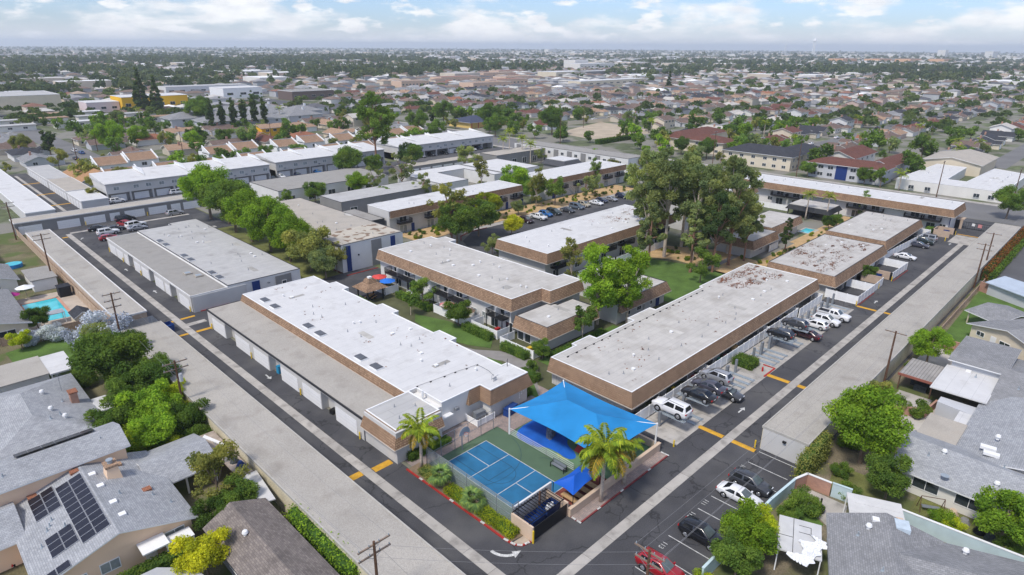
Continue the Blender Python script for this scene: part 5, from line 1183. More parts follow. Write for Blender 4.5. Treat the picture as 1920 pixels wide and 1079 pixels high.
for i in range(6): y = 38.4+i*2.15; MB().cyl((48.95, y, 0), (48.95, y, 1.0), .035, n=6).build('post', grey_metal, t)
for z in (.2, .45, .7, .98): MB().tube([(48.95, 38.4, z), (48.95, 49.15, z)], .025, 4).build('rail', white_paint, t)
t = thing('basketball_hoop', 'basketball hoop with grey fan-shaped backboard and curved post', 'basketball hoop', (42.5, 50.6, 0))
MB().tube([(0, 0, 0), (0, 0, 2.4), (0, -.15, 2.9), (0, -.5, 3.1)], .075, 8).build('post', grey_metal, t, raw=True)
m = MB(); bp = [(.85*math.cos(R(a)), .95*math.sin(R(a))) for a in range(0, 181, 15)]
m.face([(x, -.55, 2.55+z) for x, z in bp]); m.face([(x, -.50, 2.55+z) for x, z in bp][::-1])
for i in range(len(bp)): (xa, za), (xb, zb) = bp[i], bp[(i+1) % len(bp)]; m.face([(xa, -.55, 2.55+za), (xa, -.50, 2.55+za), (xb, -.50, 2.55+zb), (xb, -.55, 2.55+zb)])
m.build('backboard', M('backboard_grey', (.30, .33, .36), .5), t, raw=True)
m = MB(); m.tube([(.23*math.cos(R(a)), -.82+.23*math.sin(R(a)), 2.75) for a in range(0, 361, 20)], .02, 5); m.build('rim', M('hoop_orange', (.55, .12, .04), .5), t, raw=True)
m = MB()
for a in range(0, 360, 30): m.tube([(.23*math.cos(R(a)), -.82+.23*math.sin(R(a)), 2.75), (.13*math.cos(R(a+30)), -.82+.13*math.sin(R(a+30)), 2.32)], .010, 3); m.tube([(.23*math.cos(R(a)), -.82+.23*math.sin(R(a)), 2.75), (.13*math.cos(R(a-30)), -.82+.13*math.sin(R(a-30)), 2.32)], .010, 3)
m.build('net', white_paint, t, raw=True)
# big shade canopy
t = thing('shade_canopy', 'large sky blue shade canopy on white posts over the playground', 'shade canopy', (54.2, 41.5, 0))
c = [(49.0, 34.2), (59.3, 34.2), (59.3, 49.0), (49.0, 49.0)]; zc_, zr_ = 3.65, 4.95; ra, rb_ = (54.15, 39.5), (54.15, 44.0)
def sail(t, c, zc, ridge, zr, sag, mat, n=12, nm='canopy'):
    m = MB(); cx, cy = sum(p[0] for p in c)/4, sum(p[1] for p in c)/4
    for i in range(4):
        a, b = c[i], c[(i+1) % 4]
        ea = min(ridge, key=lambda r: math.hypot(r[0]-a[0], r[1]-a[1])); eb = min(ridge, key=lambda r: math.hypot(r[0]-b[0], r[1]-b[1]))
        def P(u, v):
            k = 4*u*(1-u)
            ex, ey = a[0]+(b[0]-a[0])*u, a[1]+(b[1]-a[1])*u; d = math.hypot(cx-ex, cy-ey); ex += (cx-ex)/d*sag*k; ey += (cy-ey)/d*sag*k
            tx, ty = ea[0]+(eb[0]-ea[0])*u, ea[1]+(eb[1]-ea[1])*u
            z = zc+(zr-zc)*(v**1.25)
            return (ex+(tx-ex)*v, ey+(ty-ey)*v, z-.18*k*v*(1-v)*2)
        for q in range(n):
            for r in range(n):
                pts = [P(q/n, r/n), P((q+1)/n, r/n), P((q+1)/n, (r+1)/n), P(q/n, (r+1)/n)]; m.face(pts)
    o = m.build(nm, mat, t); bm_ = bmesh.new(); bm_.from_mesh(o.data); bmesh.ops.remove_doubles(bm_, verts=bm_.verts, dist=1e-4); bmesh.ops.dissolve_degenerate(bm_, edges=bm_.edges, dist=1e-4); bm_.to_mesh(o.data); bm_.free(); return o
sail(t, c, zc_, (ra, rb_), zr_, .4, shade_cloth)
for x, y in c: MB().cyl((x, y, 0), (x, y, zc_+.1), .11, n=10).build('post', white_paint, t)
m = MB()
for a, b in ((c[0], ra), (c[1], ra), (c[2], rb_), (c[3], rb_)): m.tube([(a[0], a[1], zc_-.02), ((a[0]+b[0])/2, (a[1]+b[1])/2, zc_+.42), (b[0], b[1], zr_-.12)], .06, 6)
m.tube([(*ra, zr_-.12), (*rb_, zr_-.12)], .06, 6); m.build('frame', white_paint, t)
t = thing('small_shade_canopy', 'small royal blue canopy over planter tables beside the palms', 'shade canopy', (46, 35.4, 0))
c = [(43.4, 33.95), (48.3, 34.2), (48.2, 36.7), (43.5, 36.8)]; sail(t, c, 2.25, ((45.3, 35.4), (46.4, 35.4)), 3.0, .2, shade_cloth2, 8)
for x, y in c: MB().cyl((x, y, 0), (x, y, 2.3), .05, n=6).build('post', black_metal, t)
for i, x in enumerate((44.6, 45.6, 46.8, 48.0)): tag(MB().box(x-.32, x+.32, 34.3, 36.4, .45, .55).box(x-.28, x+.28, 34.5, 34.6, 0, .45).box(x-.28, x+.28, 36.1, 36.2, 0, .45).build('wooden_table', M('table_wood', (.46, .29, .14), .8, .15, 3)), 'tan wooden bench table under the small royal blue canopy', 'table', 'tan tables under the small canopy')
# play structures, half hidden below the canopy
t = thing('climbing_rock', 'grey climbing rock standing on the blue rubber', 'climbing rock', (52.6, 45.2, 0))
m = MB(); ring = []
for k, (z, s) in enumerate(((0, 1.0), (.6, .95), (1.3, .8), (1.9, .6), (2.2, .25))):
    ring.append([(math.cos(R(a))*1.15*s*(1+.12*math.sin(a*.07+k*2)), math.sin(R(a))*.55*s*(1+.15*math.cos(a*.09+k)), z) for a in range(0, 360, 24)])
for a, b in zip(ring[:-1], ring[1:]):
    for i in range(15): j = (i+1) % 15; m.face([a[i], a[j], b[j], b[i]])
m.face(ring[-1]); o = m.build('rock', M('play_rock', (.17, .18, .20), .9, .3, 2, .6, coord='O', var2=.3, scale2=6), t, raw=True); t.rotation_euler.z = .5
t = thing('play_frame', 'green and blue play frame with slide under the big canopy', 'play structure', (54.6, 41.5, 0)); teal = M('teal_metal', (.02, .22, .17), .5)
for x in (53.2, 54.8, 56.4):
    for y in (39.4, 41.2, 43.0): MB().cyl((x, y, 0), (x, y, 2.9), .06, n=6).build('post', teal, t)
for x0, y0, z in ((53.2, 39.4, 1.2), (54.8, 41.2, 1.6)): MB().box(x0, x0+1.6, y0, y0+1.8, z-.08, z).build('deck', shade_cloth2, t)
MB().box(53.25, 54.75, 41.1, 41.16, 1.2, 2.0).box(54.8, 56.4, 43.0, 43.06, 1.6, 2.4).build('panel', shade_cloth2, t)
MB().frustum([(52.0, 39.7), (53.2, 39.7), (53.2, 40.9), (52.0, 40.9)], .1, [(53.0, 39.9), (53.2, 39.9), (53.2, 40.7), (53.0, 40.7)], 1.2).build('slide', M('slide_red', (.35, .03, .02), .4), t)
t = thing('park_bench', 'grey park bench with black arms beside the court', 'bench', (48.1, 39.9, 0), R(90))
for k in range(3): MB().box(-1.0, 1.0, -.05+k*.15, .07+k*.15, .43, .47).build('seat_slat', grey_metal, t, raw=True)
for k in range(3): MB().box(-1.0, 1.0, -.12-k*.03, -.09-k*.03, .52+k*.13, .63+k*.13).build('back_slat', grey_metal, t, raw=True)
for x in (-1.0, 1.0): MB().box(x-.04, x+.04, -.15, .42, .4, .44).box(x-.04, x+.04, -.2, -.14, 0, .9).box(x-.04, x+.04, .36, .42, 0, .62).box(x-.04, x+.04, -.15, .42, .62, .66).build('arm', black_metal, t, raw=True)
# planter wall, dumpster enclosure
t = thing('planter_wall', 'long low tan wall between the playground and the red kerb', 'wall', (51, 33.8, 0)); MB().box(42.7, 59.6, 33.65, 33.95, 0, 1.0).build('wall', tan_block, t); MB().box(59.35, 59.65, 33.95, 40.5, 0, 1.0).build('wall', tan_block, t); MB().box(42.65, 59.7, 33.6, 34.0, 1.0, 1.07).build('coping', tan_block, t)
t = thing('dumpster_enclosure', 'tan dumpster enclosure with black gate and dark overhead bars', 'enclosure', (40, 35.5, 0))
MB().box(37.3, 37.5, 34.0, 37.0, 0, 1.75).build('side_wall', tan_block, t); MB().box(42.55, 42.75, 34.0, 37.0, 0, 1.75).build('side_wall', tan_block, t)
MB().box(37.9, 43.6, 37.1, 37.3, 0, 2.1).build('back_wall', stucco_lt, t); MB().box(37.5, 42.55, 34.0, 34.07, .12, 1.65).build('gate', black_metal, t)
for i in range(13): x = 37.7+i*.4; MB().box(x-.03, x+.03, 34.6, 37.1, 1.86, 1.93).build('overhead_bar', black_metal, t)
MB().box(37.4, 42.7, 34.55, 34.63, 1.78, 1.86).box(37.4, 42.7, 36.9, 36.98, 1.78, 1.86).build('bar_frame', black_metal, t)
for (x, y) in ((40.7, 36.2),): MB().box(x-.08, x+.08, y-.08, y+.08, 0, 3.0).build('post', pole_wood, t)
bin_b = M('dumpster_blue', (.015, .05, .20), .5, .15, 3)
def dumpster(x, y, label, w_=1.9, bags=0, rz=0):
    t = thing('dumpster', label, 'dumpster', (x, y, 0), rz)
    m = MB(); a = rect(-w_/2, w_/2, -.55, .55); b = rect(-w_/2, w_/2, -.72, .62); m.frustum(a, .12, b, 1.3, caps=False); m.face([(*p, .12) for p in a][::-1]); i_ = rect(-w_/2+.05, w_/2-.05, -.66, .56); m.frustum(i_, .7, i_, 1.3, caps=False); m.face([(*p, .7) for p in i_])
    for s in (-1, 1): m.box(s*w_/2-.06, s*w_/2+.06, -.3, .3, .75, .9)
    m.build('bin', bin_b, t, raw=True)
    for k in range(bags):
        p = MB(); q = (rng.uniform(-.5, .5), rng.uniform(-.3, .3)); p.frustum([(q[0]+.32*math.cos(R(a)), q[1]+.28*math.sin(R(a))) for a in range(0, 360, 45)], .9, [(q[0]+.16*math.cos(R(a)), q[1]+.14*math.sin(R(a))) for a in range(0, 360, 45)], 1.42); p.build('rubbish_bag', white_paint, t, raw=True)
    return t
dumpster(39.2, 35.5, 'smaller blue dumpster behind the black gate, with rusty rubbish'); dumpster(41.5, 35.6, 'big blue dumpster full of white bags behind the black gate', 2.0, 5)
dumpster(145, 35.2, 'blue dumpster in a brown block bay between white fences'); dumpster(196, 34.0, 'dark blue dumpster beside the far exit gate'); dumpster(29.4, 112.0, 'blue dumpster under the trellis between the two left garage rows', 2.2, 0, math.pi/2)
for (x0, x1, y0, y1, lb) in ((142.6, 147.4, 33.4, 37.8, 'brown block bin bay between the white fences'), (193.6, 198.4, 32.6, 36.5, 'tan block bin bay near the far gate')):
    t = thing('bin_bay', lb, 'enclosure', (x0, y0, 0)); MB().box(x0, x0+.2, y0, y1, 0, 1.7).build('wall', tan_blockwall, t); MB().box(x1-.2, x1, y0, y1, 0, 1.7).build('wall', tan_blockwall, t); MB().box(x0, x1, y1-.2, y1, 0, 1.7).build('wall', tan_blockwall, t); MB().box(x1-.1, x1+.05, y0-.4, y0+1.6, .1, 1.6).build('gate', black_metal, t)
t = thing('bin_trellis', 'dark slatted trellis over the bin gap between the two left garage rows', 'trellis', (25.5, 112.4, 0))
for i in range(9): y = 110.2+i*.55; MB().box(22.5, 28.0, y, y+.1, 2.3, 2.42).build('slat', grey_metal, t)
for x in (22.6, 27.8):
    for y in (110.2, 114.7): MB().box(x-.06, x+.06, y-.06, y+.06, 0, 2.3).build('post', grey_metal, t)
# ------------------------------------------------------------------ white vinyl fences
PAN = {}
def vinyl_run(pts, label, h=1.75, z=0, step=1.9, mat=None, nm='vinyl_fence', group='white vinyl fences'):
    mat = mat or vinyl
    t = thing(nm, label, 'fence', (pts[0][0], pts[0][1], z), 0, group)
    for a, b in zip(pts[:-1], pts[1:]):
        d = Vector((b[0]-a[0], b[1]-a[1])); L = d.length; n = max(1, round(L/step)); l = L/n; rz = math.atan2(d.y, d.x); k = (round(l, 2), h, mat.name)
        if k not in PAN:
            m = MB(); nb_ = max(3, int(l/.28)); w_ = (l-.1)/nb_
            for i in range(nb_): m.box(.05+i*w_+.006, .05+(i+1)*w_-.006, -.02, .02, .06, h-.06)
            m.box(.05, l-.05, -.035, .035, h-.14, h-.02); m.box(.05, l-.05, -.035, .035, .06, .18)
            o = m.build('panel', mat); q = MB().box(-.065, .065, -.065, .065, 0, h+.05).build('post', mat); PAN[k] = (o.data, q.data); bpy.data.objects.remove(o); bpy.data.objects.remove(q)
        for i in range(n):
            x, y = a[0]+d.x*i/n-pts[0][0], a[1]+d.y*i/n-pts[0][1]
            link('panel', PAN[k][0], t, (x, y, 0), rz); link('post', PAN[k][1], t, (x, y, 0), rz)
    x, y = pts[-1][0]-pts[0][0], pts[-1][1]-pts[0][1]; link('post', PAN[k][1], t, (x, y, 0), 0); return t
vinyl_run([(61.2, 40.0), (61.2, 38.95), (80.8, 38.95), (80.8, 41)], 'white vinyl fence behind the three stacked dark cars'); vinyl_run([(80.9, 38.95), (101.2, 38.95), (101.2, 41)], 'white vinyl fence behind the empty parking lifts'); vinyl_run([(101.3, 38.95), (113, 38.95), (113, 41)], 'white vinyl fence behind the black car on the lift'); vinyl_run([(113.1, 38.6), (123.6, 38.6), (123.6, 42)], 'white vinyl fence behind the white pickup')
vinyl_run([(127.2, 39.2), (127.2, 33.25), (136.6, 33.25), (142.4, 33.4)], 'white vinyl fence running out to the lane at the second hump'); vinyl_run([(136.6, 33.3), (136.6, 38.4)], 'short white vinyl cross fence beside the bin bay'); vinyl_run([(147.6, 33.0), (157.3, 32.8), (157.3, 38.8), (147.6, 38.8)], 'white vinyl fence round the patio beside the white coupe')
vinyl_run([(157.4, 38.9), (192, 36.6)], 'long white vinyl fence along the far parked cars'); vinyl_run([(192, 36.6), (192, 41)], 'white vinyl fence end by the far block')
vinyl_run([(47.2, 55.2), (47.2, 53.0), (50.2, 53.0), (50.2, 53.4)], 'low white picket pen around the barbecue', .95, step=1.5)
vinyl_run([(68.6, 100.2), (65.6, 100.2), (65.6, 106.5), (69.8, 106.5)], 'white patio fence below the red and blue umbrellas', 1.6); vinyl_run([(70, 92.4), (67.6, 92.4), (67.6, 95.8), (70.2, 95.8)], 'white patio fence with hedge behind the shaded walk', 1.6)
vinyl_run([(70, 77.6), (67.0, 77.6), (67.0, 86.8), (69.9, 86.8)], 'white patio fence round the pink and peach umbrellas', 1.6); vinyl_run([(70, 70.2), (67.2, 70.2), (67.2, 76.6), (70, 76.6)], 'white patio fence with red and black toys', 1.6); vinyl_run([(69.4, 61.0), (66.2, 61.0), (66.2, 68.4), (69.4, 68.4)], 'white patio fence at the corner of the low wing', 1.5)
vinyl_run([(93.5, 77.6), (93.5, 80), (113, 80), (113, 82)], 'white patio fence in front of the white roofed block', 1.7); vinyl_run([(114, 80), (133, 80)], 'white patio fence behind the pine trunks', 1.7); vinyl_run([(148, 60), (152.6, 60)], 'short white fence beside the low wings', 1.7); vinyl_run([(192, 74), (192, 90)], 'white patio fence by the pool', 1.7)
# patio clutter
def box_thing(name, label, cat, x, y, w_, d, h, mat, z=0, group=None):
    t = thing(name, label, cat, (x, y, z), rng.uniform(-.2, .2), group); m = MB(); a = rect(-w_/2, w_/2, -d/2, d/2); b = rect(-w_/2*.92, w_/2*.92, -d/2*.92, d/2*.92); m.frustum(a, 0, b, h*.85); m.build('body', mat, t, raw=True); MB().box(-w_/2*.98, w_/2*.98, -d/2*.98, d/2*.98, h*.855, h).build('lid', mat, t, raw=True); return t
cl = [('storage_tub', 'teal storage tub in the patio behind the empty lifts', 'storage tub', 85.4, 39.6, .7, .6, 1.2, teal), ('storage_tub', 'black storage bin in the patio behind the empty lifts', 'storage tub', 88.6, 39.7, .8, .6, 1.2, black_metal), ('cabinet', 'brown cabinet in the patio behind the lifts', 'cabinet', 90.4, 39.7, 1.3, .6, 1.5, M('ply', (.48, .30, .12), .8, .1)), ('storage_tub', 'red storage tub by the patio wall near the silver car', 'storage tub', 77.9, 39.6, 1.2, .6, 1.0, M('tub_red', (.4, .03, .03), .5)), ('storage_tub', 'dark red bin between the teal tub and black bin', 'storage tub', 87.2, 39.6, .6, .5, 1.2, M('tub_maroon', (.16, .02, .03), .5)), ('wash_machine', 'white topped machine on the patio near the silver car', 'washing machine', 81.6, 39.9, .8, .7, 1.2, stucco_lt), ('planter_box', 'yellow flowered planter on the patio by the stacked cars', 'planter', 72.2, 39.7, .5, .4, 1.3, M('tub_yellow', (.6, .4, .03), .6)), ('storage_tub', 'black tub at the patio end by the shade canopy', 'storage tub', 62.9, 39.7, .9, .6, 1.1, black_metal), ('storage_tub', 'blue tub behind the grey raised hatchback', 'storage tub', 107, 39.8, .7, .5, 1.3, bin_b), ('storage_tub', 'white tub behind the white cars', 'storage tub', 113.9, 39.8, .8, .6, 1.1, white_paint), ('storage_tub', 'red toy chest on the patio of the two storey block', 'storage tub', 69.2, 72.2, .9, .7, .9, M('tub_red', (.4, .03, .03), .5)), ('storage_tub', 'black toy chest on the patio of the two storey block', 'storage tub', 68.4, 71.2, .8, .7, .8, black_metal), ('storage_tub', 'yellow toy bench on the corner wing patio', 'storage tub', 68, 63.6, 1.1, .7, .6, M('tub_yellow', (.6, .4, .03), .6)), ('barbecue', 'steel barbecue inside the white picket pen', 'barbecue', 48.6, 54.2, 1.6, .8, 1.3, grey_metal), ('covered_cart', 'navy covered cart against the wall beside the shade canopy', 'covered cart', 52.6, 52.4, 2.2, .9, 1.1, bin_b), ('wheelie_bin', 'bright blue bin in the open bay of the brown block garages', 'bin', 35.9, 84.6, .7, .7, 1.2, M('bin_cyan', (.02, .25, .45), .5)), ('wheelie_bin', 'black bin in the last open bay of the brown block garages', 'bin', 35.8, 69.0, .9, .7, .6, black_metal)]
for a in cl: box_thing(*a)
def umbrella(x, y, label, mat, r=1.5, h=2.35, mat2=None):
    t = thing('parasol', label, 'parasol', (x, y, 0), rng.uniform(0, 1))
    MB().cyl((0, 0, 0), (0, 0, h+.5), .03, n=6).build('pole', grey_metal, t, raw=True); m = MB(); m2 = MB()
    for i in range(8):
        a, b = R(45*i), R(45*i+45); (m if i % 2 or not mat2 else m2).face([(r*math.cos(a), r*math.sin(a), h), (r*math.cos(b), r*math.sin(b), h), (0, 0, h+.55)])
    m.build('canopy', mat, t, raw=True); m2.f and m2.build('canopy', mat2, t, raw=True)
umbrella(67.2, 104.6, 'red parasol on the patio left of the blue one', M('coral_cloth', (.60, .07, .06), .7), 1.6); umbrella(67.0, 101.4, 'blue parasol on the patio beside the red one', M('cobalt_cloth', (.02, .16, .60), .7), 1.6); umbrella(67.6, 83.6, 'pale pink parasol below the long black balcony', M('pink_cloth', (.55, .44, .38), .7), 1.5, mat2=M('rose_cloth', (.55, .20, .20), .7)); umbrella(68.2, 78.9, 'peach parasol by the patio hedge', M('peach_cloth', (.58, .38, .24), .7), 1.5)
# gazebo
t = thing('gazebo', 'gazebo with two-tier brown shingle roof over picnic tables', 'gazebo', (62.6, 100.8, 0))
def sq(r): return rect(-r, r, -r, r)
MB().frustum(sq(2.5), 2.45, sq(1.0), 3.45).build('roof', mansard, t, raw=True); MB().frustum(sq(1.0), 3.45, sq(.6), 4.2).build('upper_roof', mansard, t, raw=True); MB().box(-.35, .35, -.35, .35, 4.2, 4.5).build('cap', white_paint, t, raw=True)
for x in (-1.7, 1.7):
    for y in (-1.7, 1.7): MB().box(x-.12, x+.12, y-.12, y+.12, 0, 2.5).build('post', trim_dk, t, raw=True)
t = thing('picnic_table', 'wooden picnic table in the shade of the gazebo', 'picnic table', (62.6, 100.8, 0), .4); MB().box(-.9, .9, -.4, .4, .7, .76).build('table_top', M('table_wood', (.46, .29, .14), .8), t, raw=True)
for y in (-.75, .75): MB().box(-.9, .9, y-.14, y+.14, .42, .47).build('bench', M('table_wood', (.46, .29, .14), .8), t, raw=True)
MB().box(-.6, -.5, -.7, .7, 0, .7).box(.5, .6, -.7, .7, 0, .7).build('leg', trim_dk, t, raw=True)
# ------------------------------------------------------------------ parking lifts
LM = {}
def lift(x, label, up=0., tall=2.2):
    t = thing('parking_lift', label, 'parking lift', (x, 35.7, 0), 0, 'steel car stackers on the concrete pad')
    if 'post' not in LM:
        m = MB(); m.box(-.14, .14, -.16, .16, 0, tall); m.box(-.05, .05, -.19, .19, .1, tall-.05); o = m.build('post', grey_metal); LM['post'] = o.data; bpy.data.objects.remove(o)
        m = MB(); 
        for i in range(19): y = -2.25+i*.24; m.box(-.26, .26, y, y+.17, .055, .085+.0)
        m.box(-.28, -.24, -2.3, 2.3, .02, .13); m.box(.24, .28, -2.3, 2.3, .02, .13); m.box(-.24, .24, -2.3, 2.3, .02, .05); o = m.build('wheel_track', grey_metal_lt); LM['track'] = o.data; bpy.data.objects.remove(o)
        m = MB(); m.box(-1.2, 1.2, -.05, .05, .0, .1); o = m.build('cross_member', grey_metal); LM['cross'] = o.data; bpy.data.objects.remove(o)
    for s in (-1.32, 1.32): link('post', LM['post'], t, (s, 1.0, 0))
    for s in (-.78, .78): link('wheel_track', LM['track'], t, (s, 0, up))
    link('cross_member', LM['cross'], t, (0, -2.15, up)); link('cross_member', LM['cross'], t, (0, 1.65, up)); MB().box(-1.32, 1.32, .93, 1.07, .02, .12).build('base_beam', grey_metal, t, raw=True); 
    if up: MB().box(-1.3, 1.3, .9, 1.1, up-.12, up-.01).build('lift_beam', grey_metal, t, raw=True)
    return t
for x, up, lb in ((65.4, 1.75, 'raised steel car stacker carrying the white suv'), (71.2, 1.75, 'raised steel car stacker under the black saloon'), (74.2, 1.75, 'raised steel car stacker under the graphite saloon'), (77.4, 1.75, 'raised steel car stacker under the silver suv'), (80.6, 0, 'empty lowered stacker just right of the silver suv'), (83.6, 0, 'empty lowered stacker two bays right of the silver suv'), (92.1, 0, 'empty lowered stacker right of the hydrant hedge'), (95.1, 0, 'empty lowered stacker left of the raised black hatchback'), (98.2, 1.75, 'raised steel car stacker under the black hatchback'), (101.3, 0, 'empty lowered stacker right of the raised black hatchback'), (104.2, 1.75, 'raised steel car stacker under the grey hatchback'), (119.8, 0, 'empty stacker right of the white pickup, nearer one'), (122.8, 0, 'empty stacker right of the white pickup, by the fence corner')): lift(x, lb, up)
for x in (68.6, 110.6, 113.6, 116.6): lift(x, {68.6: 'empty lowered stacker between the white suv and black saloon', 110.6: 'stacker behind the white hatchback', 113.6: 'stacker behind the white crossover', 116.6: 'stacker behind the white pickup'}[x])
t = thing('fire_hydrant', 'red fire hydrant on the red kerb island by the lifts', 'fire hydrant', (88.3, 34.0, .0)); hyd = M('hydrant_red', (.5, .02, .02), .4)
MB().cyl((0, 0, 0), (0, 0, .6), .13, n=10).cyl((0, 0, .6), (0, 0, .75), .13, .05, n=10).build('barrel', hyd, t, raw=True); MB().cyl((-.22, 0, .45), (.22, 0, .45), .06, n=8).build('nozzle', hyd, t, raw=True)
hedge(87.0, 89.8, 35.2, 38.4, 1.2, 'clipped green hedge block behind the red hydrant', L_mid)
# ------------------------------------------------------------------ cars
Dn, Up_, Rt, Lf = -math.pi/2, math.pi/2, 0, math.pi
car('sedan', 57.95, 22.6, Dn, W_, 'white saloon in the front right car park'); car('suv', 49.65, 22.4, Dn, BK, 'black suv in the front car park by the yellow-green trees'); car('suv', 60.8, 22.7, Dn, GY, 'dark grey suv next to the white saloon'); car('suv', 42.9, 22.9, Dn, RD, 'red suv with black sunroof at the bottom picture edge')
car('bigsuv', 65.45, 35.9, Up_, W_, 'big white suv raised on a lift beside the shade canopy', z=1.88); car('sedan', 71.2, 35.3, Up_, BK, 'shiny black saloon raised on a lift', z=1.88); car('sedan', 74.2, 35.5, Up_, PU, 'graphite saloon raised on a lift behind the black one', z=1.88); car('suv', 77.4, 36.1, Up_, SV, 'silver suv raised on a lift with red tail lamps', z=1.88); car('sedan', 77.3, 34.2, Dn, GY, 'dark grey saloon nosing out below the raised cars', z=.1)
car('hatch', 98.2, 35.9, Up_, BK, 'black hatchback raised on a lift past the hydrant', z=1.88); car('hatch', 104.2, 36.0, Up_, GY, 'charcoal hatchback raised above a dark red car', z=1.88); car('sedan', 105.2, 34.2, Up_, paint('burgundy', (.05, .006, .012)), 'dark burgundy car parked below the raised charcoal hatchback', z=.1)
car('hatch', 110.6, 34.8, Up_, W_, 'white hatchback with its tail to the lane', z=.1); car('suv', 113.6, 34.0, Dn, W_, 'white crossover with roof bars facing the lane', z=.1); car('pickup', 117.2, 34.0, Dn, W_, 'white pickup truck facing the lane beyond the lifts')
car('coupe', 166, 35.4, Dn, W_, 'white coupe parked by the long white fence'); car('sedan', 179.0, 36.0, Dn, PU, 'graphite saloon beside the dark green pickup'); car('pickup', 183.0, 36.3, Dn, GN, 'dark green pickup by the far white fence'); car('van', 187.3, 36.4, Up_, SV, 'silver van beside the far bin bay')
car('van', 46.6, 197.6, Rt+.05, BK, 'black van with colourful rear by the crosswise garages'); car('suv', 44.8, 192.0, Up_+.3, RD, 'dark red car between the black van and white suv'); car('bigsuv', 46.6, 188.6, Rt+.2, W_, 'white suv to the right of the dark red car'); car('sedan', 38.5, 191.8, Rt-.1, BK, 'black saloon left of the white suv, below the garages'); car('bigsuv', 39.3, 185.6, Rt, W_, 'white suv in front of the grey garage block end'); car('sedan', 46.0, 185.2, Rt, SV, 'silver saloon half hidden behind the garage roof'); car('suv', 58.8, 195.2, Rt, SV, 'silver jeep near the right crosswise garage doors'); car('hatch', 38.0, 180.3, Rt, RD, 'red car poking out behind the grey garage corner'); car('sedan', 41.6, 188.6, Rt, GY, 'grey saloon squeezed behind the white suv')
for a in (('suv', 125.8, 119.6, Dn, paint('plum', (.03, .008, .012)), 'dark plum suv nearest the yellow-green tree'), ('pickup', 131.0, 119.7, Dn, W_, 'white work truck in the middle car park'), ('suv', 135.0, 120.6, Dn, BL, 'bright blue suv behind the white work truck'), ('van', 138.4, 120.5, Dn, GN, 'dark green van right of the blue suv'), ('sedan', 143.4, 119.4, Dn, GY, 'charcoal saloon in the middle car park'), ('van', 148.6, 120.2, Dn, paint('steel_blue', (.10, .13, .17)), 'steel blue minivan in the middle car park'), ('suv', 152.4, 120.6, Dn, TN, 'tan suv between the minivan and a white saloon'), ('sedan', 157.2, 119.4, Dn, W_, 'white saloon in the middle car park'), ('hatch', 160.9, 120.2, Dn, NV, 'navy hatchback right of the white saloon'), ('sedan', 164.8, 119.6, Dn, SV, 'silver saloon near the yellow hump of the car park'), ('suv', 170.6, 119.4, Dn, NV, 'navy suv last in the middle car park row')): car(*a)
car('van', 67.6, 347, Up_, W_, 'white van parked on the left side street'); car('hatch', 68.3, 338.3, Up_, BL, 'blue car behind the white van on the side street'); car('sedan', 62.6, 322.6, Up_, BK, 'black car on the near part of the side street')
car('suv', 51.5, 223.3, Rt, W_, 'white car at the first garage of the grey terrace'); car('van', 69.5, 224.2, Rt, W_, 'white van at the carport of the grey terrace'); car('sedan', 46.3, 214.5, Rt, SV, 'silver car by the small garages and tree'); car('sedan', 102.6, 224.8, Dn, GY, 'grey car at the joint of the grey terraces'); car('suv', 106, 225.2, Dn, W_, 'white car at the joint of the grey terraces'); car('sedan', 112.4, 225.4, Dn, NV, 'navy car at the middle terrace'); car('sedan', 120.8, 225.4, Dn, BL, 'blue car at the middle terrace')
for i, (x, pm, c_) in enumerate(((164, W_, 'white'), (168, GY, 'charcoal'), (173, SV, 'silver'), (178.5, GY, 'grey'), (186, BK, 'black'), (192, SV, 'silver'), (203, W_, 'white'), (207, NV, 'navy'))): car(('sedan', 'suv')[i % 2], x, 228.6, Dn, pm, c_+' car in the dark carport of the farthest grey terrace', 'cars in the terrace carport')
car('sedan', 221.2, 214, Up_, W_, 'white car parked on the boulevard behind the grey block', 'cars on the boulevard'); car('suv', 221.0, 249, Up_, NV, 'navy suv parked at the terrace end on the boulevard', 'cars on the boulevard'); car('sedan', 221.0, 256, Up_, BK, 'black car parked behind the navy suv on the boulevard', 'cars on the boulevard')
# ------------------------------------------------------------------ houses in front, left
def roof_pipe(t, x, y, z, kind=0):
    m = MB()
    if kind == 0: m.cyl((x, y, z-.1), (x, y, z+.4), .06, n=6); m.cyl((x, y, z-.1), (x, y, z+.06), .2, .12, n=8)
    elif kind == 1: m.cyl((x, y, z-.1), (x, y, z+.28), .17, n=10); m.cyl((x, y, z+.28), (x, y, z+.5), .30, .22, n=10); m.cyl((x, y, z+.5), (x, y, z+.56), .22, .08, n=10)
    else: m.box(x-.3, x+.3, y-.3, y+.3, z-.15, z+.12)
    m.build('roof_vent', white_paint if kind else grey_metal_lt, t)
def rz_at(x, xr, zr, xe, ze): return zr+(ze-zr)*abs(x-xr)/abs(xe-xr)
H = thing('solar_house', 'peach house with grey shingle roof carrying rows of black solar panels', 'house', (8, 64, 0))
gable(H, 1.6, 13.8, 57.9, 72.2, 'y', 2.9, 4.85, .55, shing_grey, peach, ridge=7.8)
def slope_quad(u0, u1, v0, v1, zfun, off): return [(u0, v0, zfun(u0)+off), (u1, v0, zfun(u1)+off), (u1, v1, zfun(u1)+off), (u0, v1, zfun(u0)+off)]
zf = lambda x: 4.85+(2.9-4.85)*(7.8-x)/(7.8-1.6)
pan_m = M('solar_cell', (.010, .010, .018), .25, .15, 1, spec=.5); frame_m = M('panel_frame', (.55, .56, .58), .4, .05, metal=.3)
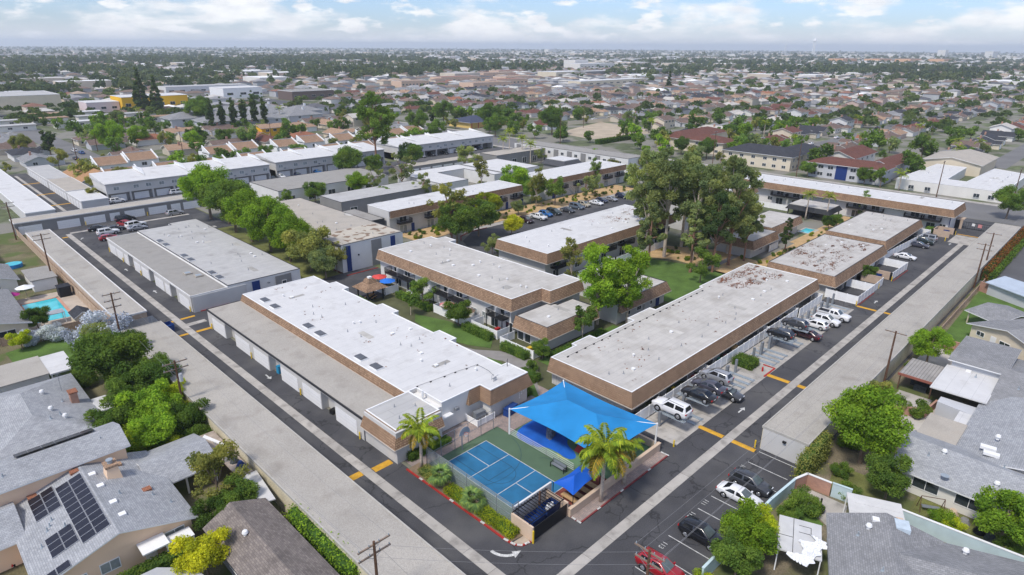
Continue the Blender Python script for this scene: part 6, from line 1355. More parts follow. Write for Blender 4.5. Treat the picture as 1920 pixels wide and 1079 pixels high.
def panel(t, x0, x1, y0, y1, f):
    m = MB(); top = slope_quad(x0, x1, y0, y1, f, .11); bot = slope_quad(x0, x1, y0, y1, f, .03); m.face(top)
    for i in range(4): j = (i+1) % 4; m.face([top[j], top[i], bot[i], bot[j]])
    o = m.build('solar_panel', frame_m, t); g = .018; c = MB().face(slope_quad(x0+g, x1-g, y0+g, y1-g, f, .114))
    c.build('cells', pan_m, o)
def solargrid(x0, x1, ys, nx):
    for i in range(nx):
        for (a, b) in ys:
            w_ = (x1-x0)/nx; panel(H, x0+i*w_+.02, x0+(i+1)*w_-.02, a+.02, b-.02, zf)
rows = lambda y0, n, h=1.02: [(y0+i*h, y0+(i+1)*h) for i in range(n)]
solargrid(5.2, 7.55, rows(59.1, 10, 1.06), 2); solargrid(2.9, 5.1, rows(66.4, 4, 1.04), 2); solargrid(2.9, 5.1, rows(59.9, 3, 1.04), 2); solargrid(1.75, 3.9, rows(57.4, 1, 1.04), 2)
zfe = lambda x: 4.85+(2.9-4.85)*(x-7.8)/(13.8-7.8)
for x, y in ((8.4, 68.9), (8.5, 66.3), (8.7, 62.8), (8.8, 60.3)): roof_pipe(H, x, y, zfe(x), 2)
for x, y in ((9.6, 64.2), (12.1, 62.9), (13.1, 60.9), (4.7, 63.2), (3.7, 64.6), (3.4, 64.2), (2.6, 62.4), (4.0, 65.3)): roof_pipe(H, x, y, zfe(x) if x > 7.8 else zf(x), 0)
for x, y, c_ in ((7.2, 70.6, tile_red), (3.4, 70.9, tile_red), (11.9, 64.1, tile_red), (10.9, 70.2, tile_tan)): MB().box(x-.4, x+.4, y-.35, y+.35, (zfe(x) if x > 7.8 else zf(x))-.2, (zfe(x) if x > 7.8 else zf(x))+.14).build('skylight', c_, H)
ch = MB().frustum(rect(9.3, 10.7, 67.3, 68.9), 3.9, rect(9.5, 10.5, 67.5, 68.7), 5.4).build('chimney', peach, H); MB().box(9.4, 10.6, 67.4, 68.8, 5.4, 5.65).build('chimney_cap', tile_tan, ch); MB().cyl((10, 68.1, 5.65), (10, 68.1, 6.0), .25, n=10).cyl((10, 68.1, 6.0), (10, 68.1, 6.08), .34, n=10).build('flue', grey_metal_lt, ch)
gable(H, 0.2, 12.2, 71.4, 77.0, 'x', 5.3, 6.3, .45, shing_grey, peach, base=2.5)
for i, x in enumerate(np.linspace(3.2, 9.2, 6)):
    m_ = MB(); q = [(x, 74.7, 6.38), (x+1.15, 74.7, 6.38), (x+1.15, 76.4, 5.82), (x, 76.4, 5.82)]; m_.face(q); m_.face([(a, b, c-.06) for a, b, c in q][::-1]); m_.build('solar_panel', pan_m, H)
for x, y in ((1.8, 72.8), (10.5, 73.2), (4.0, 73.8), (4.4, 73.6)): roof_pipe(H, x, y, 5.75, 0)
gable(H, 13.0, 19.2, 65.4, 72.6, 'x', 2.55, 3.6, .4, shing_grey, peach, wall=False)
for x, y in ((19, 65.5), (19, 72.5), (16, 65.5), (13.9, 65.5)): MB().box(x-.09, x+.09, y-.09, y+.09, 0, 2.5).build('post', white_paint, H)
for x, wd, hh, z in ((12.2, 1.7, 1.2, 1.0), (6.6, 1.5, 1.0, 1.0), (4.3, .9, 1.0, .9), (2.6, .9, 1.0, .9)): window(H, '-y', x, 57.88, z, wd, hh, 2, True)
door(H, '-y', 9.9, 57.86, .05, 1.0, 2.1, white_paint); MB().box(8.9, 11.2, 55.9, 57.85, 2.35, 2.5).build('porch_roof', white_paint, H)
t = thing('awning_shed', 'white flat awning beside the peach wall', 'awning', (12, 56.6, 0)); MB().box(10.9, 13.4, 56.0, 57.6, 1.9, 2.0).build('roof', white_paint, t); [MB().box(x-.05, x+.05, 56.0, 56.1, 0, 1.9).build('post', white_paint, t) for x in (10.95, 13.3)]
t = thing('toy_car', 'small red toy car on the drive at the left picture edge', 'toy car', (.6, 66.5, 0), .5); MB().frustum(rect(-.6, .6, -.35, .35), .12, rect(-.5, .4, -.28, .28), .5).build('body', M('toy_red', (.5, .02, .02), .4), t, raw=True); MB().cyl((-.35, -.4, .14), (-.35, .4, .14), .14, n=10).cyl((.35, -.4, .14), (.35, .4, .14), .14, n=10).build('wheel', tyre_m, t, raw=True)
H = thing('garage_house', 'peach garage wing with white door at the left picture edge', 'house', (-2, 72, 0)); gable(H, -6, 1.4, 66, 73, 'x', 2.9, 4.2, .5, shing_grey, peach); MB().box(1.36, 1.46, 67.2, 70.2, .05, 2.2).build('garage_door', white_paint, H)
H = thing('hip_roof_house', 'house with large grey hip roof and brick chimney at the left edge', 'house', (6, 90, 0))
hip(H, .5, 12.3, 80.5, 99.5, 2.8, 4.7, .6, shing_grey, offwhite); c_ = MB().box(10.8, 11.6, 89.2, 90.3, 2.6, 4.6).build('chimney', pink_block, H); MB().box(10.7, 11.7, 89.1, 90.4, 4.6, 4.75).build('chimney_cap', tile_red, c_)
for x, y, k in ((8.5, 93, 1), (8.4, 87.5, 1), (9.3, 84.9, 1), (9, 86, 0), (10, 90, 0), (7.9, 85, 0)): roof_pipe(H, x, y, 2.8+1.9*(12.9-x)/6.5, k)
m = MB().tube([(10.6, 93.5, 3.4), (10.6, 93.5, 6.0)], .03, 4); [m.tube([(10.6-.6+.1*i, 93.5, 5.4+.12*i), (10.6+.6-.1*i, 93.5, 5.4+.12*i)], .015, 3) for i in range(5)]; m.build('antenna', grey_metal, H)
gable(H, 12.3, 14.6, 86.5, 90.5, 'x', 2.4, 2.7, .1, white_roof, offwhite, wall=False)
t = thing('flat_garage', 'flat tan roofed garage with white roofed porch behind the hip roof house', 'garage', (8, 105, 0)); MB().box(-4, 10.6, 101.9, 108.9, 0, 2.75).build('wall', offwhite, t); MB().box(-4.2, 10.7, 101.6, 109.1, 2.75, 2.9).build('roof', gravel_roof, t); MB().box(10.72, 13.8, 101.2, 108.5, 2.65, 2.85).build('porch_roof', white_roof, t); [MB().box(x-.07, x+.07, y-.07, y+.07, 0, 2.65).build('post', white_paint, t) for x, y in ((13.6, 101.4), (13.6, 108.3), (10.9, 101.4))]
H = thing('pool_yard_house', 'cream house with plain grey roof beside the swimming pool', 'house', (8, 135, 0)); gable(H, 1, 12.2, 125.5, 146, 'y', 2.8, 4.2, .6, shing_grey2, cream); window(H, '-y', 9.3, 125.48, 1.0, 2.2, 1.0, 2); MB().box(8.8, 9.6, 139.5, 140.5, 3.4, 4.5).build('chimney', pink_block, H)
pool_w = M('pool_water', (.05, .50, .56), .08, .12, .6, .25, scale2=3, spec=.5)
pl = thing('swimming_pool', 'turquoise swimming pool in the left back yard', 'swimming pool', (16.5, 137, 0)); MB().prism([(13.8, 131.5), (19.1, 130.9), (19.3, 143.2), (13.8, 143.2)], -.05, .03).build('water', pool_w, pl)
m = MB()
for a in ((13.35, 13.8, 131, 143.6), (19.25, 19.7, 130.6, 143.6), (13.35, 19.7, 143.2, 143.65)): m.box(*a, -.05, .09)
m.build('coping', M('pool_coping', (.50, .27, .20), .9, .15, 1), pl)
sheet('pool_deck', rect(12.6, 22.4, 126, 147), .0, M('pool_deck', (.46, .39, .32), .95, .15, .4, .2, var2=.1)); bed('lawn', [(8.5, 110.5), (19, 109.5), (20, 119), (16.5, 122.5), (8, 121)], lawn)
t = thing('dog_house_shed', 'small shed with dark grey gable roof by the pool', 'shed', (19.8, 126, 0)); gable(t, 18.6, 21.2, 124.4, 128, 'y', 1.9, 2.7, .25, shing_dk, cream)
t = thing('patio_cover', 'low grey patio cover at the near end of the pool', 'patio cover', (16, 130, 0)); MB().box(14.6, 18.0, 128.4, 130.6, 1.9, 2.0).build('roof', M('polycarb', (.32, .33, .35), .5, .2, 1), t); [MB().box(x-.05, x+.05, y-.05, y+.05, 0, 1.9).build('post', white_paint, t) for x in (14.7, 17.9) for y in (128.5, 130.5)]
t = thing('spa_shed', 'black box shed at the corner of the pool yard', 'shed', (20.9, 143.6, 0)); MB().box(19.9, 21.9, 142.6, 144.8, 0, 1.9).build('wall', M('black_shed', (.02, .021, .026), .7, .2, 2), t); MB().box(19.8, 22.0, 142.5, 144.9, 1.9, 2.05).build('roof', M('black_shed', (.02, .021, .026), .7), t)
t = thing('white_shed', 'white flat shed and awning on the left yard edge below the pole', 'shed', (19, 152, 0)); MB().box(17, 21, 149.5, 158, 0, 2.3).build('wall', white_paint, t); MB().box(16.7, 21.2, 149.2, 158.3, 2.3, 2.5).build('roof', gravel_roof2, t); 
umbrella(15.3, 146.4, 'white parasol on the pool terrace', white_paint, 1.6); umbrella(13.2, 146.0, 'magenta parasol on the pool terrace', M('magenta_cloth', (.45, .03, .25), .7), 1.2, 1.5)
vinyl_run([(22.4, 118), (22.4, 200)], 'tan plank wall along the narrow garages', 1.9, 0, 3.0, M('tan_plank', (.50, .38, .28), .9, .1), 'plank_wall', None)
vinyl_run([(8, 124.2), (20.8, 123.4)], 'low brown wall between the pool yard and the lawn', 1.5, 0, 2.4, M('brown_plank', (.40, .28, .20), .9, .1), 'plank_wall', None)
# yards further along the left edge
for i, (x, y, w_, d, rm, lb) in enumerate(((6, 152, 9, 12, shing_grey2, 'grey gabled house at the left edge past the pool'), (3, 170, 11, 14, shing_brown, 'brown gabled house at the left edge past the white shed'), (5, 190, 10, 14, tile_tan, 'tan tiled house at the left edge near the crosswise garages'))):
    H = thing('yard_house', lb, 'house', (x, y, 0)); gable(H, x, x+w_, y, y+d, 'y', 2.8, 4.3, .5, rm, offwhite); window(H, '-y', x+w_*.6, y-.02, 1, 1.6, 1.1, 2)
t = thing('paddling_pool', 'round blue paddling pool at the left edge', 'paddling pool', (17, 171, 0)); MB().cyl((0, 0, 0), (0, 0, .8), 1.7, n=20).build('wall', M('paddling_blue', (.03, .2, .5), .5), t, raw=True); MB().cyl((0, 0, .8), (0, 0, .84), 1.6, n=20).build('water', pool_w, t, raw=True)
# brown roof house at the bottom
H = thing('taupe_roof_house', 'house with taupe shingle roof and red porch gable at the bottom edge', 'house', (17.5, 48, 0))
gable(H, 14.5, 19.9, 41.5, 55.2, 'y', 2.75, 4.0, .45, shing_taup, stucco_dk, ridge=16.9, fas=trim_dk)
m = MB()
for a, b in (((20.4, 2.66), (16.9, 4.02)), ((14.0, 2.5), (16.9, 4.02))):
    for y in (41.0, 41.05): m.face([(a[0], y, a[1]-.24), (b[0], y, b[1]-.24), (b[0], y, b[1]+.01), (a[0], y, a[1]+.01)])
m.box(20.15, 20.3, 41.1, 41.25, 0, 2.45); m.build('red_gable_trim', M('red_fascia', (.55, .012, .015), .5), H); roof_pipe(H, 17.8, 50.4, 3.35, 2); roof_pipe(H, 16.2, 50.6, 3.6, 1)
window(H, '-x', 14.49, 50, 1, 1.5, 1.1, 3); window(H, '-x', 14.49, 46, 1, 1.5, 1.1, 3)
t = thing('white_lean_to', 'white lean-to roof against the gravel garage wall', 'lean-to', (20.7, 58, 0)); MB().prism([(19.7, 55.4), (21.1, 55.0), (21.8, 61), (20.2, 61)], 2.25, 2.38).build('roof', white_roof, t); [MB().box(x-.05, x+.05, y-.05, y+.05, 0, 2.25).build('post', white_paint, t) for x, y in ((20, 55.6), (20.4, 60.8), (21.6, 60.7))]
t = thing('grey_patio_roof', 'flat pale grey patio roof between the peach house and the taupe roof', 'patio cover', (10.5, 51, 0)); MB().prism([(7.2, 47), (12.6, 46.5), (11.6, 51.2), (9.3, 53.5), (7.3, 53.6)], 2.35, 2.5).build('roof', M('patio_sheet', (.40, .405, .41), .7, .08, .6), t); [MB().box(x-.06, x+.06, y-.06, y+.06, 0, 2.35).build('post', white_paint, t) for x, y in ((7.5, 53.2), (11.4, 51), (12.3, 47))]
t = thing('junk_deck', 'wooden deck roof with ladder and clutter against the gravel garage', 'deck', (21, 67, 0)); MB().box(20.0, 21.7, 61.6, 72.6, 1.9, 2.05).build('deck_boards', M('weathered_wood', (.36, .30, .25), .9, .25, 1.5, var2=.2), t); [MB().box(x-.06, x+.06, y-.06, y+.06, 0, 1.9).build('post', pole_wood, t) for x in (20.1, 21.6) for y in (61.8, 67, 72.4)]
m = MB(); m.tube([(20.7, 66.6, 2.1), (20.7, 70.2, 2.1)], .04, 4); m.tube([(21.1, 66.6, 2.1), (21.1, 70.2, 2.1)], .04, 4)
for i in range(11): m.tube([(20.7, 66.8+i*.32, 2.1), (21.1, 66.8+i*.32, 2.1)], .025, 4)
tag(m.build('ladder', grey_metal), 'ladder lying on the wooden deck by the gravel garage', 'ladder')
m = MB(); q = [(20.1, 71.8), (21.3, 68.3), (21.6, 68.4), (20.5, 72.2)]; m.prism(q, 2.08, 2.2); tag(m.build('white_gate_panel', white_paint), 'white frame panel lying on the wooden deck', 'panel')
for i, (x, y, c_, lb) in enumerate(((20.9, 64.6, 'cover', 'dark covered heap on the deck by the ladder'), (21.1, 63.4, 'tarp', 'blue tarp heap on the deck'), (20.5, 65.6, 'crate', 'grey crate on the deck'))): t = thing('clutter_heap', lb, 'heap', (x, y, 2.05)); MB().frustum([(.55*math.cos(R(a)), .5*math.sin(R(a))) for a in range(0, 360, 45)], 0, [(.2*math.cos(R(a)), .25*math.sin(R(a))) for a in range(0, 360, 45)], .6).build('cover', [M('junk_dark', (.06, .07, .075), .7, .4, 4), bin_b, stucco_dk][i], t, raw=True)
# ------------------------------------------------------------------ houses in front, right
H = thing('grey_roof_house', 'white house with big grey roof, two skylights and turbine vents at the right edge', 'house', (78, 5, 0))
gable(H, 72.6, 81.4, -8, 11.6, 'y', 2.85, 4.4, .6, shing_grey, offwhite, ridge=76.9); gable(H, 79, 98, -5, 7.6, 'x', 2.85, 4.4, .5, shing_grey, offwhite, wall=True)
MB().box(78.2, 87.2, 7.9, 11.9, 2.75, 2.92).build('flat_roof', tan_roof, H)
zq = lambda x: 4.4-(x-76.9)*(4.4-2.85)/(81.4-76.9)
for x, y, k in ((76.2, 8.2, 1), (84.2, 4.6, 1), (74.6, 3.0, 1), (80.6, 2.3, 2), (78.0, 3, 0), (75.2, 9.4, 0)): roof_pipe(H, x, y, (4.4-(76.9-x)*.36 if x < 76.9 else (zq(x) if x < 81 else 4.0)), k)
for x, y in ((81.5, 5.0), (80.3, 4.5)): MB().obox(x, y, .15, .7, 1.5, 3.75, 4.05).build('skylight', white_paint, H)
for y, wd in ((8.6, 2.4), (4.6, 2.4)): window(H, '-x', 72.58, y, 1.0, wd, 1.15, 2)
m = MB(); m.cyl((72.9, 7.2, 3.0), (72.9, 7.2, 3.5), .04, n=5); m.frustum([(72.7+.42*math.cos(R(a)), 7.2+.42*math.sin(R(a))) for a in range(0, 360, 30)], 3.62, [(72.7+.1*math.cos(R(a)), 7.2+.1*math.sin(R(a))) for a in range(0, 360, 30)], 3.5); m.build('satellite_dish', grey_metal_lt, H)
H = thing('white_patio_house', 'grey house with broad white flat patio roof and air conditioner', 'house', (104, 5, 0))
gable(H, 95.6, 113.6, -12, 6.9, 'y', 2.9, 4.6, .5, shing_grey2, palegrey, ridge=104.7); gable(H, 103.4, 113.6, 7.2, 13.2, 'y', 4.35, 4.6, .5, shing_grey2, palegrey, ridge=104.7); MB().prism([(94.4, 7.3), (104.4, 7.3), (103.4, 13.7), (94.2, 13.7)], 3.05, 3.22).build('patio_roof', white_roof, H)
for y in (4.6, .2): window(H, '-x', 95.58, y, 1.0, 1.7, 1.15, 2)
MB().box(94.4, 95.5, 2.6, 3.7, 0, .9).build('air_conditioner', trim_dk, H)
for x, y, k in ((100.5, 5, 0), (99, 2, 0), (103, 11, 2), (101.7, 9.9, 0), (98.2, 4, 0)): roof_pipe(H, x, y, (4.6-abs(x-104.7)*.19) if y < 7 else 3.3, k)
t = thing('brown_carport', 'carport with ribbed grey roof and brown fascia by the long garage', 'carport', (100, 15.8, 0)); MB().box(97.0, 103.6, 13.7, 18.1, 2.45, 2.6).build('roof', brickmat('ribbed_roof', (.33, .31, .29), (.30, .285, .265), (.18, .17, .16), 30, .4, .04, bump=.5), t); MB().box(96.85, 96.99, 13.6, 18.2, 2.3, 2.65).build('fascia', M('brown_fascia', (.28, .10, .07), .8), t); [MB().box(x-.07, x+.07, y-.07, y+.07, 0, 2.45).build('post', pole_wood, t) for x in (97.2, 103.4) for y in (13.9, 17.9)]
t = thing('stored_goods', 'dark stored goods under the brown carport', 'heap', (100, 15.5, 0)); MB().box(98.4, 99.6, 14.6, 16.2, 0, 1.0).box(100, 101.5, 15, 17, 0, 1.3).build('boxes', M('junk_dark', (.06, .07, .075), .7), t)
sheet('concrete_court', [(84.4, 7.8), (95.4, 7.8), (95.4, 13.4), (91, 17), (86, 17.6), (84.4, 14)], .008, sidewalk_m); sheet('concrete_court', rect(104, 117, 13.5, 18.6), .008, sidewalk_m); sheet('concrete_court', rect(92.5, 97, 13.4, 17.6), .009, concrete)
t = thing('grey_lean_to', 'pale blue-grey lean-to below the white patio roof', 'lean-to', (93.6, 9.5, 0)); MB().prism([(91.6, 7.8), (94.2, 7.8), (94.2, 12.2), (92.4, 12.2)], 0, 2.3).build('wall', palegrey, t); MB().box(88, 91.5, 8.1, 9.5, 2.2, 2.4).build('roof', white_roof, t); [MB().box(x-.05, x+.05, 9.3, 9.4, 0, 2.2).build('post', white_paint, t) for x in (88.2, 91.3)]
H = thing('cream_gable_house', 'cream house with grey roof turned at an angle behind a brick wall', 'house', (122.8, 11.3, 0))
gable(H, 122.8, 140, 2.6, 15.2, 'x', 2.8, 4.3, .6, shing_grey2, cream); gable(H, 128, 137, 15.2, 21, 'y', 2.4, 3.4, .3, shing_grey2, cream, wall=False)
for y, wd, hh, z in ((13.4, 1.3, .7, 1.3), (9.1, 1.7, 1.1, .9)): window(H, '-x', 122.78, y, z, wd, hh, 2)
door(H, '-x', 122.79, 11.1, .05, .95, 2.1, white_paint); [MB().box(x-.08, x+.08, 20.6, 20.76, 0, 2.4).build('post', cream, H) for x in (128.2, 136.8)]
H.rotation_euler.z = R(-32)
H = thing('dark_grey_house', 'house with weathered grey roof and turbine vents at the bottom right edge', 'house', (58.3, 13.8, 0))
gable(H, 49.3, 58.5, 4.4, 13.5, 'x', 2.9, 4.4, .45, shing_grey2, palegrey); gable(H, 49, 58.6, -10, 8, 'y', 2.75, 4.35, .4, shing_grey2, palegrey, ridge=53.4)
for x, y, k in ((56.6, 10.6, 1), (57.9, 9.9, 2), (55.6, 11.5, 0), (57.4, 2.6, 1), (51, 10, 0)): roof_pipe(H, x, y, (4.4-abs(y-8.95)*.32) if y > 8 else 3.2, k)
H.rotation_euler.z = R(22)
t = thing('patio_cover', 'pale ribbed patio cover beside the weathered grey roof', 'patio cover', (63.1, 10.9, 0), R(23)); [MB().box(-1.9+.765*k, -1.15+.765*k, -2.5, 2.5, 2.5, 2.59+.012*(k % 2)).build('roof_panel', M('patio_panel', (.58, .575, .56), .8, .08, .8), t, raw=True) for k in range(5)]; [MB().box(x-.05, x+.05, y-.05, y+.05, 0, 2.5).build('post', white_paint, t, raw=True) for x in (-1.8, 1.8) for y in (-2.4, 2.4)]
t = thing('flat_carport', 'pale flat awning with lines and a white tarp on it', 'awning', (54, 14.8, 0), R(21)); MB().box(-2.7, 2.3, -1.9, 1.9, 2.45, 2.6).build('roof', M('awning_sheet', (.55, .55, .545), .7, .08, .8), t, raw=True); m = MB()
m.box(-2.7, 2.3, .55, .6, 2.6, 2.62); m.box(-.6, -.55, .6, 1.9, 2.6, 2.62); m.box(.4, 1.4, -1.0, -.95, 2.6, 2.62); m.box(.4, .45, -1.0, .1, 2.6, 2.62); m.box(1.4, 1.45, -1.0, .1, 2.6, 2.62); m.build('seam', trim_dk, t, raw=True); [MB().box(x-.05, x+.05, y-.05, y+.05, 0, 2.45).build('post', white_paint, t, raw=True) for x in (-2.6, 2.2) for y in (-1.8, 1.8)]
m = MB(); n = 16; g = [[(-2.9+4.4*i/n, -1.9+(1.5+.5*math.sin(i*.8))*j/n+(.25*math.sin(i*1.3) if j in (0, n) else 0), 2.66+.10*abs(math.sin(i*1.7+j*.9))+.05*math.sin(j*2.3+i)) for j in range(n+1)] for i in range(n+1)]
for i in range(n):
    for j in range(n): m.face([g[i][j], g[i+1][j], g[i+1][j+1], g[i][j+1]])
o = m.build('tarp', M('white_tarp', (.78, .79, .80), .6, .08, 2), None, smooth=True); o.location = (53.2, 14.4, 0); o.rotation_euler = (0, 0, R(-2)); tag(o, 'crumpled white tarp on the pale flat awning', 'tarp')
blue_fence = M('pale_blue_paint', (.50, .62, .64), .7, .08, .8)
def wall_run(pts, label, h, mat, capm=None, th=.18, name='garden_wall', z=0):
    t = thing(name, label, 'wall', (pts[0][0], pts[0][1], z))
    for a, b in zip(pts[:-1], pts[1:]):
        d = Vector((b[0]-a[0], b[1]-a[1])); MB().obox((a[0]+b[0])/2, (a[1]+b[1])/2, math.atan2(d.y, d.x), d.length, th, 0, h).build('wall', mat, t); MB().obox((a[0]+b[0])/2, (a[1]+b[1])/2, math.atan2(d.y, d.x), d.length+.05, th+.08, h, h+.07).build('coping', capm or mat, t)
    return t
wall_run([(44.6, 19.6), (58.3, 19.4), (63.4, 19.0)], 'pale blue painted block wall along the front right car park', 1.7, blue_fence); wall_run([(63.5, 19.0), (65.4, 18.4), (65.6, 15.9)], 'clay brick garden wall behind the smoker barbecue', 1.7, pink_block, white_paint); wall_run([(65.7, 15.8), (66.0, 13.9)], 'short pale blue wall panel next to the clay wall', 1.7, blue_fence)
wall_run([(66.3, 9.2), (67.4, -4)], 'pale blue garden wall running down the right edge', 1.7, blue_fence, white_paint); wall_run([(117.2, 18), (116.6, 4)], 'clay brick wall between the concrete court and the angled cream house', 1.7, pink_block); wall_run([(153.4, 18.5), (147.6, 8.5)], 'clay brick wall at the end of the angled back yard', 1.9, pink_block); wall_run([(88.5, 17.6), (91.2, 13), (95, 12.6)], 'low clay wall behind the two round shrubs', 1.2, pink_block)
vinyl_run([(116, 18.6), (159, 18.7)], 'brown plank fence along the back of the long garage', 1.1, 0, 2.4, M('pinkish_plank', (.46, .33, .26), .9, .1), 'plank_fence', None)
bed('lawn', [(117.8, 17.9), (153, 18.3), (149.5, 12), (146, 5), (128, 12.5), (120, 12)], lawn); bed('lawn', [(66.4, 16.5), (72, 17.5), (72.4, 12), (66.2, 10.5)], lawn_dry); bed('lawn', [(58.5, 18.6), (62.6, 18.5), (60.5, 14.6), (57.8, 14.5)], lawn); bed('lawn', [(67, 9), (72.4, 9), (72.4, -3), (67.8, -3)], lawn_dry)
sheet('concrete_court', [(60.6, 14.4), (63.2, 18.2), (65.2, 17.6), (65.3, 13.9), (60.5, 12.8)], .01, concrete)
t = thing('smoker_barbecue', 'black barrel smoker on the yard concrete', 'barbecue', (62.2, 15.6, 0)); MB().cyl((0, 0, 0), (0, 0, .7), .4, .45, n=12).cyl((0, 0, .7), (0, 0, .85), .45, .3, n=12).build('barrel', black_metal, t, raw=True); MB().cyl((.15, .1, .8), (.15, .1, 1.6), .09, n=8).build('chimney', black_metal, t, raw=True)
t = thing('swing_frame', 'rusty swing seat frame beside the white house wall', 'garden swing', (70.6, 7.4, 0), R(-62)); m = MB()
for x in (-1.1, 1.1): m.tube([(x, -.6, 0), (x, 0, 1.8), (x, .6, 0)], .04, 5)
m.tube([(-1.1, 0, 1.8), (1.1, 0, 1.8)], .04, 5); m.build('frame', pole_wood, t, raw=True); MB().box(-.85, .85, -.25, .25, .55, .62).build('seat', grey_metal, t, raw=True)
for i, (x, y, m_, lb) in enumerate(((71.1, 4.4, stucco_dk, 'round black tub by the tyres at the right edge'), (71.8, 5.6, tan_block, 'tan carton against the white house wall'), (70.6, 3.0, black_metal, 'heap of black sacks at the right edge'), (70.2, 2.0, M('junk_dark', (.06, .07, .075), .7), 'slate coloured tarp heap at the right edge'))): t = thing('yard_clutter', lb, 'heap', (x, y, 0)); MB().frustum([(.7*math.cos(R(a)), .6*math.sin(R(a))) for a in range(0, 360, 40)], 0, [(.4*math.cos(R(a)), .35*math.sin(R(a))) for a in range(0, 360, 40)], .55).build('cover', m_, t, raw=True)
t = thing('evaporator_box', 'pale blue evaporative cooler with duct on the lower roof edge', 'cooler', (60.2, 8.0, 3.3), .4); MB().box(-.7, .7, -.6, .6, 0, 1.0).build('casing', M('cooler_blue', (.50, .58, .64), .6), t, raw=True); MB().box(.7, 1.5, -.3, .3, .1, .6).build('duct', tan_block, t, raw=True)
t = thing('blue_roof_shed', 'pale blue sheet roof beyond the angled yard', 'shed', (158, 12, 0)); MB().prism([(151.8, 17.6), (159, 15.6), (154, 6), (147.2, 10.2)], 2.4, 2.55).build('roof', M('blue_sheet', (.42, .48, .55), .6, .08, .5), t); MB().prism([(152, 17), (158, 15.2), (153.6, 6.6), (148, 10)], 0, 2.4).build('wall', palegrey, t)
hedge(161, 214, 18.4, 19.7, 2.6, 'long rust and green ivy hedge behind the far end of the long garage', L_redf, .16, 22, loose=.16); hedge(161, 210, 17.6, 18.5, 1.9, 'green ivy bank at the foot of the rusty hedge', L_mid, .16, 20, loose=.16)
for x, y in ((176, 8), (188, 6)): t = thing('car_park_island', 'painted white kerb island on the neighbouring car park, '+('nearer' if x < 180 else 'farther'), 'kerb island', (x, y, 0)); MB().box(-3.5, 3.5, -.3, .3, 0, .12).build('kerb', white_mark, t, raw=True)
def leaf_litter(t, x0, x1, y0, y1, z, n, nc):
    C_ = np.stack([nr.uniform(x0, x1, nc), nr.uniform(y0, y1, nc)], 1); s_ = nr.uniform(.25, 1.5, nc); k = nr.integers(0, nc, n)
    q = C_[k]+nr.normal(size=(n, 2))*s_[k][:, None]*np.array([1.0, .45]); ok = (q[:, 0] > x0) & (q[:, 0] < x1) & (q[:, 1] > y0) & (q[:, 1] < y1); q = q[ok]; n = len(q)
    a = nr.uniform(0, 3.14, n); l = nr.uniform(.06, .24, n); w_ = l*nr.uniform(.3, .7, n); u = np.stack([np.cos(a)*l, np.sin(a)*l, nr.uniform(-.02, .04, n)], 1); v = np.stack([-np.sin(a)*w_, np.cos(a)*w_, nr.uniform(-.02, .03, n)], 1); c = np.column_stack([q, np.full(n, z+.03)])-np.array(t.location)
    o = link('leaf_litter', quadmesh('leaf_litter', np.stack([c-u, c-v, c+u, c+v], 1).reshape(-1, 3), np.repeat(nr.random(n), 4), leafmat('dead_leaves', (.20, .10, .065), trans=.05)), t); o['kind'] = 'stuff'
leaf_litter(B2, 108, 123.4, 45.5, 53.6, 4.26, 1300, 34); leaf_litter(H2, 128.2, 157, 40, 51.2, 4.26, 1500, 46); leaf_litter(B2, 64, 108, 41, 53.6, 4.26, 110, 40); leaf_litter(H1, 162, 190, 40, 52, 4.26, 70, 30); leaf_litter(B1, 43, 56, 58, 108, 4.26, 90, 30); leaf_litter(D_, 120, 140, 84, 96, 6.46, 420, 20)
# ------------------------------------------------------------------ utility poles and wires
def pole(x, y, h, label, arms, tf=False, rz=0, lean=0.):
    t = thing('utility_pole', label, 'utility pole', (x, y, 0), rz, 'wooden utility poles'); MB().tube([(0, 0, 0), (lean, 0, h)], [.17, .11], 8).build('pole', pole_wood, t, raw=True)
    for z, L in arms:
        a = MB().box(-L/2, L/2, -.06, .06, z-.06, z+.06).build('cross_arm', M('arm_wood', (.23, .17, .13), .9, .2, 2, coord='O'), t, raw=True)
        for k in range(4 if L > 2 else 2):
            xx = -L/2+.12+(L-.24)*k/(3 if L > 2 else 1); MB().cyl((xx, 0, z+.06), (xx, 0, z+.26), .05, .04, n=6).build('insulator', grey_metal_lt, t, raw=True)
        MB().tube([(-L*.3, .07, z), (0, .07, z-.55)], .02, 4).tube([(L*.3, .07, z), (0, .07, z-.55)], .02, 4).build('brace', grey_metal, t, raw=True)
    if tf: MB().cyl((.32, -.1, h-3.0), (.32, -.1, h-2.0), .24, n=12).cyl((.32, -.1, h-2.0), (.32, -.1, h-1.9), .2, n=12).build('transformer', palegrey, t, raw=True)
    return t
def wire(a, b, label, sag=.5, r=.011):
    n = 12; pts = [(a[0]+(b[0]-a[0])*i/n, a[1]+(b[1]-a[1])*i/n, a[2]+(b[2]-a[2])*i/n-sag*4*(i/n)*(1-i/n)) for i in range(n+1)]
    tag(MB().tube(pts, r, 3).build('overhead_wire', M('wire', (.22, .22, .225), .5)), label, 'wire', 'overhead wires')
LP = [(20.9, 36, 9.3), (21.1, 80.7, 8.8), (22.1, 111.5, 9.1), (20.9, 153.7, 10.4), (21.5, 196, 9.6)]
names_ = ('with two long arms at the bottom picture edge', 'with white transformer above the green garden trees', 'rising out of the lavender flowering bush', 'by the white shed in the left yards', 'at the left end of the crosswise garages')
for i, (x, y, h) in enumerate(LP): pole(x, y, h, 'brown wooden pole '+names_[i], [(h-.3, 3.0), (h-1.2, 3.0)] if i != 2 else [(h-.2, 2.6), (h-1.3, 2.4), (h-2.4, 2.2)], i == 1)
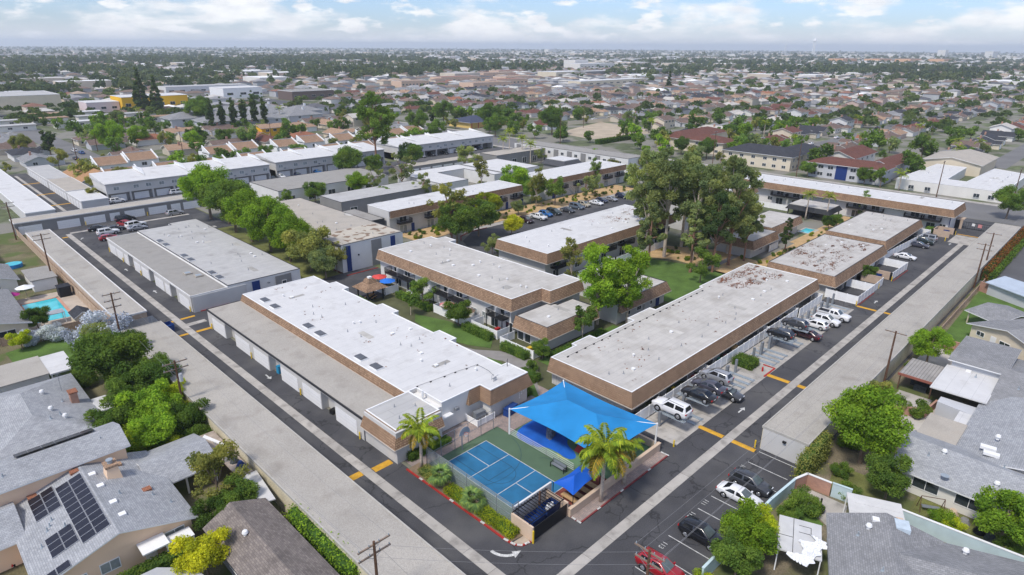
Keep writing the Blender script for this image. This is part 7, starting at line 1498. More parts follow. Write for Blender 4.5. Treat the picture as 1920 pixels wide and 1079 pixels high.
for (xa, ya, ha), (xb, yb, hb) in zip(LP[:-1], LP[1:]):
    for dx in (-1.3, 1.3): wire((xa+dx, ya, ha-.05), (xb+dx, yb, hb-.05), 'grey wire strung between the left row of poles', .7)
    wire((xa+.3, ya, ha-2.6), (xb+.3, yb, hb-2.6), 'lower cable strung between the left row of poles', .8, .014)
wire((20.9, 36, 9.3), (21, -10, 9), 'grey wire running out of the bottom of the frame', .5)
RP = [(36.2, 20.4, 8.8), (95.7, 19.4, 9.1), (154.6, 19.6, 9.5), (166.4, 20.2, 9.3), (216, 19.5, 10)]
names_ = ('whose cross arms cut the bottom edge above the red suv', 'beside the round orange tree on the long garage', 'with two arms before the rusty ivy hedge, nearer one', 'with one arm before the rusty ivy hedge, farther one', 'at the boulevard end of the long garage')
for i, (x, y, h) in enumerate(RP): pole(x, y, h, 'dark wooden pole '+names_[i], [(h-.25, 2.8)]+([(h-1.3, 2.6)] if i in (0, 2) else []), False, R(90), .0)
for (xa, ya, ha), (xb, yb, hb) in zip(RP[:-1], RP[1:]):
    for dy in (-1.2, .4, 1.2): wire((xa, ya+dy, ha-.03), (xb, yb+dy, hb-.03), 'pale wire strung between the right row of poles', .6)
    wire((xa, ya+.2, ha-2.4), (xb, yb+.2, hb-2.4), 'lower cable strung between the right row of poles', .7, .014)
wire((36.2, 20.4, 8.6), (20.9, 36, 9), 'pale wire crossing the alley corner, upper', .3); wire((36.2, 20.0, 7.6), (20.9, 35.6, 8), 'pale wire crossing the alley corner, lower', .3); wire((36.2, 20.4, 8.6), (30, -12, 8.6), 'wire leaving the bottom pole out of the frame', .3)
# ------------------------------------------------------------------ palms, trees and shrubs of the complex
palm(47.0, 32.95, 5.9, 'tall palm with drooping golden fronds by the red kerb', 'queen palms by the court', 24, 1.32, yellow=5); palm(51.2, 32.95, 4.6, 'palm with one dead brown frond leaning over the tan wall', 'queen palms by the court', 12, .85, yellow=1, dead=2); palm(36.8, 51.2, 4.6, 'palm with yellow skirt beside the community building', 'queen palms by the court', 16, 1.08, yellow=4)
fanpalm(36.4, 47.2, 1.3, 'bushy fan palm in the bed nearest the community building', 'fan palms by the court'); fanpalm(36.4, 41.8, 1.2, 'bushy fan palm halfway along the court fence', 'fan palms by the court')
for x, y, lb in ((185.2, 66.2, 'left of the two by the pool pavilion'), (187.0, 61.2, 'right of the two by the pool pavilion')): palm(x, y, 7.6, 'slim palm, '+lb, 'palms at the pool', 15, 1.05, far=True)
for x, y, h, lb in ((191.3, 196, 9.5, 'leftmost'), (200, 201, 11.5, 'second and tallest'), (197.2, 190.5, 10, 'third'), (190.5, 179.2, 9.5, 'rightmost')): palm(x, y, h, lb+' of the four tall palms behind the white roofs', 'four tall palms', 17, 1.25, far=True)
hedge(35.8, 37.2, 42.6, 46.0, .7, 'low yellow-green shrub bed between the two fan palms', L_lime, .07, 160, name='shrub_bed', cat='shrubs'); hedge(35.9, 37.3, 35.7, 41.0, .7, 'low yellow-green shrub bed at the dumpster end of the court', L_lime, .07, 160, name='shrub_bed', cat='shrubs'); hedge(35.8, 37.2, 48.3, 50.6, .75, 'dry looking shrub bed below the community palm', L_olive, .07, 160, name='shrub_bed', cat='shrubs'); hedge(36.6, 39.0, 52.9, 54.0, 1.0, 'clipped dark hedge under the community building window', L_mango, .08, 150); hedge(39.6, 42.6, 52.7, 53.9, .7, 'low dark hedge right of the community window', L_mango, .08, 150)
hedge(66.2, 67.4, 87.6, 97.8, 1.3, 'clipped hedge along the walk, before the patio of the long balcony', L_mid); hedge(65.4, 66.8, 70.5, 77.2, 1.3, 'clipped hedge in front of the toy patio', L_mid); hedge(64.8, 66.1, 61.6, 67.2, 1.3, 'clipped hedge in front of the corner wing patio', L_mid); hedge(68.5, 82, 58.4, 60.0, .8, 'low hedge along the wall of the corner wing', L_mango); hedge(60.6, 62.2, 55.6, 59, 1.1, 'dark rounded hedge at the end of the long grey block', L_mango); hedge(57.0, 58.2, 53.6, 57.4, 1.0, 'dark hedge at the end of the white roofed block', L_mango)
hedge(65.4, 73.0, 18.7, 19.75, 3.15, 'ivy covered bank at the end of the long right garage', L_olive, .11, 70, loose=.18, name='ivy_bank', cat='ivy'); hedge(21.0, 22.6, 41.0, 52.5, 2.6, 'vine spilling over the gravel garage edge at the bottom', L_bright, .11, 60, loose=.28, name='vine', cat='vine'); hedge(6.5, 13, 54.8, 56.2, 1.6, 'long clipped hedge below the peach wall', L_mid, .1, 90); hedge(44.8, 48.5, 19.9, 20.3, .5, 'weedy strip at the foot of the pale blue wall', L_mid, .08, 70, name='weed_strip', cat='weeds')
T_ = [('ficus', 64.2, 183, 1.5, 'broad bright tree at the far end of the leafy row, beside the jeep'), ('mango', 66.0, 175, 1.4, 'dense dark tree, second from the far end of the leafy row', L_mid), ('ficus', 63.6, 165, 1.35, 'broad olive tinted tree, third from the far end of the leafy row', L_mid), ('ficus', 63.0, 154, 1.3, 'bright green tree in the middle of the leafy row'), ('ficus', 62.6, 143, 1.25, 'bright green tree past the middle of the leafy row'), ('ficus', 62.2, 132.5, 1.1, 'bright tree, third from the near end of the leafy row', L_bright), ('broad', 62.4, 123.5, 1.25, 'olive tree, second from the near end of the leafy row', L_olive), ('broad', 62.2, 117.0, .85, 'grey green tree at the near end of the leafy row', L_euc), ('airy', 66, 119, .85, 'loose tree against the end wall with navy panels', L_olive),
 ('mango', 17.0, 94.5, 1.08, 'biggest dark mango-like tree in the left gardens', L_mid), ('mango', 20.6, 102, .66, 'dark tree behind the biggest garden tree'), ('mango', 20.6, 89.5, .72, 'dark rounded tree hanging over the gravel roof near the transformer pole'), ('broad', 17.4, 82, .8, 'light green garden tree below the transformer pole', L_bright), ('broad', 21.0, 84.5, .55, 'lime garden tree leaning on the garage roof', L_lime), ('broad', 20.6, 77, .62, 'dark garden tree against the garage wall', L_mango), ('broad', 16.2, 76.2, .72, 'bright low garden tree behind the peach house', L_bright), ('broad', 13.2, 82.4, .6, 'shadowy garden tree by the hip roof corner', L_mango), ('airy', 19.0, 109, .75, 'grey green tree between lavender bush and dark trees', L_euc),
 ('broad', 15.4, 82.6, .7, 'low dark garden tree filling the gap by the hip roof', L_mid), ('broad', 19.0, 78.4, .62, 'low bright garden tree on the vine patch', L_bright), ('broad', 17.2, 87.6, .72, 'mid green garden tree beside the biggest one', L_mid), ('broad', 12.9, 52.2, .62, 'vivid yellow tree at the bottom by the taupe roof', L_yellow), ('airy', 17.6, 61.0, .9, 'olive citrus tree behind the taupe roof', L_olive), ('broad', 18.2, 58.0, .55, 'dark citrus tree beside the white lean-to', L_mid), ('broad', 15.6, 57.0, .5, 'dark shrub-like tree below the peach house corner', L_mango), ('broad', 13.6, 127, .55, 'dark round tree beside the pool', L_mango), ('broad', 10.2, 120.6, .42, 'lime bush at the lawn edge', L_lime),
 ('sycamore', 84.2, 62.4, 1.0, 'tall sycamore with white trunk in front of the low wing, left one'), ('sycamore', 88.6, 59.2, .95, 'tall sycamore with white trunk, right one of the pair'), ('youngtree', 76.6, 59.6, 1.15, 'slender young sycamore by the corner wing roof'), ('youngtree', 63.2, 88.8, .9, 'thin young tree on the round lawn'), ('airy', 67.0, 90.0, .75, 'loose tree beside the white patio walls below the long balcony'), ('broad', 66.2, 79.0, .62, 'dark flowering tree by the peach parasol', L_mid), ('broad', 67.2, 60.0, .42, 'small round tree at the corner wing hedge', L_mid), ('broad', 97.2, 86.2, .75, 'bright tree between the two roofs at the white block corner', L_bright), ('column_tree', 96.4, 78.6, .95, 'narrow olive tree in front of the white block'), ('airy', 97.4, 103.4, .7, 'grey bush tree at the shaded end of the white block', L_euc),
 ('broad', 112.6, 112.2, .72, 'yellow-green tree standing alone in the cul-de-sac', L_yellow), ('broad', 120.8, 129.8, .95, 'lime green spreading tree before the white block', L_lime), ('broad', 107.0, 118.6, 1.2, 'green tree at the cul-de-sac kerb, right one', L_mid), ('broad', 97.8, 116.4, 1.3, 'green tree at the cul-de-sac kerb, left one', L_mid), ('sparse', 99.8, 120.8, 1.75, 'half bare brown tree at the cul-de-sac'), ('sparse', 102.4, 124.4, 1.6, 'half bare tree behind the cul-de-sac kerb'), ('airy', 118.5, 145.5, 1.1, 'tall olive tree behind the white block with mulch beds', L_olive), ('broad', 144.4, 134.9, 1.0, 'dark green tree left of the outside stair', L_mid), ('airy', 147.0, 127.6, 1.15, 'open branching tree before the outside stair', L_mid), ('broad', 147.5, 146, 1.25, 'big bright tree behind the outside stair', L_bright), ('column_tree', 143.8, 157.5, 1.15, 'tall pale narrow tree before the white roofs'), ('column_tree', 174.9, 134.4, 1.0, 'narrow dark tree at the far white block', L_mid), ('sparse', 158, 124.6, 1.05, 'thin grey tree beside the parked minivan', L_euc), ('airy', 166, 127, .95, 'grey leafed tree in front of the far balconies', L_euc), ('broad', 130, 126.8, .55, 'grey-green olive tree by the low block wall', L_euc), ('broad', 186, 127, .7, 'green tree at the far end of the gravel beds', L_mid),
 ('sparse', 122, 161, 1.15, 'thin grey tree before the low white roofs', L_euc), ('sparse', 114, 176, 1.25, 'tall grey loose tree on the tan roofs', L_euc), ('broad', 95.3, 181, .85, 'round green tree before the wide grey roof', L_mid), ('ficus', 110, 180, .8, 'dense bright green round tree before the wide grey roof'), ('broad', 112, 168.4, .6, 'small round tree by the grey porch', L_mid), ('airy', 86, 182, .7, 'small dark tree at the edge of the grey roof', L_mid), ('pine_round', 140, 214, 1.45, 'big dark pine towering over the terraces', L_mid), ('broad', 134, 206, 1.0, 'dark tree at the foot of the big pine', L_mid), ('airy', 200, 182, .8, 'grey tree by the dark pavilion', L_euc), ('broad', 206.5, 150, .6, 'light tree at the end of the long grey block', L_olive),
 ('eucalyptus', 131, 84, 1.02, 'leftmost tall eucalyptus with drooping grey foliage'), ('eucalyptus2', 126.4, 75.5, 1.08, 'tall eucalyptus second from the left in the grove'), ('eucalyptus', 136.5, 77, 1.0, 'tall eucalyptus behind the middle of the grove'), ('eucalyptus2', 128.6, 69.5, .98, 'tall pale trunked eucalyptus in the middle of the grove'), ('pinetree', 121, 65.5, .92, 'dark pine with straight trunk on the lawn, left one', L_euc), ('pine_round', 124.6, 62.2, .86, 'dark pine with straight trunk on the lawn, middle one', L_pine), ('pine_round', 131.5, 62, 1.0, 'broad dark pine at the right of the grove', L_euc), ('eucalyptus', 139.6, 66.4, 1.0, 'rightmost tall eucalyptus of the grove'), ('pinetree', 117.6, 74, .85, 'pine with red trunk at the left lawn edge', L_euc), ('eucalyptus2', 147, 72, .9, 'eucalyptus behind the right of the grove'), ('pine_round', 133.6, 68.6, .72, 'lower grey-green pine filling the middle of the grove', L_euc), ('eucalyptus', 127.0, 81, .78, 'smaller eucalyptus at the left rear of the grove'), ('eucalyptus2', 143, 79, .85, 'smaller eucalyptus at the right rear of the grove'), ('pine_round', 137, 61, .68, 'lower pine at the right front of the grove', L_euc), ('airy', 116.6, 60.6, .95, 'light green tree leaning from the lawn over the long grey roof', L_mid), ('pinetree', 150.4, 57.2, .5, 'small dark cedar in the gravel bed by the leaf strewn roof', L_pine), ('broad', 143.5, 36.6, .42, 'dark patio tree above the white fence', L_mango), ('column_tree', 199.6, 56, .75, 'thin tree before the long block', L_mid), ('broad', 179, 57.6, .5, 'dark tree by the pool', L_mango), ('broad', 184, 57.2, .45, 'dark tree right of the pool', L_mango),
 ('ficus', 74.4, 15.6, .95, 'dense bright green round tree beside the grey roofed house', L_bright), ('broad', 69.4, 11.4, .65, 'flowering dark tree in front of the white house windows', L_mid), ('ficus', 108.4, 17.0, .62, 'round orange tree between the long garage and the brick wall', L_bright), ('broad', 69.6, 1.2, .75, 'bright shrub tree at the right bottom corner', L_bright), ('broad', 50.6, 18.0, .68, 'yellow green tree at the car park wall, right one', L_bright), ('broad', 47.6, 17.8, .56, 'green tree at the car park wall, left one', L_mid), ('broad', 53.0, 18.6, .5, 'lime tree behind the black suv', L_lime), ('airy', 89.6, 18.4, .5, 'spiky plant cluster below the pole on the garage wall', L_olive), ('broad', 84.0, 18.4, .4, 'yellow-green bush at the garage wall', L_lime), ('broad', 81.0, 17.4, .5, 'green bush left of the yellow-green one', L_mid),
 ('broad', 124, 210, 1.45, 'full green tree left of the big dark pine', L_mid), ('broad', 152, 209, 1.3, 'full dark tree right of the big dark pine', L_mango), ('sparse', 126, 178, 1.6, 'tall half bare grey tree between the low white roofs', L_euc), ('airy', 165, 190, 1.3, 'tall loose tree before the long carport', L_euc), ('column_tree', 141.5, 130.5, 1.1, 'upright olive tree between the two white blocks', L_olive), ('ficus', 229, 26, .95, 'round tree on the boulevard at the right picture edge', L_mid), ('airy', 51, 241, .85, 'olive tree at the corner of the grey terrace', L_olive), ('airy', 46.5, 229, .6, 'small olive tree over the little garages', L_olive), ('broad', 60, 246, .9, 'green tree behind the grey terrace corner', L_olive), ('airy', 84, 249, 1.1, 'green tree behind the middle of the grey terrace', L_olive), ('airy', 92, 247, .95, 'second green tree behind the grey terrace', L_mid), ('broad', 118, 262, .9, 'bright tree among the brown roof slopes', L_mid), ('broad', 131, 258, .85, 'green tree among the brown roof slopes', L_mid), ('airy', 150, 262, .95, 'grey green tree behind the middle terrace', L_euc)]
for a in T_: tree(a[0], a[1], a[2], a[3], None, a[4], 'trees of the complex and gardens', a[5] if len(a) > 5 else None)
for k, x, y, s, lb, m_ in (('bigbush', 20.3, 113.8, 1.6, 'big lavender flowering bush at the foot of the pole', L_lav), ('bigbush', 14.7, 121.2, .85, 'white flowering bush along the lawn', L_whitef), ('bigbush', 11.6, 122.0, .75, 'pale lavender bush at the left lawn end', L_lav), ('bigbush', 17.6, 114.6, 1.15, 'second lavender flowering bush left of the pole', L_lav), ('roundshrub', 90.4, 15.9, 1.35, 'round clipped shrub by the low clay wall, left one', L_mid), ('roundshrub', 90.6, 13.6, 1.5, 'round clipped shrub by the low clay wall, right one', L_mid), ('bigbush', 61.0, 16.9, .75, 'yellow speckled rose bush near the smoker', L_mid), ('bigbush', 87.6, 17.6, .7, 'dark bush at the foot of the right pole', L_mango), ('bigbush', 69.2, 6.0, .55, 'light green bush by the swing frame', L_bright), ('bigbush', 18.2, 73.6, .7, 'bright bush behind the deck', L_lime), ('bigbush', 101, 104, .8, 'round bush at the cul-de-sac inner kerb', L_mid), ('roundshrub', 63.4, 58.6, 1.1, 'round shrub at the walk corner', L_mango), ('bigbush', 2, 58.5, .5, 'small bush at the lower left drive', L_mid)): tree(k, x, y, s, None, lb, 'shrubs of the complex and gardens', m_, 'shrub', 'shrub')
BEDS = (((93.5, 111, 126, 133), 22, 'left mulch bed by the white block'), ((113, 140, 126, 133.4), 30, 'right mulch bed by the white block'), ((144, 184, 125, 132.4), 46, 'gravel bed behind the parked cars'), ((126, 138, 58, 79), 26, 'mulch under the eucalyptus grove'), ((126, 159, 53.2, 58), 24, 'mulch strip behind the leaf strewn roof'), ((162, 196, 54, 59), 18, 'mulch strip by the pool'))
for (x0, x1, y0, y1), k, lb in BEDS:
    for _ in range(k):
        m_, c_ = rng.choice(((L_mid, 'mid green'), (L_olive, 'olive'), (L_mango, 'dark green'), (L_lime, 'yellowish'))); tree('shrub', rng.uniform(x0, x1), rng.uniform(y0, y1), rng.uniform(.35, .75), None, 'small %s drought plant in the %s' % (c_, lb), 'drought plants in the beds', m_, 'bed_plant', 'plant', z=.06)
for i, (x, y, k, c_) in enumerate(((16, 79, 1.0, 'lime'), (17.6, 77.5, .9, 'bright'), (19.3, 80.5, 1.0, 'bright'), (18.2, 85.5, .9, 'lime'), (15, 84.6, .9, 'mid green'), (20.4, 74.4, .8, 'dark'), (19.2, 87.8, .8, 'bright'), (13.6, 79.3, .8, 'dark'), (21.0, 80.0, .8, 'lime'), (16.4, 87.4, .9, 'mid green'), (15.0, 74.6, .8, 'bright'), (18.6, 70.8, .6, 'dark'), (20.0, 108, 1.0, 'dark'), (14.2, 100.6, .8, 'mid green'), (20.6, 96.6, 1.0, 'mid green'), (5, 62, .4, 'dark'))): tree('bigbush', x, y, k, None, c_+' garden bush '+('under the transformer pole', 'on the vine patch', 'by the gravel garage wall', 'behind the hip roof house')[i % 4]+(', nearer' if i < 8 else ', farther'), 'shrubs of the complex and gardens', {'lime': L_lime, 'bright': L_bright, 'mid green': L_mid, 'dark': L_mango}[c_], 'shrub', 'shrub')
for i, (x, y, k, c_, lb) in enumerate(((66.8, 14.4, .5, 'mid green', 'by the pale blue wall panel'), (70.2, 16.4, .5, 'dark', 'under the big round tree'), (77, 17.6, .7, 'bright', 'along the long garage wall, left'), (79.4, 16.2, .6, 'lime', 'along the long garage wall, right'), (92.8, 18.4, .5, 'mid green', 'behind the garage pole'), (105, 18.0, .5, 'dark', 'beside the orange tree'), (120.5, 4.5, .6, 'mid green', 'at the angled cream house'), (68.4, 5.0, .5, 'lime', 'along the pale blue wall, upper'), (68.9, .6, .5, 'dark', 'along the pale blue wall, lower'), (58.9, 17.6, .5, 'mid green', 'on the small lawn by the awning'), (44.2, 19.0, .5, 'lime', 'at the bottom end of the pale blue wall'))): tree('bigbush', x, y, k, None, c_+' yard bush '+lb, 'shrubs of the complex and gardens', {'lime': L_lime, 'bright': L_bright, 'mid green': L_mid, 'dark': L_mango}[c_], 'shrub', 'shrub')
# ------------------------------------------------------------------ the suburb beyond
ROOFS = {'brown': shing_brown, 'charcoal': shing_dk, 'grey': shing_grey2, 'tan': tile_tan, 'red': tile_red, 'pale': M('pale_rock_roof', (.47, .44, .40), .95, .1, .5, var2=.1), 'maroon': shing_red}
WALLS = [offwhite, cream, palegrey, stucco_lt, M('pink_stucco', (.55, .42, .36), .9, .05), M('sand_stucco', (.55, .49, .40), .9, .05)]
HP = {}
def houseproto(kind, roof):
    k = (kind, roof)
    if k in HP: return HP[k]
    t = empty('house', (0, 0, 0)); rm = ROOFS[roof]
    if kind == 0: gable(t, -7, 7, -4.5, 4.5, 'x', 2.7, 4.4, .6, rm, offwhite); gable(t, -6, -.5, -8.5, -4.4, 'y', 2.7, 3.9, .5, rm, offwhite)
    elif kind == 1: hip(t, -7.5, 7.5, -5, 5, 2.8, 4.8, .6, rm, offwhite); hip(t, 1, 7, -9, -4.8, 2.8, 4.2, .5, rm, offwhite)
    elif kind == 2: gable(t, -5, 5, -7, 7, 'y', 2.7, 4.6, .6, rm, offwhite); gable(t, 4.8, 9.5, -3, 5, 'x', 2.7, 4.0, .5, rm, offwhite)
    else: gable(t, -6, 6, -5, 5, 'x', 5.4, 7.2, .6, rm, offwhite); gable(t, -9.5, -5.9, -4, 4, 'x', 2.8, 4.0, .5, rm, offwhite)
    yw = {0: -4.5, 1: -5, 2: -7, 3: -5}[kind]
    for x in ((2.2, 5.2) if kind != 1 else (-5.5, -2)): window(t, '-y', x*(1 if kind != 2 else .6), yw, 1.0, 1.5, 1.1, 2)
    if kind == 3: [window(t, '-y', x, yw, 3.7, 1.5, 1.1, 2) for x in (-3.5, 0, 3.5)]
    window(t, '-x', {0: -7, 1: -7.5, 2: -5, 3: -9.5}[kind], 1.5, 1.0, 1.5, 1.1, 2)
    if kind in (0, 1): MB().box(*((-5.4, -1.2, -8.56, -8.44) if kind == 0 else (2, 6.2, -9.06, -8.94)), .02, 2.2).build('garage_door', white_paint, t)
    c_ = MB().box(1, 1.8, .8, 1.5, 3, 5.4 if kind != 3 else 8).build('chimney', pink_block, t)
    HP[k] = t; return t
HUSED = {}
OCC = []          # footprints: x, y, radius
def clear(x, y, r):
    return all((x-a)**2+(y-b)**2 > (r+c)**2 for a, b, c in OCC)
def hx(*q): OCC.append(q)
def visible(x, y, m=.10):
    f = x*fwd.x+y*fwd.y; 
    if f < 20: return False
    v = Vector((x, y, -CAM_H)); z = v.dot(fwd); u = v.dot(r2)/z*1199.4/960; return abs(u) < 1+m
def far_house(x, y, rz, kind, roof, label, group):
    k = (kind, roof); pr = houseproto(kind, roof)
    if k not in HUSED: HUSED[k] = 1; t = pr
    else: t = copy_tree(pr)
    t.name = 'house'; t.location = (x, y, 0); t.rotation_euler = (0, 0, rz); tag(t, label, 'house', group)
    wm = rng.choice(WALLS)
    for c in t.children:
        if c.name.startswith('wall'): c.material_slots[0].link = 'OBJECT'; c.material_slots[0].material = wm
    hx(x, y, 8); return t
LMK = [(172, 540, 'the yellow store'), (94, 630, 'the sand coloured warehouse'), (156, 335, 'the yellow house'), (180, 415, 'the grey hip roofed cluster'), (80, 470, 'the mobile homes'), (66, 350, 'the side street'), (320, 600, 'the dark brown store'), (274, 302, 'the navy roofed school'), (292, 262, 'the white cottage'), (305, 230, 'the dirt lot'), (295, 165, 'the maroon roofed apartments'), (270, 115, 'the cream apartments'), (270, 80, 'the grey apartment house'), (272, 45, 'the white U-shaped building'), (320, 56, 'the cream hall'), (120, 280, 'the brown roof slopes'), (530, 570, 'the first pink plaza'), (610, 625, 'the middle pink plazas'), (700, 530, 'the long school roof'), (640, 396, 'the lone cypress'), (400, 122, 'the first residential street'), (400, 200, 'the second residential street'), (400, 276, 'the third residential street'), (520, 122, 'the far end of the first street'), (520, 200, 'the far end of the second street'), (520, 276, 'the far end of the third street'), (420, 40, 'the rightmost street'), (520, 46, 'the far end of the rightmost street'), (460, 352, 'the fourth residential street'), (480, 428, 'the fifth residential street'), (150, 700, 'the white plaza canopy'), (250, 540, 'the grey car park'), (350, 460, 'the last streets'), (620, 100, 'the farthest right tract'), (620, 250, 'the farthest tract')]
def where(x, y):
    a, b, n_ = min(LMK, key=lambda q: (q[0]-x)**2+(q[1]-y)**2); s_, f_ = (x-a)*rgt.x+(y-b)*rgt.y, (x-a)*.7+(y-b)*.7; d = math.hypot(x-a, y-b)
    k = ('right of ' if s_ > 0 else 'left of ') if abs(s_) > abs(f_) else ('behind ' if f_ > 0 else 'before ')
    return ('well ' if d > 48 else '')+k+n_
names_r = {'brown': 'brown shingled', 'charcoal': 'charcoal shingled', 'grey': 'grey shingled', 'tan': 'tan tiled', 'red': 'red tiled', 'pale': 'pale gravel roofed', 'maroon': 'maroon roofed'}
kinds_r = ('gabled bungalow', 'hip roofed bungalow', 'end-on gabled house', 'two storey house')
# landmarks further off
def lm(name, label, cat, x0, x1, y0, y1, h, wallm, roofm, win=0, side='-y'):
    t = thing(name, label, cat, ((x0+x1)/2, (y0+y1)/2, 0)); flat_block(t, rect(x0, x1, y0, y1), h, wallm, roofm, .2, white_paint)
    for i in range(win):
        x = x0+(x1-x0)*(i+.5)/win; window(t, '-y', x, y0-.01, h*.35, (x1-x0)/win*.45, h*.22, 2)
    n = int(max(x1-x0, y1-y0)/14)
    for i in range(n): hx(x0+(x1-x0)*(i+.5)/n if x1-x0 > y1-y0 else (x0+x1)/2, y0+(y1-y0)*(i+.5)/n if y1-y0 > x1-x0 else (y0+y1)/2, min(x1-x0, y1-y0)*.6+3)
    return t
yel = M('yellow_stucco', (.72, .42, .02), .9, .05); dkbrown = M('dark_brown_wall', (.15, .11, .095), .8, .1)
lm('yellow_store', 'long bright yellow store building in the middle distance', 'store', 139, 184, 532, 560, 10, yel, white_roof, 6); lm('pink_store', 'pale pink store joined left of the yellow store', 'store', 118, 138.5, 538, 560, 7, M('pale_pink', (.70, .58, .58), .9, .05), white_roof, 3)
t = thing('yellow_house', 'two storey bright yellow house with orange roof near the cypress row', 'house', (156, 333, 0)); gable(t, 148, 162, 330, 341, 'x', 5.6, 7, .6, tile_tan, yel); gable(t, 143, 149, 326, 338, 'y', 2.8, 4.2, .5, tile_red, yel); [window(t, '-y', x, 329.98, 3.6, 1.8, 1.2, 2) for x in (151, 155, 159)]; hx(154, 334, 12)
lm('sand_warehouse', 'long sand coloured warehouse left of the pink store', 'warehouse', 70, 118, 612, 668, 9, cream, white_roof_dirty, 0); lm('canopy_station', 'white flat canopy of a shopping plaza far left', 'store', 28, 110, 700, 716, 7, stucco_dk, white_roof, 5); lm('dark_store', 'dark brown flat store with white canopy beside it', 'store', 277, 318, 548, 575, 7.5, dkbrown, gravel_roof2, 5); lm('white_store', 'white store with sloping roof left of the dark brown store', 'store', 240, 276, 604, 635, 9, white_paint, white_roof, 3)
lm('flat_store', 'grey flat shop row in the middle distance', 'store', 220, 300, 690, 712, 7, stucco_lt, white_roof_dirty, 8); lm('office', 'stepped cream medical office block on the horizon side', 'office', 1110, 1230, 905, 950, 12, offwhite, white_roof, 10); lm('office_wing', 'higher cream middle of the stepped medical office block', 'office', 1150, 1195, 952, 985, 18, offwhite, white_roof, 6)
lm('long_school', 'long white school roof behind the right hand houses', 'school', 640, 780, 520, 540, 6, cream, white_roof, 10); lm('long_shed', 'very long dark roofed shed row at the right of the school', 'warehouse', 860, 1100, 690, 720, 8, stucco_dk, white_roof_dirty, 0); lm('cream_hall', 'cream hall with white roof in front of the office block', 'store', 800, 880, 700, 740, 8, cream, white_roof, 4)
for i, (x, y, w_, d) in enumerate(((500, 560, 60, 24), (575, 600, 55, 22), (640, 650, 60, 26), (560, 690, 70, 24), (700, 760, 70, 26), (790, 820, 60, 24), (460, 640, 40, 20))): lm('tile_plaza', ('pink tiled apartment row, %s of the cluster past the orange roofs' % ('first', 'second', 'third', 'fourth', 'fifth', 'sixth', 'seventh')[i]), 'apartment building', x, x+w_, y, y+d, 7, M('salmon_stucco', (.62, .44, .33), .9, .05), tile_red if i % 2 else tile_tan, 8)
t = thing('blue_roof_preschool', 'yellow building with navy hip roof and red posts across the boulevard', 'school', (275, 302, 0)); hip(t, 258, 290, 292, 312, 3.6, 6.2, 1.4, M('navy_roof', (.05, .06, .10), .8, .1), M('soft_yellow', (.72, .52, .18), .9, .05)); [MB().box(x-.2, x+.2, 290.6, 291, 0, 3.4).build('post', M('brick_red', (.35, .09, .06), .8), t) for x in np.linspace(258, 290, 7)]; hx(274, 302, 20)
t = thing('white_cottage', 'small white house with red chimney by the dirt lot', 'house', (292, 262, 0)); gable(t, 286, 298, 256, 266, 'y', 3.2, 5.6, .6, shing_red, white_paint); gable(t, 280, 286.2, 258, 265, 'x', 3, 5, .5, shing_red, white_paint); window(t, '-y', 292, 255.98, 1, 1.4, 1.2, 2); hx(290, 262, 13)
sheet('dirt_lot', [(275, 214), (330, 205), (345, 262), (300, 250), (280, 240)], -.005, M('pale_dirt', (.42, .35, .26), .95, .15, .15)); hx(305, 230, 24); hx(325, 238, 18)
hedge(262, 300, 199, 202, 2.2, 'long dark hedge in front of the dirt lot', L_mango, .3, 8); wall_run([(300, 268), (360, 258)], 'long cream wall behind the dirt lot', 2.2, cream)
t = thing('brown_apartments', 'cream two storey apartments with maroon roof right of the dirt lot', 'apartment building', (300, 170, 0)); hip(t, 276, 320, 160, 176, 5.6, 7.8, .9, shing_red, cream); hip(t, 276, 290, 140, 160.2, 5.6, 7.6, .9, shing_red, cream); [window(t, '-x', 275.98, y, z, 1.6, 1.1, 2) for y in (143, 148, 153, 163, 168, 173) for z in (.9, 3.6)]; hx(282, 155, 16); hx(300, 168, 16)
for a in ((262, 80, 16), (284, 80, 14), (265, 112, 16), (284, 108, 12), (290, 90, 12), (270, 45, 18), (292, 45, 16), (312, 56, 16), (265, 55, 16)): hx(*a)
# mobile homes and grey plaza of hip roofs
for i in range(14):
    x, y = 40+(i % 5)*24+rng.uniform(-3, 3), 455+(i//5)*32; t = thing('mobile_home', 'low mobile home at the far left, number %s counted from the front left' % (ORD[i] if i < 10 else ('eleventh', 'twelfth', 'thirteenth', 'fourteenth')[i-10]), 'mobile home', (x, y, 0), 0, 'mobile homes'); MB().box(x-9, x+9, y-4, y+4, 0, 3.0).build('wall', offwhite, t); MB().box(x-9.6, x+9.6, y-4.6, y+4.6, 3.0, 3.3).build('roof', rng.choice([white_roof_dirty, white_roof, shing_dk, tile_tan]), t); window(t, '-y', x-3, y-4.01, 1.2, 2, 1, 2); window(t, '-y', x+4, y-4.01, 1.2, 2, 1, 2); hx(x, y, 10)
for i, (x, y) in enumerate(((150, 392), (176, 388), (202, 394), (164, 416), (190, 420), (216, 418), (178, 444), (204, 446), (142, 420))): t = thing('grey_hip_apartments', 'grey hip roofed apartment block behind the cypresses, %s of its cluster' % ORD[i], 'apartment building', (x, y, 0), 0, 'grey hip roofed apartments'); hip(t, x-11, x+11, y-9, y+9, 5, 8, .8, shing_grey2, palegrey); window(t, '-y', x-4, y-9.01, 3, 1.6, 1.2, 2); window(t, '-y', x+4, y-9.01, 3, 1.6, 1.2, 2); MB().box(x+2, x+3.2, y-2, y-1, 6.5, 9).build('chimney', white_paint, t); hx(x, y, 13)
sheet('store_car_park', rect(235, 420, 640, 690), .0, asphalt_old); sheet('store_car_park', rect(205, 272, 468, 590), .0, asphalt_old); hx(255, 510, 25); hx(255, 555, 25)
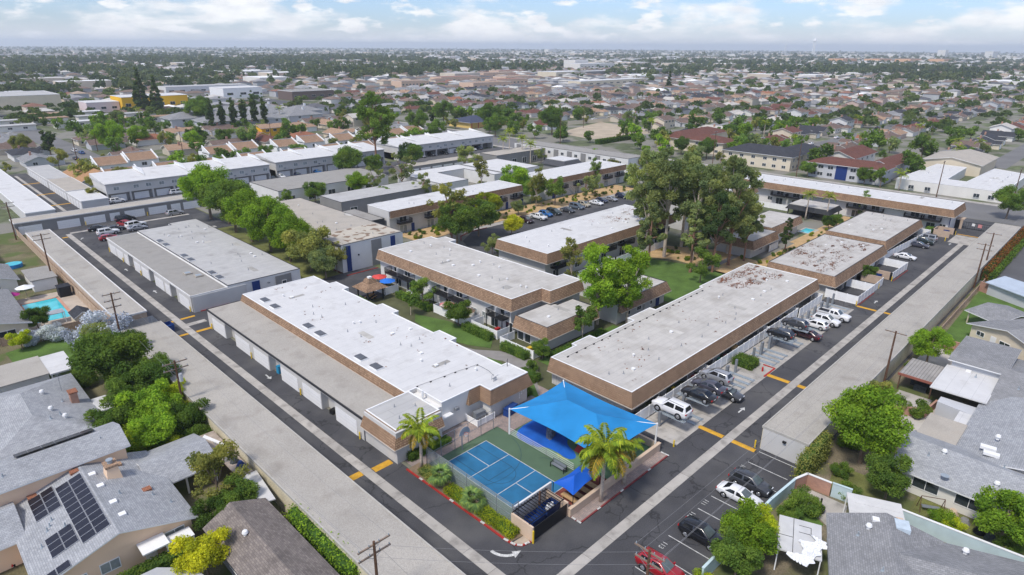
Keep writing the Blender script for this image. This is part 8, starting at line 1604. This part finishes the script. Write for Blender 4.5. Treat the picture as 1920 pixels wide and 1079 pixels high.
for i in range(26): 
    x, y = 210+rng.random()*58, rng.choice((486, 505, 524, 545, 565)); car(rng.choice(('sedan', 'suv')), x, y, Up_, rng.choice((W_, BK, GY, SV, RD, NV)), 'small car on the grey car park in front of the dark brown store', 'cars on the store car park')
# residential streets
streets = [(300, 900, 118.5, 126.5), (300, 900, 196, 204), (330, 900, 272, 280), (330, 900, 348, 356), (330, 900, 424, 432), (330, 900, 42, 50), (330, 900, -30, -22)]
for s_ in streets: sheet('residential_street', rect(*s_), .003, road_mat)
lst = []
for (x0, x1, ya, yb) in streets:
    for sd, yy in ((1, yb+14), (-1, ya-14)):
        x = x0+8
        while x < x1: lst.append((x+rng.uniform(-1, 1), yy+rng.uniform(-1.5, 1.5), 0 if sd > 0 else math.pi, 'beyond the boulevard')); x += rng.uniform(18, 20.5)
for yy in (309, 352, 372):
    for x in np.arange(82, 232, 19.5): lst.append((x+rng.uniform(-1, 1), yy+rng.uniform(-2, 2), rng.choice((0, math.pi)), 'behind the brown roof slopes'))
for yy in (318, 340, 362, 386, 408): lst.append((48, yy, math.pi/2, 'left of the side street'))
for yy in (330, 352, 376, 400): lst.append((18, yy, -math.pi/2, 'at the far left edge'))
for x in np.arange(300, 620, 20):
    for yy in (330, 318, 470, 505): lst.append((x, yy+rng.uniform(-3, 3), rng.choice((0, math.pi)), 'beyond the boulevard'))
for x in np.arange(250, 560, 21):
    for yy in (395, 545, 580): lst.append((x, yy+rng.uniform(-3, 3), rng.choice((0, math.pi)), 'in the tract left of the pink apartments'))
lst = [q for q in lst if visible(q[0], q[1], .06)]; lst.sort(key=lambda q: math.hypot(q[0], q[1])); nh = 0; rest = []
for x, y, rz, _w in lst:
    if not clear(x, y, 7.2): continue
    if nh >= 285: rest.append((x, y)); continue
    rf = rng.choices(('brown', 'charcoal', 'grey', 'tan', 'red', 'pale', 'maroon'), (38, 13, 17, 10, 4, 8, 10))[0]; kd = rng.choices((0, 1, 2, 3), (40, 32, 18, 10))[0]
    far_house(x, y, rz, kd, rf, '%s %s %s' % (names_r[rf], kinds_r[kd], where(x, y)), 'houses of the suburb'); nh += 1
# the far streets: roofs joined into one mass
def mass(name, mats, gen):
    v, f, mi = [], [], []
    for (x, y, w_, d, h, rr, rm, wm) in gen:
        n = len(v); o = .5
        h0 = -max(math.hypot(x, y)-400, 0)**2/2/RE; n0 = n; v += [(x-w_, y-d, 0), (x+w_, y-d, 0), (x+w_, y+d, 0), (x-w_, y+d, 0), (x-w_, y-d, h), (x+w_, y-d, h), (x+w_, y+d, h), (x-w_, y+d, h)]
        f += [(n, n+1, n+5, n+4), (n+1, n+2, n+6, n+5), (n+2, n+3, n+7, n+6), (n+3, n, n+4, n+7)]; mi += [wm]*4
        m_ = len(v)
        if rr > 0:
            a = min(w_, d)*.8 if rr < 9 else 0
            v += [(x-w_-o, y-d-o, h-.1), (x+w_+o, y-d-o, h-.1), (x+w_+o, y+d+o, h-.1), (x-w_-o, y+d+o, h-.1)]
            if w_ >= d: v += [(x-w_+a, y, h+rr), (x+w_-a, y, h+rr)]; f += [(m_, m_+1, m_+5, m_+4), (m_+2, m_+3, m_+4, m_+5), (m_+3, m_, m_+4), (m_+1, m_+2, m_+5)]
            else: v += [(x, y-d+a, h+rr), (x, y+d-a, h+rr)]; f += [(m_+1, m_+2, m_+5, m_+4), (m_+3, m_, m_+4, m_+5), (m_, m_+1, m_+4), (m_+2, m_+3, m_+5)]
            mi += [rm]*4
        else: f.append((n+4, n+5, n+6, n+7)); mi.append(rm)
        if h0 < -.3: v[n0:] = [(a_, b_, c_+h0) for a_, b_, c_ in v[n0:]]
    me = bpy.data.meshes.new(name); me.from_pydata(v, [], f); [me.materials.append(m_) for m_ in mats]; me.polygons.foreach_set('material_index', mi); me.update(); o = link(name, me); o['kind'] = 'stuff'; return o
fr = [M('far_'+n_, c_, .95, .18, .03) for n_, c_ in (('brown', (.185, .135, .11)), ('slate', (.10, .10, .11)), ('grey', (.29, .29, .295)), ('tan', (.37, .285, .215)), ('red', (.24, .125, .09)), ('pale', (.48, .46, .43)), ('white', (.75, .75, .74)))]
wl = [M('far_wall_'+n_, c_, .95, .1, .05) for n_, c_ in (('white', (.68, .66, .62)), ('cream', (.60, .52, .42)), ('grey', (.45, .46, .48)))]
mats = fr+wl
def fieldpts(r0, r1, n, mar=.05):
    out = []
    while len(out) < n:
        r = math.sqrt(rng.uniform(r0*r0, r1*r1)); a = yaw+rng.uniform(-.74, .74); x, y = r*math.sin(a), r*math.cos(a)
        if visible(x, y, mar): out.append((x, y))
    return out
g = [(x, y, 7, 5, 2.8, 1.8, rng.choices(range(7), (32, 10, 14, 14, 8, 12, 3))[0], 7+rng.randrange(3)) for x, y in rest]
for k in range(-3, 40):        # ordered streets out to the middle distance
    for sgn in (-1, 1):
        yy = 60+k*38+sgn*0
        x = -200.
        while x < 1700:
            x += rng.uniform(17, 22)
            r = math.hypot(x, yy)
            if 480 < r < 1500 and visible(x, yy, .03) and clear(x, yy, 8) and rng.random() < .66: ww, dd = rng.choice(((7, 5.5), (6, 7), (8, 5), (5.5, 7))); g.append((x, yy+rng.uniform(-3, 3)+sgn*8, ww, dd, rng.choice((2.8, 2.8, 2.9, 5.4)), rng.uniform(1.4, 2.1), rng.choices(range(7), (38, 16, 18, 9, 4, 12, 3))[0], 7+rng.randrange(3)))
for x, y in fieldpts(1400, 3600, 3000): ww, dd = rng.choice(((9, 6), (6, 9), (7, 7))); g.append((x, y, ww, dd, rng.choice((2.8, 3, 5.4)), 1.8, rng.choices(range(7), (36, 16, 18, 9, 4, 11, 6))[0], 7+rng.randrange(3)))
for x, y in fieldpts(800, 4200, 300):
    if clear(x, y, 20): g.append((x, y, rng.uniform(14, 42), rng.uniform(10, 26), rng.uniform(5, 10), 0, rng.choice((5, 6, 6)), 7+rng.randrange(2)))
for x, y in fieldpts(3600, 11000, 1100): g.append((x, y, rng.uniform(12, 60), rng.uniform(10, 40), rng.uniform(5, 13), 0, rng.choice((2, 5, 6)), 7+rng.randrange(2)))
mass('distant_suburb', mats, g)
# cars parked along the residential streets are too small to pick out singly except the nearest
for (x0, x1, ya, yb) in streets[:3]:
    for i in range(7): x = x0+20+i*26+rng.uniform(-6, 6); car(rng.choice(('sedan', 'suv')), x, rng.choice((ya+1.2, yb-1.2)), rng.choice((0, math.pi)), rng.choice((W_, W_, GY, SV, BK)), 'car parked at the kerb of a residential street beyond the boulevard', 'cars on the residential streets')
# trees of the suburb: the larger ones singly
ntr = 0; far_t = []
def clear_t(x, y, r): return all((x-a)**2+(y-b)**2 > (r+c*.8)**2 for a, b, c in OCC)
def inside(x, y): return (20 < x < 252 and -5 < y < 302) or (58 < x < 76 and 290 < y < 470)
for x, y, s, key, lb in ((144, 505, 1.3, 'conifer', 'tall dark conifer before the yellow store, left of the pair'), (152, 500, 1.1, 'conifer', 'tall dark conifer before the yellow store, right of the pair')): tree(key, x, y, s, None, lb, None)
for i in range(6): tree('cypress', 139+i*6.5, 372+i*1.0, 1.35+rng.uniform(-.1, .1), None, ('leftmost', 'second', 'third', 'fourth', 'fifth', 'rightmost')[i]+' of the six slim cypresses in a row', 'six cypresses'); hx(139+i*6.5, 372, 2)
for key, x, y, s, lb, m_ in (('ficus', 80, 335, 1.35, 'large dense pine-like tree at the side street corner', L_bright), ('broad', 96, 350, 1.2, 'bright round tree behind the side street corner', L_bright), ('ficus', 148, 415, 1.5, 'large green tree left of the grey hip roofs', L_mid), ('ficus', 160, 440, 1.5, 'dark tree behind the grey hip roofs', L_mango), ('broad', 110, 318, 1.1, 'bright yard tree behind the brown roof slopes', L_bright), ('broad', 125, 322, 1.0, 'green yard tree near the yellow house', L_mid), ('broad', 165, 322, .9, 'lime yard tree by the yellow house', L_lime), ('ficus', 49, 350, .9, 'green tree left of the side street', L_olive), ('airy', 52, 300, 1.1, 'yellowish tree at the end of the back lane', L_olive), ('conifer', 640, 396, .95, 'slim dark cypress standing alone in the right tract', L_pine), ('ficus', 258, 275, 1.5, 'large dark tree on the boulevard behind the terraces', L_mango), ('ficus', 244, 256, 1.2, 'green tree on the boulevard beside the navy suv', L_mid), ('ficus', 272, 240, 1.55, 'tall dark tree before the white cottage', L_mango), ('ficus', 262, 322, 1.4, 'round pine behind the navy roofed school', L_mid), ('ficus', 208, 262, 1.1, 'dark tree behind the farthest grey terrace', L_mid), ('ficus', 218, 290, 1.3, 'big green tree among the townhouses', L_mid), ('ficus', 196, 300, 1.2, 'green tree among the townhouses, left', L_olive), ('ficus', 262, 140, .9, 'round dark tree before the cream apartments', L_mango), ('ficus', 264, 154, .8, 'second dark tree before the cream apartments', L_mango), ('broad', 252, 92, .75, 'round tree before the grey apartment house, left', L_mid), ('broad', 252.4, 72, .8, 'round tree before the grey apartment house, right', L_mid)): tree(key, x, y, s, None, lb, 'trees of the near suburb', m_); hx(x, y, 4)
for i, (x, y, h) in enumerate(((300, 118, 8), (303, 196, 9), (335, 100, 8), (340, 150, 9), (390, 90, 9), (420, 130, 8), (330, 60, 7), (345, 64, 8), (360, 58, 7), (250, 60, 6), (160, 470, 9), (175, 480, 9), (190, 395, 9), (120, 430, 10))): palm(x, y, h, ('palm standing among the houses of the tract, '+('beside the first street', 'by the second street', 'near the maroon roofs', 'amid brown roofs', 'right tract middle', 'right tract rear', 'feathery one behind the white U-shaped building', 'middle one behind the white U-shaped building', 'rear one behind the white U-shaped building', 'at the white U-shaped building front', 'by the mobile homes', 'near the dark conifers', 'amid grey hip roofs', 'left of grey hip roofs')[i]), 'palms of the suburb', 12, 1.3, far=True); hx(x, y, 1.5)
cand = fieldpts(255, 620, 950, .03); cand.sort(key=lambda q: math.hypot(*q))
LT = {'far_a': 'bushy mid green tree ', 'far_b': 'large dark green tree ', 'far_c': 'small olive tree ', 'far_d': 'tall dark conifer '}
for x, y in cand:
    if inside(x, y) or not clear_t(x, y, 2.0): continue
    if any(a < x < b and c-1 < y < d+1 for a, b, c, d in streets): continue
    key = rng.choices(('far_a', 'far_b', 'far_c', 'far_d'), (38, 30, 26, 6))[0]; s = rng.uniform(.55, 1.25)
    if ntr < 170: tree(key, x, y, s, None, ('smaller ' if s < .9 else '')+LT[key]+where(x, y), 'trees of the suburb', rng.choice((None, None, L_mid, L_bright, L_mango, L_euc)) if key != 'far_d' else None); ntr += 1; hx(x, y, 1.2)
    else: far_t.append((x, y, s*3.6, s*5.2))
for i in range(54):
    x, y = (rng.uniform(50, 214), rng.choice((243.5, 262, 265, 268, 298))+rng.uniform(-1, 2)) if i < 32 else (rng.choice((218, 251, 253, 257)), rng.uniform(30, 310))
    if clear_t(x, y, 1): key = rng.choice(('far_a', 'far_b', 'far_c')); tree(key, x, y, rng.uniform(.5, .95), None, LT[key]+('among the townhouses ' if i < 32 else 'along the boulevard, ')+where(x, y), 'trees of the near suburb', rng.choice((None, L_bright, L_mid, L_olive))); hx(x, y, 1.5)
# the rest of the trees as masses of leaf clumps
def treemass(name, pts, mat, leaves, leaf):
    P = np.array(pts); n = len(P); k = np.repeat(np.arange(n), leaves); N = len(k)
    d = nr.normal(size=(N, 3)); d /= np.linalg.norm(d, axis=1)[:, None]; d[:, 2] = np.abs(d[:, 2])*1.0-.25
    # lumpy outline per tree
    ph = nr.random((n, 3))*6.28; lum = 1+.28*np.sin(d[:, 0]*3.1+ph[k, 0])*np.sin(d[:, 1]*3.3+ph[k, 1])+.15*np.sin(d[:, 2]*5+ph[k, 2])
    rx, rz = P[k, 2]*lum*nr.uniform(.55, 1, N), P[k, 3]*.5*lum*nr.uniform(.6, 1, N)
    c = np.stack([P[k, 0]+d[:, 0]*rx, P[k, 1]+d[:, 1]*rx, P[k, 3]*.55+d[:, 2]*rz], 1); c[:, 2] = np.maximum(c[:, 2], .3)-np.maximum(np.hypot(c[:, 0], c[:, 1])-400, 0)**2/2/RE
    nrm = d*.8+nr.normal(size=(N, 3))*.5; nrm /= np.linalg.norm(nrm, axis=1)[:, None]; a = np.cross(nrm, nr.normal(size=(N, 3))); a /= np.linalg.norm(a, axis=1)[:, None]; b = np.cross(nrm, a)
    s = (leaf*P[k, 2]*nr.uniform(.6, 1.3, N))[:, None]
    V = np.stack([c-a*s, c-b*s*.75, c+a*s, c+b*s*.75], 1).reshape(-1, 3); val = np.repeat(np.clip(nr.random(n)[k]*.7+.3*nr.random(N), 0, 1), 4)
    o = link(name, quadmesh(name, V, val, mat)); o['kind'] = 'stuff'; return o
def sel(n, r0, r1, s0, s1, tall=.12):
    out = []
    for x, y in fieldpts(r0, r1, n):
        if inside(x, y) or not clear_t(x, y, 1.5): continue
        k = math.sin(x*.006+1.3)+math.sin(y*.0075)+math.sin((x+y)*.0031)     # groves and open quarters
        if rng.random() > .62+.25*k: continue
        s = rng.uniform(s0, s1); out.append((x, y, s*(.6 if rng.random() < tall else 1), s*rng.uniform(1.1, 1.9)*(1.6 if rng.random() < tall else 1)))
    return out
L_far = leafmat('distant_foliage', (.10, .155, .05)); L_far2 = leafmat('distant_foliage_dark', (.085, .125, .06))
treemass('tree_mass', far_t, L_far, 110, .26); treemass('tree_mass', sel(900, 450, 900, 2.2, 5.0), L_far, 90, .28); treemass('tree_mass', sel(2600, 850, 1700, 2.4, 5.4), L_far, 44, .34); treemass('tree_mass', sel(5600, 1500, 3600, 4, 8), L_far2, 22, .45); treemass('distant_woods', sel(8000, 3200, 11000, 6, 12), L_far2, 12, .5)
gr = []
for (cx, cy, rr, n, h) in ((105, 740, 40, 34, 11), (372, 1900, 170, 120, 17), (600, 2100, 200, 130, 17), (676, 1737, 160, 110, 17), (690, 1466, 130, 90, 15), (198, 1292, 150, 130, 14), (327, 980, 90, 60, 12), (1050, 1870, 190, 120, 18), (1180, 1790, 150, 90, 18), (60, 1000, 90, 70, 12), (1090, 1480, 100, 60, 14), (1354, 500, 150, 140, 15), (1500, 380, 130, 110, 16), (700, 1000, 160, 120, 15), (560, 900, 110, 80, 13), (900, 960, 130, 70, 15), (1250, 720, 90, 50, 13), (60, 760, 60, 40, 11), (24, 640, 40, 40, 11), (980, 640, 70, 36, 12), (500, 1200, 200, 120, 14), (1700, 900, 200, 90, 16), (240, 800, 80, 40, 12), (1150, 250, 80, 50, 13)):
    for _ in range(n): a, q = rng.uniform(0, 6.28), rr*math.sqrt(rng.random()); gr.append((cx+q*math.cos(a)*1.3, cy+q*math.sin(a), rng.uniform(4, 8), h*rng.uniform(.7, 1.35)))
treemass('woods', gr, L_far2, 60, .32)
# distant park towers on the horizon
t = thing('drop_tower', 'tall thin white triple tower on the right horizon', 'tower', (4650, 1790, 0))
for dx, dy in ((0, 0), (11, 4), (4, 12)): MB().box(4650+dx-2, 4650+dx+2, 1790+dy-2, 1790+dy+2, 0, 92).build('mast', white_paint, t)
MB().frustum(rect(4644, 4668, 1784, 1808), 92, rect(4653, 4659, 1793, 1799), 108).build('crown_top', white_paint, t)
t = thing('coaster_hill', 'steep narrow white ride hill on the horizon left of the tall tower', 'ride', (4520, 1930, 0))
for k in range(8): z = k*9; MB().box(4510+k, 4512+k, 1930, 1932, z, z+9).box(4532-k, 4534-k, 1930, 1932, z, z+9).build('strut', white_paint, t)
t = thing('radio_mast', 'thin white mast on the horizon right of the tall tower', 'mast', (4950, 1400, 0)); MB().box(4949, 4951, 1399, 1401, 0, 62).box(4940, 4960, 1399, 1401, 30, 32).build('mast', white_paint, t)
for i, (x, y, w_, h, lb) in enumerate(((4500, 1010, 60, 40, 'white hotel slab on the right horizon'), (4800, 830, 140, 34, 'wide white hall on the far right horizon'), (3700, 3300, 90, 26, 'pale domed hall on the middle horizon'))): lm('far_hotel', lb, 'building', x-w_/2, x+w_/2, y-20, y+20, h, offwhite, white_roof, 0)
for i, (x, y) in enumerate(((2650, 790), (2750, 720), (2850, 640), (2560, 880))): lm('orange_condos', ('first', 'second', 'third', 'fourth')[i]+' of the orange tiled condos before the right horizon', 'apartment building', x-70, x+70, y-25, y+25, 12, M('orange_stucco', (.66, .38, .2), .9), tile_red, 0)
# light masts and poles of the middle distance
for i, (x, y, h, lb) in enumerate(((234, 319, 16.5, 'tall dark pole on the boulevard by the navy roofed school'), (249, 214, 14, 'dark pole on the boulevard before the dirt lot'), (249, 130, 14, 'dark pole on the boulevard before the cream apartments'), (249, 95, 14, 'dark pole on the boulevard before the grey apartment house'), (58.5, 300, 11, 'pole at the start of the side street'), (98, 300, 11, 'pole among the brown roof slopes'), (140, 303, 11, 'pole before the yellow house'), (250, 28, 12, 'pale pole at the boulevard gate'), (75, 340, 11, 'pole on the side street'), (312, 250, 13, 'pole behind the dirt lot'), (247.6, 48, 12, 'pole by the white U-shaped building'))): pole(x, y, h, lb, [(h-.4, 2.4)], False, 0)
t = thing('entry_gate', 'black steel drive gate with white and red signs at the boulevard exit', 'gate', (208, 29, 0))
for i in range(27): y = 25.6+i*.26; MB().box(207.95, 208.05, y-.02, y+.02, .05, 1.8).build('bar', black_metal, t) if i % 2 == 0 else None
MB().box(207.93, 208.07, 25.5, 32.4, 1.8, 1.9).box(207.93, 208.07, 25.5, 32.4, .1, .2).build('rail', black_metal, t); MB().box(207.85, 207.92, 29.8, 30.5, 1.0, 1.7).build('white_sign', white_paint, t); MB().box(207.85, 207.92, 28.2, 29.1, .8, 1.7).build('red_sign', M('sign_pink', (.6, .25, .25), .6), t)
t = thing('gate_lodge', 'tan pergola with walk-through gate beside the drive gate', 'gate', (207.5, 33.2, 0)); [MB().box(206.4, 206.9, y-.3, y+.3, 0, 2.6).build('pier', tan_blockwall, t) for y in (32.8, 36)]; MB().box(206.3, 209, 32.3, 36.4, 2.6, 2.8).build('lintel', tan_blockwall, t); MB().box(206.6, 206.7, 33.1, 35.7, .05, 2.4).build('wicket', black_metal, t)
hedge(193, 200, 37.2, 38.6, 1.2, 'clipped hedge at the end of the white-roofed boulevard block', L_mid)
sheet('yellow_gate_stripe', rect(199.6, 200.3, 25.6, 32), .008, yellow_paint)
pl = thing('swimming_pool', 'small turquoise pool glimpsed between the dark trees of the complex', 'swimming pool', (173, 62.2, 0)); MB().box(171.5, 176.5, 59.6, 62.4, -.05, .03).build('water', pool_w, pl); m = MB(); m.box(171, 171.5, 59.1, 62.9, -.05, .1).box(176.5, 177, 59.1, 62.9, -.05, .1).box(171.5, 176.5, 59.1, 59.6, -.05, .1).box(171.5, 176.5, 62.4, 62.9, -.05, .1); m.build('coping', concrete, pl)
# leave no unused prototype behind
for k, p in list(HP.items()):
    if k not in HUSED:
        for c in list(p.children): [bpy.data.objects.remove(g_) for g_ in list(c.children)]; bpy.data.objects.remove(c)
        bpy.data.objects.remove(p)
# ------------------------------------------------------------------ haze
hm_ = bpy.data.materials.new('haze'); hm_.use_nodes = True; t_ = hm_.node_tree; t_.nodes.clear(); pv = t_.nodes.new('ShaderNodeVolumePrincipled'); pv.inputs['Color'].default_value = (.80, .87, .97, 1); pv.inputs['Density'].default_value = .00013; pv.inputs['Anisotropy'].default_value = .2; ho = t_.nodes.new('ShaderNodeOutputMaterial'); t_.links.new(pv.outputs[0], ho.inputs['Volume'])
o = MB().box(-BIG-50, BIG+50, -BIG-50, BIG+50, -46, 125).build('haze', hm_); o['kind'] = 'stuff'
